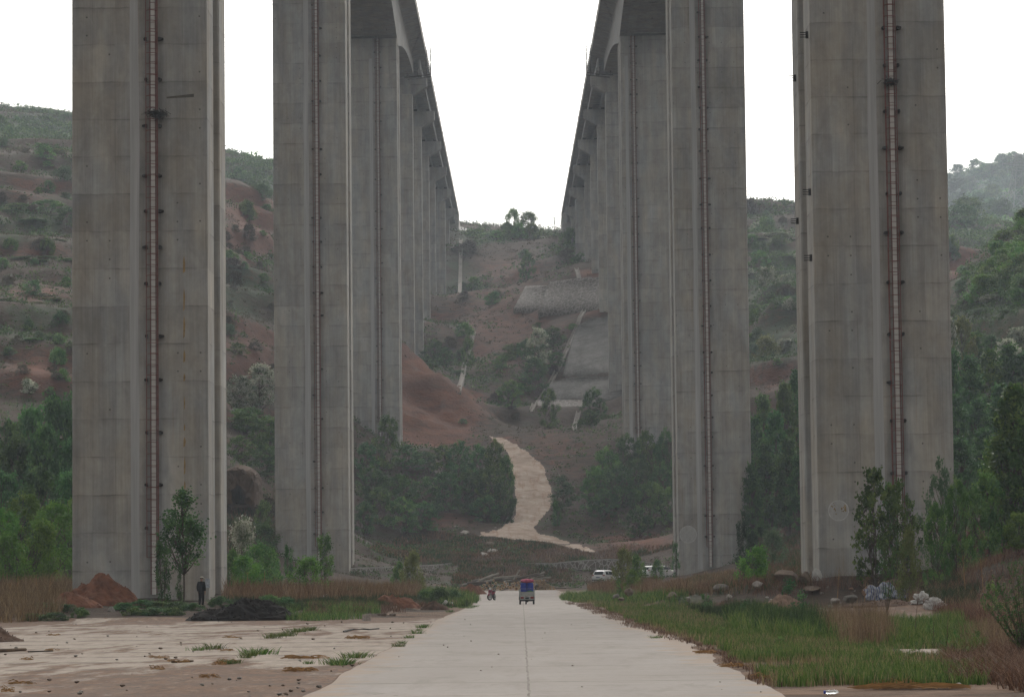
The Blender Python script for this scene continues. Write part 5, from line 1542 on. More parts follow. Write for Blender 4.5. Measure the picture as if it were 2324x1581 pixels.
# ------------------------------------------------------------------ stones and litter
M_ROCKS = [plain('rock_grey', (0.20, 0.185, 0.165), .95, var=.35, scale=4), plain('rock_brown', (0.155, 0.118, 0.092), .95, var=.35, scale=4), plain('rock_pale', (0.34, 0.31, 0.28), .95, var=.3, scale=4), plain('rock_orange', (0.26, 0.165, 0.115), .95, var=.3, scale=4)]
def rock_mesh(seed, flat=0.7, angular=0.38, mt=0):
    import bmesh
    bm = bmesh.new(); bmesh.ops.create_icosphere(bm, subdivisions=3, radius=0.5)
    rg = random.Random(seed)
    cuts = [(Vector((rg.gauss(0, 1), rg.gauss(0, 1), rg.gauss(0, .8))).normalized(), rg.uniform(.24, .42)) for _ in range(11)]
    for v in bm.verts:
        for nrm, d in cuts:
            k = v.co.dot(nrm)-d
            if k > 0: v.co -= nrm*k*(0.6+angular)
        q = v.co*3
        v.co *= 1+0.16*float(fbm(np.array(q.x+q.z*.7+seed*5), np.array(q.y+q.z*.9), seed, 3))*1.2
        v.co.z *= flat
    me = bpy.data.meshes.new('rock'); bm.to_mesh(me); bm.free()
    me.materials.append(M_ROCKS[mt])
    return me
def rock(px, py, w, h, Y, label, mt, seed, name='rock', cat='rock', depth=1.0):
    if px > 1500 and 1300 < py < 1400: Y = min(184.0, hit1(px, py+h*.5)[1])
    s = FD/Y; p = at(px, py, Y); g = float(tz(p[0], Y))
    o = link_mesh(name, rock_mesh(seed, mt=mt)); W_, H_ = w/s, h/s
    o.scale = (W_*1.05, W_*depth, H_*1.55); o.rotation_euler = (0, 0, seed*1.7)
    if depth == 1.0: pass
    o.location = (p[0], Y, at(px, py, Y)[2]); return tag(o, label, cat)
for i, (px, py, w, h, Y, lab, mt) in enumerate([
    (1397,1352,19,15,214,'grey rounded rock beside the tiny upright shrub',0),(1428,1343,25,20,216,'brown rock with a flat dark face behind the low shrub',1),(1410,1358,14,10,208,'small red brown stone in front of two rocks',1),
    (1528,1352,38,20,185,'wide pale brown rock at the start of the rubble bank',1),(1562,1359,14,10,178,'small white pointed stone on the rubble bank',2),(1655,1353,17,14,168,'square pale stone block on the rubble bank',2),
    (1721,1325,27,22,176,'rounded pale boulder in front of the bright green bush',2),(1790,1306,68,34,180,'largest brown boulder at the foot of the painted pier',1),(1826,1312,40,32,178,'rough brown boulder leaning on the largest one',1),
    (1840,1338,50,18,168,'flat brown rock half buried in dry weeds',1),(1893,1362,28,16,150,'tilted white slab stone on the rubble strip',2),(1928,1358,36,26,150,'square grey brown rock right of the tilted slab',0),(1968,1340,26,26,154,'orange earth block beside the striped plastic sheet',3),
    (1636,1333,44,16,176,'low grey rock bank behind the square pale block',0),(1884,1376,16,10,146,'small grey stone under the tilted slab',0),(1606,1360,20,10,172,'flat brown stone between the pointed stone and the block',1),
    (2176,1556,18,15,55,'round pale stone on the straw at the front edge',2),(2136,1535,10,9,58,'small white lump in the brown tangle',2),(255,1388,24,24,163,'dark standing stone beside the red earth heap',0),
    (2188,1225,22,26,176,'round rusty brown clump on top of the dry bank',3),(2010,1395,12,7,138,'small brown stone on the rear concrete pad',1),(1840,1226,16,6,430,'pale rock lying on the hill foot',2)]):
    rock(px, py, w, h, Y, lab, mt, 20+i)
rg = random.Random(9)
for k in range(90):   # loose stones strewn over the rubble
    px = rg.uniform(1540, 2310); Y = rg.uniform(160, 181); X = (px-1167)/FD*Y; w = rg.uniform(.12, .5)
    o = link_mesh('rock', rock_mesh(60+k % 6, mt=rg.randrange(4))); o.scale = (w, w*.9, w*.7); o.rotation_euler = (rg.uniform(-.4, .4), 0, rg.uniform(0, 6)); o.location = (X, Y, float(tz(X, Y))+w*.15)
    tag(o, 'loose stone strewn along the rubble by the concrete pad', 'rock', 'loose stones on the rubble')
for k in range(150):
    Y = 51+99*rg.random()**2.0; X = -rg.uniform(3.4, 4.4+Y*.155) if k < 125 else rg.uniform(-3, 4.3); w = rg.uniform(.025, .10)*(1+Y/200)*(1 if k < 125 else .5)
    o = link_mesh('pebble', rock_mesh(60+k % 6, mt=rg.choice((0, 1, 1)))); o.scale = (w, w, w*.7); o.location = (X, Y, float(tz(X, Y))+w*.2+.01)
    tag(o, 'small dark stone lying on the yard left of the road' if k < 125 else 'tiny stone lying on the concrete road', 'stone', 'small stones on the yard' if k < 125 else 'tiny stones on the road')
for k in range(22):   # white scraps of rock on the slope behind the logs
    px, py = rg.uniform(900, 1500), rg.uniform(1180, 1262); P = hit1(px, py)
    if np.isnan(P[0]): continue
    w = rg.uniform(.25, .8); o = link_mesh('rock', rock_mesh(60+k % 6, mt=rg.choice((2, 2, 0)))); o.scale = (w*1.3, w, w*.6); o.rotation_euler = (0, 0, k); o.location = P
    tag(o, 'pale rock fragment on the brown slope above the stone wall', 'rock', 'rock fragments on the slope')
for px, py, w, lab in ((1118,1255,22,'big tilted concrete slab in the gully above the logs'),(1100,1262,18,'broken concrete slab lower in the gully above the logs'),(1055,1212,18,'pale broken block left of the track fork'),(1112,1238,20,'dark rock in the gully below the track fork')):
    P = hit1(px, py); s = w/FD*P[1]
    o = MB().hexa([(-.5, -.35, -.1), (.5, -.3, -.1), (.45, .35, -.1), (-.4, .4, -.1), (-.48, -.33, .08), (.5, -.28, .1), (.42, .33, .12), (-.4, .36, .08)]).build('broken_slab', M_ROCKS[2 if 'dark' not in lab else 1])
    o.scale = (s, s, s*1.2); o.location = P+np.array([0, 0, .25]); o.rotation_euler = (.5, .2, px); tag(o, lab, 'slab')

M_BAG = plain('white_plastic', (0.50, 0.49, 0.47), .5, var=.25, scale=2.5)
n = NT('striped_sheet'); w_ = n.n('ShaderNodeTexWave'); w_.inputs['Scale'].default_value = 0.9; w_.inputs['Distortion'].default_value = 3.0; w_.inputs['Detail'].default_value = 1
n.t.links.new(n.coord('Object', (1.6, .8, 2.2)), w_.inputs['Vector'])
M_TARP = n.out(n.ramp(w_.outputs['Fac'], [(0.30, (0.36, 0.37, 0.42)), (0.50, (0.42, 0.40, 0.38)), (0.56, (0.055, 0.085, 0.24)), (0.85, (0.10, 0.13, 0.29)), (0.9, (0.40, 0.41, 0.44))]), .55)
def crumple(px, py, w, h, Y, mt, label, seed, name, cat, amp=.5, sub=4):
    import bmesh
    bm = bmesh.new(); bmesh.ops.create_icosphere(bm, subdivisions=sub, radius=0.5)
    for v in bm.verts:
        q = v.co.normalized()*1.7
        a = float(fbm(np.array(q.x+q.z+seed*9.1), np.array(q.y-q.z*.8+seed), seed, 4)); b = abs(float(fbm(np.array(q.x*2.2-q.z+seed), np.array(q.y*2.2+q.z*1.7), seed+3, 3)))
        v.co *= 1+amp*2.0*a-b*amp*1.8
        if v.co.z < -.22: v.co.z = -.22+(v.co.z+.22)*.15
    me = bpy.data.meshes.new(name); bm.to_mesh(me); bm.free(); me.materials.append(mt)
    if px > 1500: Y = min(184.0, hit1(px, py+h*.4)[1])
    o = link_mesh(name, me); s = FD/Y; p = at(px, py, Y); g = float(tz(p[0], Y))
    o.scale = (w/s*1.15, w/s*.8, h/s*1.5); o.rotation_euler = (0, 0, 0.0); o.location = (p[0], Y, g+.22*h/s*1.45); return tag(o, label, cat)
crumple(1999,1345,56,36,149,M_TARP,'crumpled blue and white striped plastic sheet on the rubble',1,'plastic_sheet','plastic sheet',.8)
crumple(2045,1348,48,20,149.5,M_TARP,'smaller torn piece of striped plastic sheet beside the crumpled one',2,'plastic_sheet','plastic sheet',.9)
crumple(2010,1368,34,9,147,M_TARP,'flat blue strip of plastic sheet at the foot of the crumpled one',5,'plastic_sheet','plastic sheet',.9)
crumple(2092,1360,42,24,144,M_BAG,'white plastic sack with pointed top beside the striped sheet',3,'plastic_sack','sack',.75)
crumple(2122,1372,44,28,142,M_BAG,'white plastic sack under the dry twigs right of the pointed one',4,'plastic_sack','sack',.75)
crumple(1853,1298,20,26,178,M_BAG,'white plastic sack at the foot of the light pier edge',6,'plastic_sack','sack',.6)
crumple(1015,1362,26,12,218,M_BAG,'white rubbish bag in the weeds behind the roadside',7,'rubbish_bag','bag',.6)
crumple(1032,1358,20,14,219,M_PINKEARTH,'beige rubbish bag next to the white one by the road',8,'rubbish_bag','bag',.6)
crumple(1024,1366,12,7,215,plain('red_rag_cloth',(0.22,.03,.04)),'small red rag between the two rubbish bags',9,'rag','rag',.6)
crumple(740,1352,11,9,196,M_BAG,'white crumpled plastic scrap in the weeds behind the black soil',10,'plastic_scrap','scrap',.4,3)
crumple(1050,1352,24,6,230,M_BAG,'low white rubbish in the weeds by the red earth heap',12,'rubbish_bag','bag',.7)
for px, py, w, h, lab in ((832,1400,17,13,'pale stone block with a flat top at the yard edge'),(867,1395,18,8,'brown wooden block left of a smaller block at the yard edge'),(891,1395,13,6,'smaller brown block at the yard edge')):
    Y = 2/((py+h*.5-1311)/FD); s = FD/Y; p = at(px, py, Y)
    o = MB().box((-.5, -.5, 0), (.5, .5, 1), bevel=.12).build('kerb_block', M_ROCKS[2 if py > 1399 else 1]); o.scale = (w/s, w/s*.9, h/s*1.1); o.rotation_euler = (0, 0, .4); o.location = (p[0], Y, 0.0); tag(o, lab, 'block')
Y = 186; p = at(894, 1380, Y); o = MB().box((-.17, -.1, 0), (.17, .1, .14), bevel=.03).build('foam_box', M_BAG); o.location = (p[0], Y, float(tz(p[0], Y))+.02); tag(o, 'small white foam block lying before the small red heap', 'foam block')

# bottle lying at the front of the grass
Y = 52.0; p = at(1889, 1567, Y)
root = empty('plastic_bottle', (p[0], Y, float(tz(p[0], Y))+.045), math.radians(8), 'clear plastic bottle with blue cap lying at the front edge', 'bottle')
m = MB(); xs = [(-.115, .026), (-.11, .033), (-.06, .034), (-.055, .031), (-.02, .031), (-.015, .034), (.05, .034), (.085, .018), (.10, .013)]
m.tube([(x, 0, 0) for x, r in xs], [r for x, r in xs], 14); b = m.build('body', None, root)
n = NT('clear_plastic'); n.b.inputs['Transmission Weight'].default_value = 0.75; n.b.inputs['Alpha'].default_value = 1
b.data.materials.clear(); b.data.materials.append(n.out((0.85, 0.9, 0.92), .25))
m = MB().tube([(-.118, 0, 0), (-.145, 0, 0)], .028, 12); m.build('cap', plain('blue_cap', (.03, .06, .35), .4), root)

# sticks, hoses and straw
M_STICK = plain('stick_wood', (0.105, 0.070, 0.045), .95, var=.4)
M_STRAW = plain('straw', (0.30, 0.175, 0.075), .9, var=.4)
def stick(pts, r, mt, label, name='stick', cat='stick'):
    P = []
    for px, py in pts:
        Y = 2/((py-1308-(1162-px)*.011)/FD); q = at(px, py, Y); P.append((q[0], Y, max(0, float(tz(q[0], Y)))+r+.01))
    c = np.array(P[0]); m = MB(); m.tube([tuple(np.array(q)-c) for q in P], [r*(1-.4*k/len(P)) for k in range(len(P))], 7)
    o = m.build(name, mt); o.location = c; tag(o, label, cat)
stick([(-30,1481),(20,1479),(58,1477)], .06, M_STICK, 'thick brown stick lying on the pale yard')
stick([(64,1479),(90,1478),(120,1477)], .02, M_DARK, 'thin dark stick in line with the thick brown one')
stick([(780,1434),(800,1429),(825,1428),(838,1429),(860,1427)], .035, M_DARK, 'wavy black hose lying near the road edge', 'hose', 'hose')
stick([(390,1503),(420,1502),(438,1501)], .03, M_STICK, 'brown stick lying in the middle of the yard')
rg = random.Random(77)
def straw(px, py, w, d, cnt, label, seed, r=.008):
    Y = 2/((py-1308-(1162-px)*.011)/FD); q = at(px, py, Y); W_ = w/FD*Y; rg = random.Random(seed); m = MB()
    for k in range(cnt):
        a = rg.gauss(0, .22); L = W_*rg.uniform(.12, .4); x, y = rg.uniform(-W_/2, W_/2)*.85, rg.gauss(0, d*.35); z = abs(rg.gauss(0, .03))+.012
        dx, dy = math.cos(a)*L/2, math.sin(a)*L/2
        m.tube([(x-dx, y-dy, z), (x+rg.gauss(0, .02), y+rg.gauss(0, .03), z+rg.uniform(0, .04)), (x+dx, y+dy, z*.8)], r*rg.uniform(.7, 1.6), 3)
    o = m.build('straw', M_STRAW); o.location = (q[0], Y, float(tz(q[0], Y))+.012); tag(o, label, 'straw', 'straws on the yard' if 'few loose' in label else None)
straw(680, 1522, 76, .5, 60, 'loose bundle of orange straw near the road in the dirt yard', 1)
straw(812, 1448, 56, .8, 40, 'small strip of straw between the hose and the weeds', 2, .012)
straw(692, 1494, 100, .4, 45, 'long thin strip of straw on the yard', 3)
for k in range(14): straw(rg.uniform(0, 640), rg.uniform(1430, 1575), rg.uniform(26, 60), .25, 24, 'few loose straws scattered over the dirt yard', 30+k, .007)
straw(1772, 1537, 130, 1.3, 120, 'orange straw heap along the front edge of the green grass', 4)
straw(1665, 1512, 60, .6, 40, 'little straw strip where the grass meets the road', 5)
straw(2075, 1561, 250, .7, 150, 'long band of straw beside the round pale stone', 6)
straw(2020, 1551, 120, .4, 70, 'dark dry stalks at the front of the grass behind the straw band', 7)
straw(1600, 1482, 50, .8, 30, 'thin straw strip further up the road edge', 8, .011)
M_BRICK = plain('brick', (0.215, 0.095, 0.065), .95, var=.3, scale=8)
for k, (px, py, ang, lab) in enumerate(((2046,1452,.2,'broken red brick on the left of the small brick heap'),(2068,1450,-.3,'dark red brick in the middle of the small heap'),(2058,1443,.6,'red brick lying on top of the small heap'),(2100,1455,.1,'flat red brick apart on the right of the heap'),(2084,1446,.9,'pale broken brick behind the flat one'))):
    Y = 97; p = at(px, py, Y); o = MB().box((-.16, -.08, 0), (.16, .08, .1), bevel=.015).build('brick', M_BRICK if k != 4 else M_ROCKS[2]); o.location = (p[0], Y+(.3 if k in (2, 4) else 0), max(float(tz(p[0], Y)), p[2]-.06)); o.rotation_euler = (0.05, .08, ang); tag(o, lab, 'brick')

# ------------------------------------------------------------------ log pile
M_LOGBARK = plain('poplar_bark', (0.235, 0.215, 0.185), .9, var=.55, scale=5)
M_LOGDARK = plain('dark_bark', (0.12, 0.10, 0.085), .95, var=.4, scale=5)
n = NT('cut_wood'); tc = n.n('ShaderNodeTexCoord'); sx = n.n('ShaderNodeSeparateXYZ'); n.t.links.new(tc.outputs['Object'], sx.inputs[0])
r2 = n.math('SQRT', n.math('ADD', n.math('MULTIPLY', sx.outputs[0], sx.outputs[0]), n.math('MULTIPLY', sx.outputs[2], sx.outputs[2])))
M_CUT = n.out(n.ramp(n.math('MULTIPLY', r2, 1.0), [(0.30, (0.16, 0.08, 0.045)), (0.5, (0.34, 0.20, 0.11)), (0.66, (0.58, 0.42, 0.26)), (0.92, (0.60, 0.45, 0.29))]), .9)
LOGM = []
for k in range(6):
    rg = random.Random(k); m = MB(); N = 12; rings = []
    for y in (0, .25, .5, .75, 1.0):
        rings.append([((1+rg.uniform(-.07, .07))*math.cos(2*math.pi*i/N)+.05*math.sin(y*5+k), y, (1+rg.uniform(-.07, .07))*math.sin(2*math.pi*i/N)) for i in range(N)])
    m.loft(rings); m.m[-1] = 1; m.m[-2] = 1
    LOGM.append(m.mesh('log', [M_LOGDARK if k % 3 == 1 else M_LOGBARK, M_CUT]))
def log(px, py, Y, r, L, rz, rx, label, group, k):
    o = link_mesh('log', LOGM[k % 6]); o.scale = (r, L, r); o.rotation_euler = (rx, 0, rz); o.location = at(px, py, Y); return tag(o, label, 'log', group)
rg = random.Random(3)
k = 0
for px in np.arange(1206, 1262, 4.1):    # neat stack, sawn ends to the road
    hmax = np.interp(px, [1200, 1235, 1246, 1262], [1311, 1314, 1325, 1333])
    py = 1335.5
    while py > hmax:
        log(px+rg.uniform(-1.2, 1.2), py, 330+rg.uniform(-.4, .6), rg.uniform(.075, .125), rg.uniform(1.8, 2.6), rg.uniform(-.1, .1), 0, 'round sawn log end facing the road in the stack right of the tricycle', 'logs stacked end on', k); k += 1
        py -= rg.uniform(4.2, 5.2)
for (px, py, r) in [(1098,1327,.15),(1104,1333,.11),(1113,1334,.16),(1125,1323,.12),(1131,1330,.13),(1139,1328,.12),(1147,1331,.14),(1153,1330,.13),(1158,1333,.17),(1163,1325,.12),(1172,1335,.25),(1183,1334,.26),(1191,1330,.15),(1196,1335,.18),
                    (1106,1322,.13),(1118,1328,.12),(1120,1316,.11),(1176,1321,.13),(1143,1321,.11),(1202,1334,.2),(1210,1335.5,.18),(1212,1326,.14),(1135,1336,.15),(1090,1331,.12),(1096,1335,.15),(1120,1336,.15),(1110,1328,.13),(1146,1325,.13),(1152,1324,.12),(1165,1330,.2),(1178,1328,.15),(1188,1326,.14),(1200,1328,.14),(1128,1334,.13),(1141,1334,.15),(1083,1334,.12),(1168,1323,.12)]:
    log(px, py, 329+rg.uniform(-.5, .5), r, rg.uniform(1.2, 2.2), rg.uniform(-.35, .35), rg.uniform(-.08, .08), 'ringed sawn log end in the loose pile left of the tricycle', 'logs in the loose pile', k); k += 1
for (px, py, r, L, a, rx) in [(1100,1319,.12,2.6,-1.25,.12),(1112,1315,.13,3.4,-1.4,.05),(1130,1316,.11,3.0,-1.35,-.03),(1078,1322,.12,2.4,-1.0,.35),(1060,1322,.13,2.6,-1.7,.02),(1050,1326,.12,2.2,-1.4,.1),(1088,1317,.15,2.4,-1.1,.3),(1070,1318,.12,2.6,-1.3,.15),(1120,1312,.13,2.8,-1.5,.08),(1155,1313,.12,2.4,-1.4,.1),(1172,1312,.10,2.6,-1.3,.2),(1150,1318,.12,2.2,-1.2,.1),(1165,1316,.09,1.4,-.9,.9),(1185,1322,.10,2.8,-1.5,.04),(1195,1317,.10,2.6,-1.45,.12),
                              (1190,1313,.09,2.2,-1.3,.16),(1200,1309,.08,1.9,-1.2,.2),(1186,1327,.10,1.4,-.6,.8),(1140,1313,.12,3.2,-1.55,.03),(1070,1327,.12,2.0,-1.3,.1),(1215,1332,.09,2.4,-1.5,0),(1262,1333,.07,1.6,-1.5,0),(1248,1334,.08,1.8,-1.2,0),(1205,1314,.09,2.0,-.9,.4)]:
    log(px, py, 330.6+rg.uniform(-.3, .8), r, L, a, rx, 'pale barked log lying crosswise on top of the pile behind the tricycle', 'logs lying crosswise', k); k += 1

# ------------------------------------------------------------------ the man by the pier
def skin_obj(name, verts, edges, radii, mt, parent, root=0, sub=2):
    me = bpy.data.meshes.new(name); me.from_pydata(verts, edges, []); me.update()
    me.materials.append(mt)
    o = link_mesh(name, me, parent)
    sk = o.modifiers.new('skin', 'SKIN'); sk.use_smooth_shade = True
    if not me.skin_vertices: me.attributes  # layer is made with the modifier
    sv = me.skin_vertices[0].data
    for i, r in enumerate(radii):
        sv[i].radius = (r, r) if not hasattr(r, '__len__') else r
        sv[i].use_root = (i == root)
    ss = o.modifiers.new('subdivide', 'SUBSURF'); ss.levels = sub; ss.render_levels = sub
    return o
M_SKIN = plain('skin', (0.30, 0.165, 0.115), .6, var=.12)
M_JACKET = plain('black_jacket', (0.010, 0.011, 0.014), .9, var=.4, scale=8)
M_TROUSER = plain('black_trousers', (0.012, 0.012, 0.014), .9, var=.4, scale=8)
M_CAP = plain('cream_cap', (0.42, 0.38, 0.31), .8, var=.15, scale=9)
M_HAIR = plain('black_hair', (0.012, 0.010, 0.009), .7)
Y = 178.0
gp = at(457, 1376, Y); g = float(tz(gp[0], Y))
man = empty('person', (gp[0], Y, g), math.radians(-28), 'man in black jacket and trousers and cream cap standing with his back turned', 'person')
bv, be, br = [], [], []
def bone(p, r, par=None):
    bv.append(p); br.append(r)
    if par is not None: be.append((par, len(bv)-1))
    return len(bv)-1
# facing +Y; pelvis root
pel = bone((0, 0, .93), (.125, .09)); wa = bone((0, .0, 1.10), (.12, .09), pel); ch = bone((0, .0, 1.28), (.165, .115), wa); nk0 = bone((0, .0, 1.42), (.075, .07), ch); nk = bone((.0, .015, 1.49), (.055, .06), nk0)
hd = bone((.01, .03, 1.57), (.075, .088), nk); hd2 = bone((.012, .035, 1.655), (.068, .08), hd)
for s in (-1, 1):
    sh = bone((s*.175, 0, 1.385), .062, ch); el = bone((s*.232, -.02, 1.12), .047, sh); wr = bone((s*.228, .03, .885), .031, el); pm = bone((s*.224, .045, .815), (.020, .040), wr)
    hip = bone((s*.09, 0, .86), .092, pel); kn = bone((s*.10, .012, .48), .06, hip); an = bone((s*.105, -.02, .09), .042, kn); toe = bone((s*.125, .13, .035), .036, an)
    for f in range(4):
        y0 = .075-.022*f
        L = (.038, .044, .042, .032)[f]
        a = bone((s*.222, y0*1.0+.005, .775), .0095, pm); b = bone((s*.216, y0+.010, .775-L), .0085, a); bone((s*.204, y0+.012, .775-L*1.75), .0075, b)
    t1 = bone((s*.212, .088, .815), .011, pm); bone((s*.203, .100, .780), .009, t1)
skin_obj('body', bv, be, br, M_SKIN, man)
jv = [(0, 0, .77), (0, 0, 1.05), (0, -.005, 1.28), (0, .0, 1.43), (0, .01, 1.475)]; jr = [(.215, .16), (.19, .145), (.20, .145), (.10, .085), (.068, .066)]; je = [(0, 1), (1, 2), (2, 3), (3, 4)]
for s in (-1, 1):
    k = len(jv); jv += [(s*.185, 0, 1.385), (s*.245, -.02, 1.12), (s*.240, .026, .90)]; jr += [.085, .068, .054]; je += [(2, k), (k, k+1), (k+1, k+2)]
skin_obj('jacket', jv, je, jr, M_JACKET, man)
tv = [(0, 0, .98)]; tr_ = [(.165, .125)]; te = []
for s in (-1, 1):
    k = len(tv); tv += [(s*.09, 0, .80), (s*.10, .01, .48), (s*.105, -.02, .10)]; tr_ += [.105, .082, .07]; te += [(0, k), (k, k+1), (k+1, k+2)]
skin_obj('trousers', tv, te, tr_, M_TROUSER, man)
import bmesh
def ball(name, c, r, mt, parent, cut=None, rot=0):
    bm = bmesh.new(); bmesh.ops.create_uvsphere(bm, u_segments=20, v_segments=12, radius=1)
    if cut is not None: bmesh.ops.delete(bm, geom=[v for v in bm.verts if v.co.z < cut], context='VERTS')
    for v in bm.verts: v.co = Vector((v.co.x*r[0], v.co.y*r[1], v.co.z*r[2]))
    me = bpy.data.meshes.new(name); bm.to_mesh(me); bm.free(); me.materials.append(mt)
    me.polygons.foreach_set('use_smooth', np.ones(len(me.polygons), bool))
    o = link_mesh(name, me, parent); o.location = c; o.rotation_euler = (0, 0, rot); return o
hr = math.radians(-45)
ball('hair', (.01, .025, 1.60), (.090, .104, .098), M_HAIR, man, -.25, hr)
cap_ = ball('cap', (.012, .03, 1.655), (.102, .118, .088), M_CAP, man, -.02, hr)
m = MB(); ring = []
for a in np.linspace(-1.1, 1.1, 9): ring.append((math.sin(a)*.085, .085+math.cos(a)*.105))
ring += [(.06, .07), (-.06, .07)]
m.loft([[(x, y, -.015+.03*(y > .1)*(-1)-.0) for x, y in ring], [(x, y, .0-.03*(y > .1)) for x, y in ring]])
m.build('brim', M_CAP, cap_)
# features on the turned head
q = Matrix.Rotation(hr, 4, 'Z')
fm = MB()
def fpt(x, y, z): v = q @ Vector((x, y, z)); return (v.x+.01, v.y+.03, v.z+1.57)
fm.loft([[fpt(-.014, .082, .035), fpt(.014, .082, .035), fpt(.010, .088, .06), fpt(-.010, .088, .06)], [fpt(-.012, .112, .018), fpt(.012, .112, .018), fpt(.005, .10, .05), fpt(-.005, .10, .05)]])
fm.build('nose', M_SKIN, man)
for s in (-1, 1):
    ball('eye', fpt(s*.032, .082, .052), (.012, .008, .007), M_HAIR, man); ball('ear', fpt(s*.086, -.01, .035), (.012, .022, .034), M_SKIN, man, rot=hr)
    mm = MB().box((s*.115-.045, -.09, .0), (s*.115+.045, .17, .075), bevel=.03); mm.build('shoe', M_HAIR, man)
ball('mouth', fpt(0, .084, -.012), (.024, .008, .005), plain('lips', (.20, .08, .065), .6), man, rot=hr)

# ------------------------------------------------------------------ cargo tricycle and its load
M_TRIKE = plain('grey_paint', (0.33, 0.34, 0.33), .55, metal=.1, var=.2)
M_RUBBER = plain('rubber', (0.016, 0.016, 0.017), .85)
M_RIM = plain('wheel_rim', (0.40, 0.40, 0.40), .4, metal=.6, var=.1)
M_TAIL = plain('tail_lamp', (0.22, 0.014, 0.012), .35)
M_CHAS = plain('chassis', (0.02, 0.02, 0.021), .7)
def wheel(root, c, r, w, axis='X', name='wheel', spokes=0):
    o = bpy.data.objects.new(name, None); COL.objects.link(o); o.parent = root; o.location = c
    ax = (1, 0, 0)
    N = 24; m = MB(); rings = []
    for (x, rr_) in ((-w/2, r*.72), (-w/2, r*.93), (-w*.3, r), (w*.3, r), (w/2, r*.93), (w/2, r*.72)):
        rings.append([(x, rr_*math.cos(2*math.pi*k/N), rr_*math.sin(2*math.pi*k/N)) for k in range(N)])
    m.loft(rings, cap=False)
    V_ = m.v; m.build('tyre', M_RUBBER, o, True)
    m = MB()
    if spokes:
        rings = [[(x, rr_*math.cos(2*math.pi*k/N), rr_*math.sin(2*math.pi*k/N)) for k in range(N)] for (x, rr_) in ((-w*.45, r*.60), (-w*.45, r*.73), (w*.45, r*.73), (w*.45, r*.60), (-w*.45, r*.60))]
        m.loft(rings, cap=False); m.disc((0, 0, 0), r*.2, ax, w*1.1, 14)
        for k in range(spokes):
            a = 2*math.pi*k/spokes; m.hexa([(x, r*p*math.cos(a+d), r*p*math.sin(a+d)) for x in (-w*.3, w*.3) for p, d in ((.18, -.3), (.62, -.16), (.62, .16), (.18, .3))])
    else:
        m.disc((0, 0, 0), r*.73, ax, w*.7, 20); m.disc((0, 0, 0), r*.25, ax, w*1.15, 12)
    m.build('rim', M_RIM, o)
    return o
Y = 225.0; p = at(1196.5, 1371, Y)
tk = empty('cargo_tricycle', (p[0], Y, 0.016), math.radians(1.5), 'small grey cargo tricycle seen from behind on the road, loaded with barrels', 'tricycle')
m = MB(); m.box((-.53, .03, .60), (.53, 1.75, .64))
for x in (-.55, .52): m.box((x, 0, .56), (x+.03, 1.75, 1.03), bevel=.008)
m.box((-.519, 1.72, .641), (.519, 1.75, 1.10)); m.build('cargo_bed', M_TRIKE, tk)
m = MB(); m.box((-.515, -.03, .62), (.515, -.003, .90), bevel=.008)
for cx in (-.31, 0, .31): m.disc((cx, -.033, .77), .105, (0, 1, 0), .012, 18)
m.box((-.5, -.05, .875), (.5, -.031, .905)); m.box((-.5, -.045, .63), (.5, -.031, .65)); m.build('tailgate', M_TRIKE, tk)
m = MB(); m.box((-.52, -.02, .37), (.52, .02, .585)); m.box((-.54, -.07, .335), (.54, -.022, .37)); m.build('rear_panel', M_TRIKE, tk)
for s in (-1, 1):
    m = MB(); m.box((s*.36-.12, -.045, .415), (s*.36+.12, -.0205, .545), bevel=.02); m.build('tail_light', M_TAIL, tk)
    m = MB(); m.loft([[(s*.505-.06, .62+.34*math.cos(a)*q_, .26+.34*math.sin(a)*q_) for q_ in (1.0, 1.05)]+[(s*.505+.06, .62+.34*math.cos(a)*q_, .26+.34*math.sin(a)*q_) for q_ in (1.05, 1.0)] for a in np.linspace(.15, math.pi-.15, 9)]); m.build('mudguard', M_CHAS, tk)
    wheel(tk, (s*.485, .62, .262), .262, .115)
    m = MB().box((s*.52-.045, -.02, .90), (s*.52+.045, .03, 1.10), bevel=.01); m.build('corner_post', M_TRIKE, tk)
m = MB(); m.box((-.125, -.035, .395), (.125, -.0205, .50)); m.build('number_plate', M_CHAS, tk)
m = MB(); m.box((-.50, .03, .30), (.50, .10, .368)); m.box((-.45, .55, .22), (.45, .68, .32)); m.tube([(-.25, .1, .45), (-.12, 2.6, .45)], .035, 6); m.tube([(.25, .1, .45), (.12, 2.6, .45)], .035, 6); m.disc((0, .62, .27), .12, (0, 1, 0), .2, 12); m.build('chassis', M_CHAS, tk)
wheel(tk, (0, 2.62, .262), .262, .09)
m = MB(); m.tube([(-.07, 2.62, .262), (-.07, 2.45, .85)], .025, 6); m.tube([(.07, 2.62, .262), (.07, 2.45, .85)], .025, 6); m.tube([(0, 2.5, .7), (0, 2.4, 1.0)], .03, 6); m.build('fork', M_CHAS, tk)
m = MB(); m.tube([(-.36, 2.2, 1.02), (-.2, 2.38, 1.02), (.2, 2.38, 1.02), (.36, 2.2, 1.02)], .018, 6); m.build('handlebar', M_CHAS, tk)
m = MB(); m.box((-.14, 1.85, .68), (.14, 2.15, .76), bevel=.04); m.build('seat', M_RUBBER, tk)
m = MB(); m.loft([[(-.1, y, z0), (.1, y, z0), (.12, y, z1), (-.12, y, z1)] for y, z0, z1 in ((2.12, .55, .74), (2.25, .55, .82), (2.42, .6, .80))]); m.build('fuel_tank', plain('trike_red', (.22, .03, .03), .4), tk)
M_BARREL = plain('blue_barrel', (0.020, 0.045, 0.30), .45, var=.15)
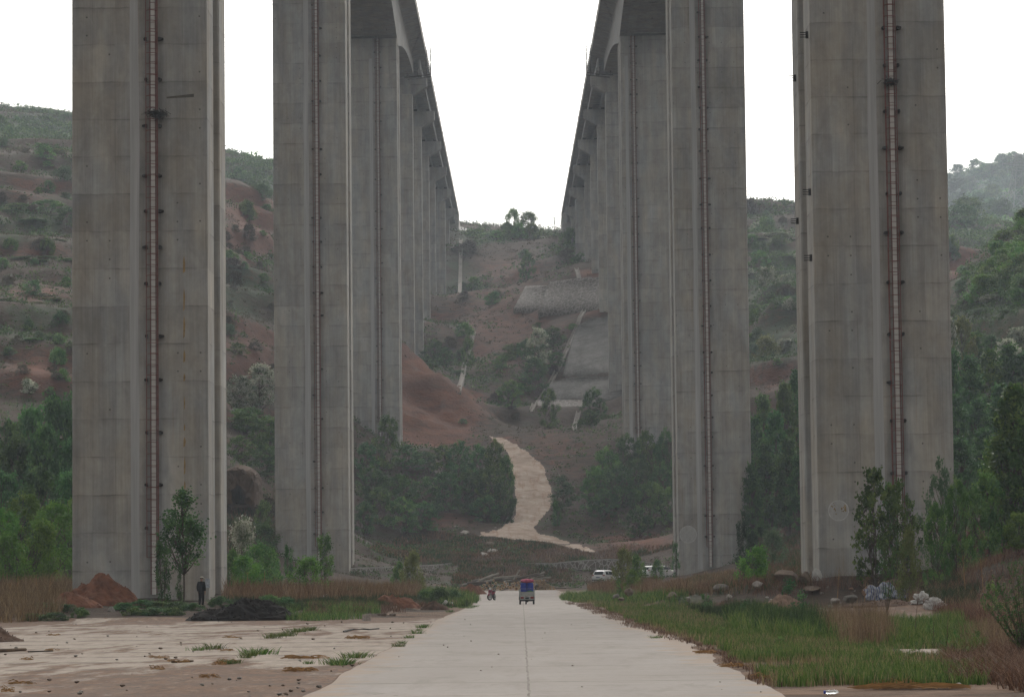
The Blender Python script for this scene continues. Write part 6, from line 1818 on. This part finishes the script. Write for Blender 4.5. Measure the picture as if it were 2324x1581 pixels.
for x, lab in ((-.235, 'blue plastic barrel on the left of the tricycle bed'), (.225, 'blue plastic barrel on the right of the tricycle bed')):
    b = empty('barrel', (p[0]+x, Y+.33, .66), 0, lab, 'barrel')
    m = MB(); pr_ = [(0, .20), (.02, .225), (.25, .235), (.27, .228), (.30, .236), (.60, .236), (.63, .228), (.66, .235), (.84, .225), (.88, .205)]
    m.tube([(0, 0, z) for z, r in pr_], [r for z, r in pr_], 20); m.build('drum', M_BARREL, b, False)
    m = MB(); m.tube([(0, 0, .8805), (0, 0, .905)], .21, 20); m.build('lid', M_BARREL, b)
M_PINK = plain('pink_cloth', (0.40, 0.095, 0.150), .85, var=.35, scale=6)
m = MB()
N = 30; rings = []
for y, s in ((-.28, .55), (-.22, .88), (0, 1.0), (.2, 1.0), (.34, .85), (.4, .5)):
    rings.append([(s*.50*math.cos(2*math.pi*k/N)*(1+.04*math.sin(k*2.3+y*9)), y, .13+s*.14*math.sin(2*math.pi*k/N)*(1+.14*math.sin(k*1.7+y*7))) for k in range(N)])
m.loft(rings); o = m.build('bedding_bundle', M_PINK, None, True); o.location = (p[0]+.02, Y+.36, 1.565); tag(o, 'pink bedding bundle strapped across the tops of the barrels', 'bundle')
o = MB().tube([(-.48, -.02, .0), (0, -.045, -.005), (.48, -.02, .0)], .008, 5).build('rope', M_PALE); o.location = (p[0], Y+.06, 1.14); tag(o, 'pale rope stretched across the front of the blue barrels', 'rope')
bm = bmesh.new(); bmesh.ops.create_icosphere(bm, subdivisions=3, radius=.5)
for v in bm.verts: v.co *= 1+.5*float(fbm(np.array(v.co.x*4+3), np.array(v.co.y*4+v.co.z*3), 8, 3))
me = bpy.data.meshes.new('sack'); bm.to_mesh(me); bm.free(); me.materials.append(plain('green_plastic', (.05, .16, .075), .5, var=.5, scale=9))
o = link_mesh('plastic_sack', me); o.scale = (.40, .12, .17); o.location = (p[0]+.22, Y+.05, .93); tag(o, 'small green plastic sack stuffed behind the tailgate before the barrels', 'sack')

# ------------------------------------------------------------------ motorcycle
Y = 256.0; p = at(1107, 1363, Y)
mc = empty('motorcycle', (p[0]+.35, Y+.5, float(tz(p[0]+.35, Y+.5))+.012), math.radians(180-17), 'red motorcycle parked at the road edge with its front wheel towards us', 'motorcycle')
M_MRED = plain('red_fairing', (0.20, 0.022, 0.045), .35, var=.2)
fw = wheel(mc, (0, .62, .275), .275, .085, spokes=5); fw.rotation_euler = (0, 0, math.radians(-32)); wheel(mc, (0, -.60, .275), .275, .095, spokes=5)
m = MB(); m.loft([[(-.06, .62+.31*math.cos(a)*q_, .275+.31*math.sin(a)*q_) for q_ in (1.0, 1.06)]+[(.06, .62+.31*math.cos(a)*q_, .275+.31*math.sin(a)*q_) for q_ in (1.06, 1.0)] for a in np.linspace(.3, 2.5, 8)]); m.build('front_fender', M_MRED, mc)
m = MB(); m.loft([[(-w, y, z), (-w*.6, y+.09, z), (w*.6, y+.09, z), (w, y, z), (w*.8, y-.06, z), (-w*.8, y-.06, z)] for z, y, w in ((.32, .30, .10), (.50, .36, .17), (.68, .44, .19), (.80, .46, .17), (.88, .44, .12))]); m.build('fairing', M_MRED, mc)
m = MB(); m.loft([[(-w, y, z-.05), (w, y, z-.05), (w*.8, y, z+h_), (-w*.8, y, z+h_)] for y, z, w, h_ in ((.33, .50, .08, .12), (.1, .52, .10, .14), (-.2, .58, .12, .12), (-.6, .66, .12, .10), (-.82, .74, .06, .06))]); m.build('body', M_MRED, mc)
m = MB(); m.loft([[(-w, y, z), (w, y, z), (w*.8, y, z+.09), (-w*.8, y, z+.09)] for y, z, w in ((.08, .665, .08), (-.1, .69, .13), (-.45, .70, .13), (-.72, .755, .09))]); m.build('seat', M_RUBBER, mc)
m = MB()
for s in (-1, 1): m.tube([(s*.075, .62, .275), (s*.08, .45, .80)], .024, 6)
m.build('fork', M_RIM, mc)
m = MB(); m.tube([(-.33, .30, .97), (-.14, .42, .95), (.14, .42, .95), (.33, .30, .97)], .017, 6); m.build('handlebar', M_CHAS, mc)
for s in (-1, 1):
    m = MB(); m.tube([(s*.22, .37, .96), (s*.30, .38, 1.10)], .008, 5); m.disc((s*.31, .37, 1.13), .055, (0, 1, 0), .03, 12); m.build('mirror', M_CHAS, mc)
m = MB(); m.disc((0, .505, .93), .095, (0, 1, .15), .10, 18); m.build('headlight', plain('lamp_glass', (.55, .56, .56), .15), mc)
m = MB(); m.box((-.10, -.15, .22), (.10, .28, .47), bevel=.03); m.tube([(.12, .1, .25), (.14, -.3, .25), (.15, -.85, .36)], .04, 8); m.tube([(-.1, -.6, .275), (-.12, .0, .33)], .03, 6); m.tube([(-.28, -.02, .22), (.28, -.02, .22)], .018, 6); m.tube([(-.08, .05, .22), (-.26, -.1, .0)], .015, 5); m.build('engine', M_CHAS, mc)

# ------------------------------------------------------------------ parked cars
M_CARW = plain('white_car_paint', (0.66, 0.67, 0.68), .3, var=.03, scale=.5)
M_GLASS = plain('car_glass', (0.012, 0.015, 0.018), .1, var=.1)
def car(x, y, z, rz, label, tall=1.62, suv=True):
    c = empty('parked_car', (x, y, z), rz, label, 'car')
    L, W_ = 4.4, 0.89
    # body stations along the length: y, half width at belt, z low, z belt, roof half width, z roof
    def ring(yy, w0, zl, wb, zb, wr, zr):
        return [(-w0*.96, yy, zl), (w0*.96, yy, zl), (w0, yy, zl+.25), (wb, yy, zb), (wr, yy, zr-.03), (wr*.8, yy, zr), (-wr*.8, yy, zr), (-wr, yy, zr-.03), (-wb, yy, zb), (-w0, yy, zl+.25)]
    T = tall
    st = [(-2.16, .74, .42, .74, .78, .70, .80), (-2.12, .84, .30, .83, .92, .76, .95), (-2.02, .88, .26, .86, 1.02, .66, 1.08), (-1.86, .89, .24, .87, 1.04, .62, T-.10), (-1.55, .89, .22, .88, 1.04, .64, T-.02), (-.8, .89, .22, .88, 1.02, .66, T),
          (.1, .89, .22, .88, 1.00, .66, T-.03), (.55, .89, .22, .88, .99, .64, T-.14), (1.2, .89, .22, .87, .97, .70, 1.05), (1.75, .87, .24, .84, .90, .66, .96), (2.08, .80, .30, .76, .78, .6, .84), (2.2, .66, .36, .62, .66, .5, .70)]
    m = MB(); m.loft([ring(*s) for s in st]); b = m.build('body', M_CARW, c)
    bv_ = b.modifiers.new('soften', 'BEVEL'); bv_.width = .03; bv_.segments = 2; bv_.limit_method = 'ANGLE'
    m = MB(); m.loft([[(-.60, -2.035, 1.09), (.60, -2.035, 1.09), (.54, -1.885, T-.16), (-.54, -1.885, T-.16)], [(-.60, -2.005, 1.09), (.60, -2.005, 1.09), (.54, -1.855, T-.16), (-.54, -1.855, T-.16)]]); m.build('rear_window', M_GLASS, c)
    m = MB(); m.loft([[(-.62, .66, T-.20), (.62, .66, T-.20), (.70, 1.16, 1.08), (-.70, 1.16, 1.08)], [(-.62, .68, T-.17), (.62, .68, T-.17), (.70, 1.18, 1.11), (-.70, 1.18, 1.11)]]); m.build('windscreen', M_GLASS, c)
    for s in (-1, 1):
        def xs(zz): return s*(.882-(zz-1.03)/(T-.06-1.03)*.222)
        for (ya, yb, yc, yd) in ((-1.72, -.98, -1.02, -1.55), (-.92, -.05, -.08, -.92), (.02, .95, .42, -.01)):
            q = [(ya, 1.09), (yb, 1.08), (yc, T-.14), (yd, T-.14)]
            m = MB(); m.loft([[(xs(zz)+s*.012, yy, zz) for yy, zz in q], [(xs(zz)-s*.02, yy, zz) for yy, zz in q]]); m.build('side_window', M_GLASS, c)
        m = MB(); m.loft([[(s*.86, -2.09, .92), (s*.86, -1.95, .96), (s*.86, -1.95, 1.10), (s*.80, -2.04, 1.08)], [(s*.58, -2.145, .93), (s*.58, -2.1, .93), (s*.58, -2.05, 1.05), (s*.58, -2.075, 1.05)]]); m.build('tail_light', M_TAIL, c)
        m = MB(); m.loft([[(s*.76, 1.98, .66), (s*.76, 1.98, .80), (s*.83, 1.7, .88), (s*.86, 1.7, .74)], [(s*.45, 2.17, .60), (s*.45, 2.17, .70), (s*.5, 2.1, .78), (s*.5, 2.1, .66)]]); m.build('headlight', plain('lamp_glass', (.55, .56, .56), .15), c)
        m = MB().box((s*.98-.09, .78, .98), (s*.98+.09, .90, 1.12), bevel=.03); m.build('mirror', M_CARW, c)
        for yy in (-1.32, 1.36): wheel(c, (s*.79, yy, .33), .33, .21)
    m = MB().box((-.26, -2.19, .70), (.26, -2.165, .83)); m.build('number_plate', plain('plate_grey', (.14, .16, .22), .5), c)
    m = MB().box((-.80, -2.20, .40), (.80, -2.14, .54), bevel=.02); m.build('bumper', M_CHAS, c)
    return c
p = at(1371, 1322, 371.0); car(p[0]+.35, 372.5, 1.05, math.radians(-30), 'white car seen from behind in front of the stone wall', 1.60)
p = at(1502, 1316, 360.0); car(p[0]-.2, 361.5, 1.55, math.radians(-56), 'white car seen from the side next to the ladder pier', 1.55)
# ------------------------------------------------------------------ grass and weeds (uncountable)
GM_GREEN = leafmat('grass_green', [(0.030, 0.060, 0.013), (0.064, 0.118, 0.024), (0.112, 0.172, 0.040), (0.21, 0.21, 0.078)], trans=.25)
GM_DARK = leafmat('grass_dark', [(0.014, 0.032, 0.012), (0.030, 0.062, 0.020), (0.060, 0.100, 0.032)], trans=.2)
GM_DRY = leafmat('grass_dry', [(0.075, 0.047, 0.028), (0.140, 0.092, 0.055), (0.220, 0.150, 0.090), (0.30, 0.22, 0.14)], trans=.2)
GM_RUST = leafmat('grass_rust', [(0.058, 0.030, 0.018), (0.112, 0.061, 0.036), (0.175, 0.102, 0.062), (0.27, 0.175, 0.11)], trans=.2)

def blades(name, mt, poly, cnt, h, w, seed, hvar=.45, bend=.45, clump=.6, avoid=None, ywin=(45, 340), thresh=-.2, fs=.8, edge=True):
    """upright blades over the part of the ground that a polygon outlines"""
    r = np.random.default_rng(seed)
    xs = [p[0] for p in poly]; ys = [p[1] for p in poly]
    # ground extent of the polygon
    A, B = np.meshgrid(np.linspace(min(xs), max(xs), 60), np.linspace(min(ys), max(ys), 60))
    k = inpoly(A, B, poly); P = hit(A[k], B[k]); P = P[~np.isnan(P[:, 0])]
    P = P[(P[:, 1] > ywin[0]) & (P[:, 1] < ywin[1])]
    y0, y1 = P[:, 1].min(), P[:, 1].max(); x0, x1 = P[:, 0].min(), P[:, 0].max()
    out = []; got = 0
    for _ in range(80):
        n_ = 60000
        # denser close by, where single blades show
        u = r.random(n_); y = y0*(y1/y0)**u; x = r.uniform(x0, x1, n_)
        z = tz(x, y); px, py = proj(np.stack([x, y, z], -1))
        jx = fbm(x/2.2, y/5, seed+5, 5)*110*70/np.maximum(y, 40); jy = fbm(x/2.2, y/5, seed+6, 5)*36*70/np.maximum(y, 40)
        ok = inpoly(px+jx, py+jy, poly) & (fbm(x/fs, y/fs, seed+1, 3) > thresh)
        if avoid is not None: ok &= ~avoid(x, y)
        out.append(np.stack([x, y, z], -1)[ok]); got += ok.sum()
        if got >= cnt: break
    C = np.concatenate(out)[:cnt]
    n_ = len(C)
    if clump:
        C[:, 0] += (fbm(C[:, 0]*3, C[:, 1]*3, seed+2)*clump)
    hm = h*np.clip(0.25+1.5*(fbm(C[:, 0]/1.1, C[:, 1]/2.6, seed+3, 4)+.5), .2, 1.7)
    H_ = hm*r.uniform(1-hvar, 1+hvar*.6, n_)
    a = r.uniform(0, 6.283, n_); d = np.stack([np.cos(a), np.sin(a), np.zeros(n_)], -1)
    fa = r.uniform(0, 6.283, n_); s = np.stack([np.cos(fa), np.sin(fa), np.zeros(n_)], -1)
    wd = (w*r.uniform(.6, 1.4, n_))[:, None]
    b = (H_*bend*r.uniform(.1, 1.0, n_))[:, None]
    up = np.array([0, 0, 1.0])
    base = C-up*.03
    mid = C+up*(H_*.55)[:, None]+d*b*.35
    tip = C+up*(H_*1.0)[:, None]+d*b
    V_ = np.stack([base-s*wd*.5, base+s*wd*.5, mid+s*wd*.42, mid-s*wd*.42, tip+s*wd*.08, tip-s*wd*.08], 1).reshape(-1, 3)
    i = np.arange(n_)*6
    F_ = np.concatenate([np.stack([i, i+1, i+2, i+3], -1), np.stack([i+3, i+2, i+4, i+5], -1)])
    return tag(link_mesh(name, np_mesh(name, V_, F_, [mt])), kind='stuff')

for i, pl in enumerate(([(1695,1312),(1695,1215),(1760,1190),(1835,1185),(1840,1318)], [(512,1325),(512,1180),(560,1125),(628,1120),(630,1330)])):
    blades('green_weeds', GM_DARK, pl, 12000, .55, .045, 50+i, bend=.6, thresh=-.05, ywin=(200, 430), fs=2.5)
    blades('dry_grass', GM_RUST, pl, 12000, .55, .035, 52+i, bend=.5, thresh=-.3, ywin=(200, 430), fs=2.5)
blades('dry_grass', GM_RUST, [(1538,1322),(1600,1306),(1700,1296),(1840,1298),(1840,1332),(1700,1346),(1550,1352)], 15000, .42, .024, 60, bend=.6, thresh=-.2, ywin=(178, 345), fs=2.0)
blades('green_weeds', GM_DARK, [(1538,1322),(1600,1306),(1700,1296),(1840,1298),(1840,1332),(1700,1346),(1550,1352)], 6000, .36, .03, 61, bend=.6, thresh=0.0, ywin=(178, 345), fs=2.0)
def hill_weeds(mt, name, cnt, h, w, seed, thr, poly):
    return blades(name, mt, poly, cnt, h, w, seed, bend=.6, thresh=thr, ywin=(335, 470), fs=4.0, avoid=lambda x, y: ((y < 400) & (x < -7)) | ((y > 384) & (y < 404) & (x > 7)))
R_SLOPE = [(800,1310),(830,1245),(900,1222),(1010,1205),(1110,1222),(1250,1236),(1345,1258),(1400,1240),(1540,1235),(1545,1290),(1300,1320),(1180,1326),(1020,1326)]
hill_weeds(GM_RUST, 'dry_grass', 30000, .42, .05, 41, -.25, R_SLOPE)
hill_weeds(GM_DARK, 'green_weeds', 16000, .40, .06, 42, .04, R_SLOPE)
def on_pad(x, y): return ((x > 9.0) & (x < 25) & (y > 123) & (y < 164)) | ((x > 8.9) & (y > 40) & (y < 56)) | ((x > 9) & (x < 11) & (y > 73) & (y < 80))
R_GREEN = [(1264,1362),(1330,1357),(1400,1353),(1480,1364),(1640,1374),(1760,1386),(1915,1430),(1960,1446),(2060,1462),(2150,1478),(2240,1496),(2270,1545),(2150,1556),(2000,1558),(1870,1556),(1760,1556),(1712,1524),(1668,1490),(1600,1460),(1500,1430),(1410,1392),(1335,1370),(1268,1360)]
blades('grass', GM_GREEN, R_GREEN, 52000, .235, .018, 1, avoid=on_pad, thresh=0.0, fs=2.6)
blades('dry_grass', GM_DRY, R_GREEN, 22000, .22, .013, 31, avoid=on_pad, thresh=-.2, fs=1.6)
blades('grass', GM_DARK, [(1650,1404),(1740,1406),(1900,1432),(1912,1452),(1790,1450),(1680,1432)], 7000, .66, .026, 2, bend=.35, thresh=-.08)
blades('grass', GM_GREEN, [(1640,1402),(1740,1402),(1900,1428),(1918,1456),(1790,1454),(1670,1438)], 8000, .55, .024, 32, bend=.5, thresh=-.1)
blades('grass', GM_DARK, [(1560,1380),(1680,1374),(1760,1384),(1740,1398),(1600,1400)], 4500, .36, .03, 3, thresh=-.05)
blades('grass', GM_GREEN, [(1960,1425),(2060,1400),(2160,1410),(2230,1440),(2240,1500),(2120,1490),(1990,1462)], 14000, .40, .020, 4, thresh=-.04, avoid=on_pad)
blades('dry_grass', GM_DRY, [(1850,1420),(1960,1408),(2030,1440),(2010,1470),(1900,1462)], 4500, .70, .014, 5, bend=.35, thresh=-.1, avoid=on_pad)
blades('dry_grass', GM_DRY, [(1262,1362),(1335,1372),(1410,1394),(1500,1432),(1600,1462),(1668,1492),(1712,1526),(1762,1560),(1720,1562),(1650,1500),(1580,1470),(1480,1440),(1390,1404),(1310,1376)], 5500, .10, .018, 6, bend=.9, thresh=-.1)
# tall brown weeds
blades('dry_grass', GM_RUST, [(1335,1350),(1338,1332),(1390,1328),(1545,1330),(1560,1352),(1450,1356),(1350,1356)], 11000, .72, .024, 7, bend=.5, thresh=-.2)
blades('dry_grass', GM_RUST, [(505,1364),(505,1346),(640,1344),(760,1342),(960,1340),(962,1356),(800,1362),(640,1368)], 14000, .78, .024, 8, bend=.5, thresh=-.2)
blades('dry_grass', GM_RUST, [(-60,1420),(-60,1330),(90,1330),(172,1334),(168,1372),(140,1396),(60,1412)], 12000, .8, .022, 9, bend=.6, thresh=-.15)
blades('dry_grass', GM_RUST, [(1560,1345),(1640,1326),(1760,1318),(1900,1316),(2040,1318),(2140,1300),(2240,1262),(2400,1225),(2400,1460),(2240,1440),(2150,1400),(2060,1362),(1960,1340),(1880,1350),(1760,1350),(1640,1352)], 26000, .50, .018, 11, bend=.75, thresh=-.06, fs=1.8)
blades('dry_grass', GM_DRY, [(1800,1340),(1900,1316),(2040,1320),(2140,1305),(2240,1270),(2400,1235),(2400,1420),(2250,1410),(2150,1392),(2060,1362),(1960,1345)], 9000, .6, .013, 12, bend=.7, thresh=-.02, fs=1.8)
blades('dry_grass', GM_RUST, [(2090,1262),(2150,1232),(2240,1190),(2400,1160),(2400,1250),(2250,1262),(2150,1285)], 13000, .8, .024, 13, bend=.7, thresh=-.12, ywin=(120, 330))
blades('dry_grass', GM_RUST, [(2130,1500),(2200,1450),(2290,1430),(2420,1430),(2420,1572),(2310,1568),(2230,1556),(2170,1552)], 20000, .34, .012, 14, bend=1.5, thresh=-.28)
blades('dry_grass', GM_DRY, [(2180,1470),(2250,1430),(2420,1420),(2420,1480),(2260,1500)], 4500, .60, .010, 15, bend=.6, thresh=-.1)
# low green weeds on the left
blades('green_weeds', GM_DARK, [(455,1385),(470,1362),(660,1358),(850,1352),(960,1362),(1060,1362),(1070,1376),(960,1376),(840,1374),(700,1388),(640,1382),(560,1368)], 20000, .30, .030, 18, bend=.8, thresh=-.04, avoid=lambda x, y: (np.abs(x-gp[0]) < 2.0) & (y < 181))
blades('grass', GM_GREEN, [(640,1404),(660,1386),(760,1372),(850,1384),(858,1396),(830,1404),(700,1410)], 4500, .34, .022, 19, bend=.6, thresh=.04, fs=1.5)
blades('grass', GM_GREEN, [(600,1400),(660,1372),(860,1362),(850,1392),(700,1400)], 3000, .26, .022, 24, bend=.7, thresh=.05, fs=1.5)
blades('dry_grass', GM_DRY, [(690,1402),(700,1372),(860,1364),(1000,1372),(860,1392),(720,1402)], 6000, .30, .022, 20, bend=.7, thresh=-.05)
blades('green_weeds', GM_GREEN, [(1270,1360),(1292,1353),(1410,1346),(1480,1350),(1560,1350),(1560,1372),(1420,1368),(1300,1362)], 13000, .45, .034, 21, bend=.6, thresh=-.12)
blades('green_weeds', GM_DARK, [(2090,1345),(2160,1318),(2230,1340),(2200,1380),(2110,1385)], 6000, .45, .026, 22, bend=.7, thresh=-.02)
blades('green_weeds', GM_GREEN, [(940,1340),(1010,1338),(1060,1350),(1090,1364),(1040,1378),(960,1366)], 6000, .5, .034, 23, bend=.6, thresh=-.1)

# single tufts in the cracks of the yard and of the road edge
def tuft_mesh(seed):
    r = np.random.default_rng(seed); m = []
    n_ = 90
    C = np.stack([r.normal(0, .16, n_), r.normal(0, .12, n_), np.zeros(n_)], -1)
    a = np.arctan2(C[:, 1], C[:, 0])+r.normal(0, .5, n_); H_ = r.uniform(.10, .34, n_)
    d = np.stack([np.cos(a), np.sin(a), np.zeros(n_)], -1)*(H_*r.uniform(.2, .8, n_))[:, None]
    fa = r.uniform(0, 6.28, n_); s = np.stack([np.cos(fa), np.sin(fa), np.zeros(n_)], -1)*.010
    up = np.array([0, 0, 1.0])*H_[:, None]
    V_ = np.stack([C-s, C+s, C+up*.6+d*.4+s*.8, C+up*.6+d*.4-s*.8, C+up+d+s*.1, C+up+d-s*.1], 1).reshape(-1, 3)
    i = np.arange(n_)*6
    return np_mesh('grass_tuft', V_, np.concatenate([np.stack([i, i+1, i+2, i+3], -1), np.stack([i+3, i+2, i+4, i+5], -1)]), [GM_GREEN])
TM = [tuft_mesh(k) for k in range(4)]
rg = random.Random(21)
def tuft(px, py, s, label, group=None):
    Y = 2/((py-1308-(1162-px)*.011)/FD); q = at(px, py, Y)
    o = link_mesh('grass_tuft', TM[rg.randrange(4)]); o.location = (q[0], Y, float(tz(q[0], Y))+.012); o.scale = (s*1.1, s, s*.6); o.rotation_euler = (0, 0, rg.uniform(0, 6)); tag(o, label, 'grass tuft', group)
tuft(482, 1472, 1.1, 'lone dark green weed tuft in the middle of the pale yard')
tuft(452, 1475, .8, 'tiny weed tuft next to the lone dark green one')
for k in range(10): tuft(617+k*10+rg.uniform(-4, 4), 1449-k*2.6+rg.uniform(-3, 3), rg.uniform(.7, 1.1), 'green grass tuft in the slanting row across the yard', 'tufts in the slanting row')
for px, py, s in ((570,1487,.9),(582,1484,1.2),(595,1482,.9),(560,1492,.7),(515,1506,.7),(528,1504,.6)): tuft(px, py, s, 'small grass tuft beside the brown stick on the yard', 'tufts by the brown stick')
for px, py, s in ((806,1492,1.0),(814,1490,.8),(762,1506,.9),(772,1508,1.1),(782,1506,.8),(700,1505,.5)): tuft(px, py, s, 'grass tuft by the straw close to the road', 'tufts by the straw')
for px, py in ((904,1466),(912,1459),(930,1447),(945,1437),(958,1424),(963,1421),(1022,1388),(950,1430)): tuft(px, py, rg.uniform(.5, .9), 'small weed growing in the seam along the road edge', 'weeds in the road seam')
for k in range(7): tuft(rg.uniform(1000, 1100), rg.uniform(1373, 1380), .9, 'low grass tuft on the dirt shoulder by the motorcycle', 'tufts on the shoulder')
tuft(1487, 1447, .6, 'single tiny weed on the bare road edge at the right')
# leafy weeds
plant('weed','mid',2222,1436,73,54,'broad leaved weed with glossy leaves at the corner of the tall grass', var=0)
plant('weed','dark',1692,1362,124,46,'dark bushy weed standing above the green grass edge', var=1)
plant('weed','mid',1712,1392,118,34,'leafy weed in front of the dark bushy one', var=2)
plant('weed','mid',1880,1398,112,66,'bushy weed at the end of the tall grass by the pad', var=0)
plant('weed','bright',1855,1452,92,26,'small leafy weed in the short grass', var=1)
plant('weed','dark',1600,1346,166,36,'dark weed among the stones of the rubble bank', var=2)
plant('weed','dark',1800,1316,170,70,'low dark bush in front of the largest boulder', var=1)
plant('weed','mid',2250,1318,120,50,'green weed on the rubbly slope at the edge', var=2)
plant('weed','dark',1545,1350,180,34,'dark weed growing over the first rubble stones', var=0)
for px, top, Y, w in ((2070,1402,90,26),(2110,1408,88,30),(2165,1432,80,30),(2140,1455,74,34),(2190,1470,70,40),(2080,1466,74,30),(1770,1460,84,26),(1560,1415,110,24),(1640,1430,100,24)):
    plant('weed','mid',px,top,Y,w,'small leafy weed poking out of the green grass','leafy weeds in the grass')

# willow-like shrub with long leaning wands at the edge of the view
def wand_shrub(px, py, Y, wands, label, seed, mat):
    r = np.random.default_rng(seed); q = at(px, py, Y); g = float(tz(q[0], Y))
    root = empty('shrub', (q[0], Y, g), 0, label, 'shrub')
    tm = MB(); L = []
    for (tx, ty, th) in wands:
        T = at(tx, ty, Y); e = np.array([T[0]-q[0], th, T[2]-g])
        pts = []
        for f in np.linspace(0, 1, 9):
            p_ = e*f; p_[2] = e[2]*(f**.92); p_[0] = e[0]*f**1.15
            pts.append(p_+r.normal(0, .012, 3))
        tm.tube([tuple(p_) for p_ in pts], list(np.linspace(.018, .004, 9)), 5)
        for k in range(26):
            f = r.uniform(.22, 1.0); i = min(7, int(f*8)); b = pts[i]+(pts[i+1]-pts[i])*(f*8-i)
            a = r.uniform(0, 6.28); d = np.array([math.cos(a), math.sin(a)*.8, r.uniform(.5, 1.4)]); d /= np.linalg.norm(d); l = r.uniform(.08, .30)*(1.2-f*.5)
            tm.tube([tuple(b), tuple(b+d*l)], [.004, .002], 3)
            for j in range(11): L.append(b+d*l*r.uniform(.1, 1.1)+r.normal(0, .018, 3))
    V_, F_ = leaf_quads(np.array(L), .068, r, up=.1, aspect=.24)
    link_mesh('foliage', np_mesh('foliage', V_, F_, [G[mat]]), root)
    link_mesh('stem', tm.mesh('stem', M_BARK, True), root)
wand_shrub(2328, 1520, 69, [(2255,1300,.1),(2285,1285,-.2),(2306,1276,.2),(2322,1270,0),(2345,1290,.3),(2232,1372,-.1),(2246,1352,.2),(2300,1340,.3),(2272,1392,.2),(2335,1330,-.2),(2262,1330,-.2),(2360,1350,.1)], 'tall willow like shrub with thin leaning stems at the edge of the view', 3, 'mid')
wand_shrub(2010, 1302, 140, [(1992,1222,0),(2010,1230,.2),(2035,1216,0),(2052,1222,.3),(2025,1245,-.2),(2060,1250,0)], 'leafy low shoots at the foot of the poplar saplings', 4, 'bright')
# dead dark stalks
def stalks(name, spots, label, mt, seed):
    rg_ = random.Random(seed)
    for (px, py, Y, h) in spots:
        q = at(px, py, Y); g = float(tz(q[0], Y)); H_ = h/FD*Y; m = MB()
        top = (rg_.uniform(-.12, .12)*H_, 0, H_); m.tube([(0, 0, -.05), (top[0]*.4, 0, H_*.5), top], [.012*Y/90, .008*Y/90, .003*Y/90], 4)
        for k in range(7):
            f = rg_.uniform(.4, .95); a = rg_.uniform(0, 6.28); l = H_*rg_.uniform(.06, .2)
            m.tube([(top[0]*f, 0, H_*f), (top[0]*f+math.cos(a)*l, math.sin(a)*l, H_*f+l*.8)], .003*Y/90, 3)
        o = m.build(name, mt); o.location = (q[0], Y, g); tag(o, label, 'dead stalk', 'dead stalks in the weeds')
stalks('dead_stalk', [(2075,1470,88,130),(1848,1412,120,60),(1862,1410,120,50),(1972,1440,100,60),(1770,1410,126,40),(2148,1470,80,110),(2120,1480,82,80),(1990,1400,130,70)], 'thin dark dead stalk standing above the grass by the concrete pad', M_STICK, 2)
stalks('dead_stalk', [(516,1350,200,60),(560,1340,205,50),(40,1372,180,60),(110,1376,176,70),(86,1366,182,60),(20,1384,176,50),(600,1348,204,50),(1900,1320,176,70),(1960,1320,170,80),(2230,1262,160,80),(2190,1275,160,90)], 'pale dead stalk standing in the brown weeds', M_STRAW, 3)
# ------------------------------------------------------------------ haze
def build_haze(dens):
    hb = MB().box((-1000, -86, -12), (1000, 2520, 460))
    n = bpy.data.materials.new('haze'); n.use_nodes = True
    t = n.node_tree
    t.nodes.remove(t.nodes['Principled BSDF'])
    pv = t.nodes.new('ShaderNodeVolumePrincipled')
    pv.inputs['Color'].default_value = (0.78, 0.88, 1.0, 1)
    pv.inputs['Density'].default_value = dens
    pv.inputs['Anisotropy'].default_value = 0.2
    t.links.new(pv.outputs[0], t.nodes['Material Output'].inputs['Volume'])
    o = hb.build('haze', n)
    tag(o, kind='stuff')
build_haze(0.00017)
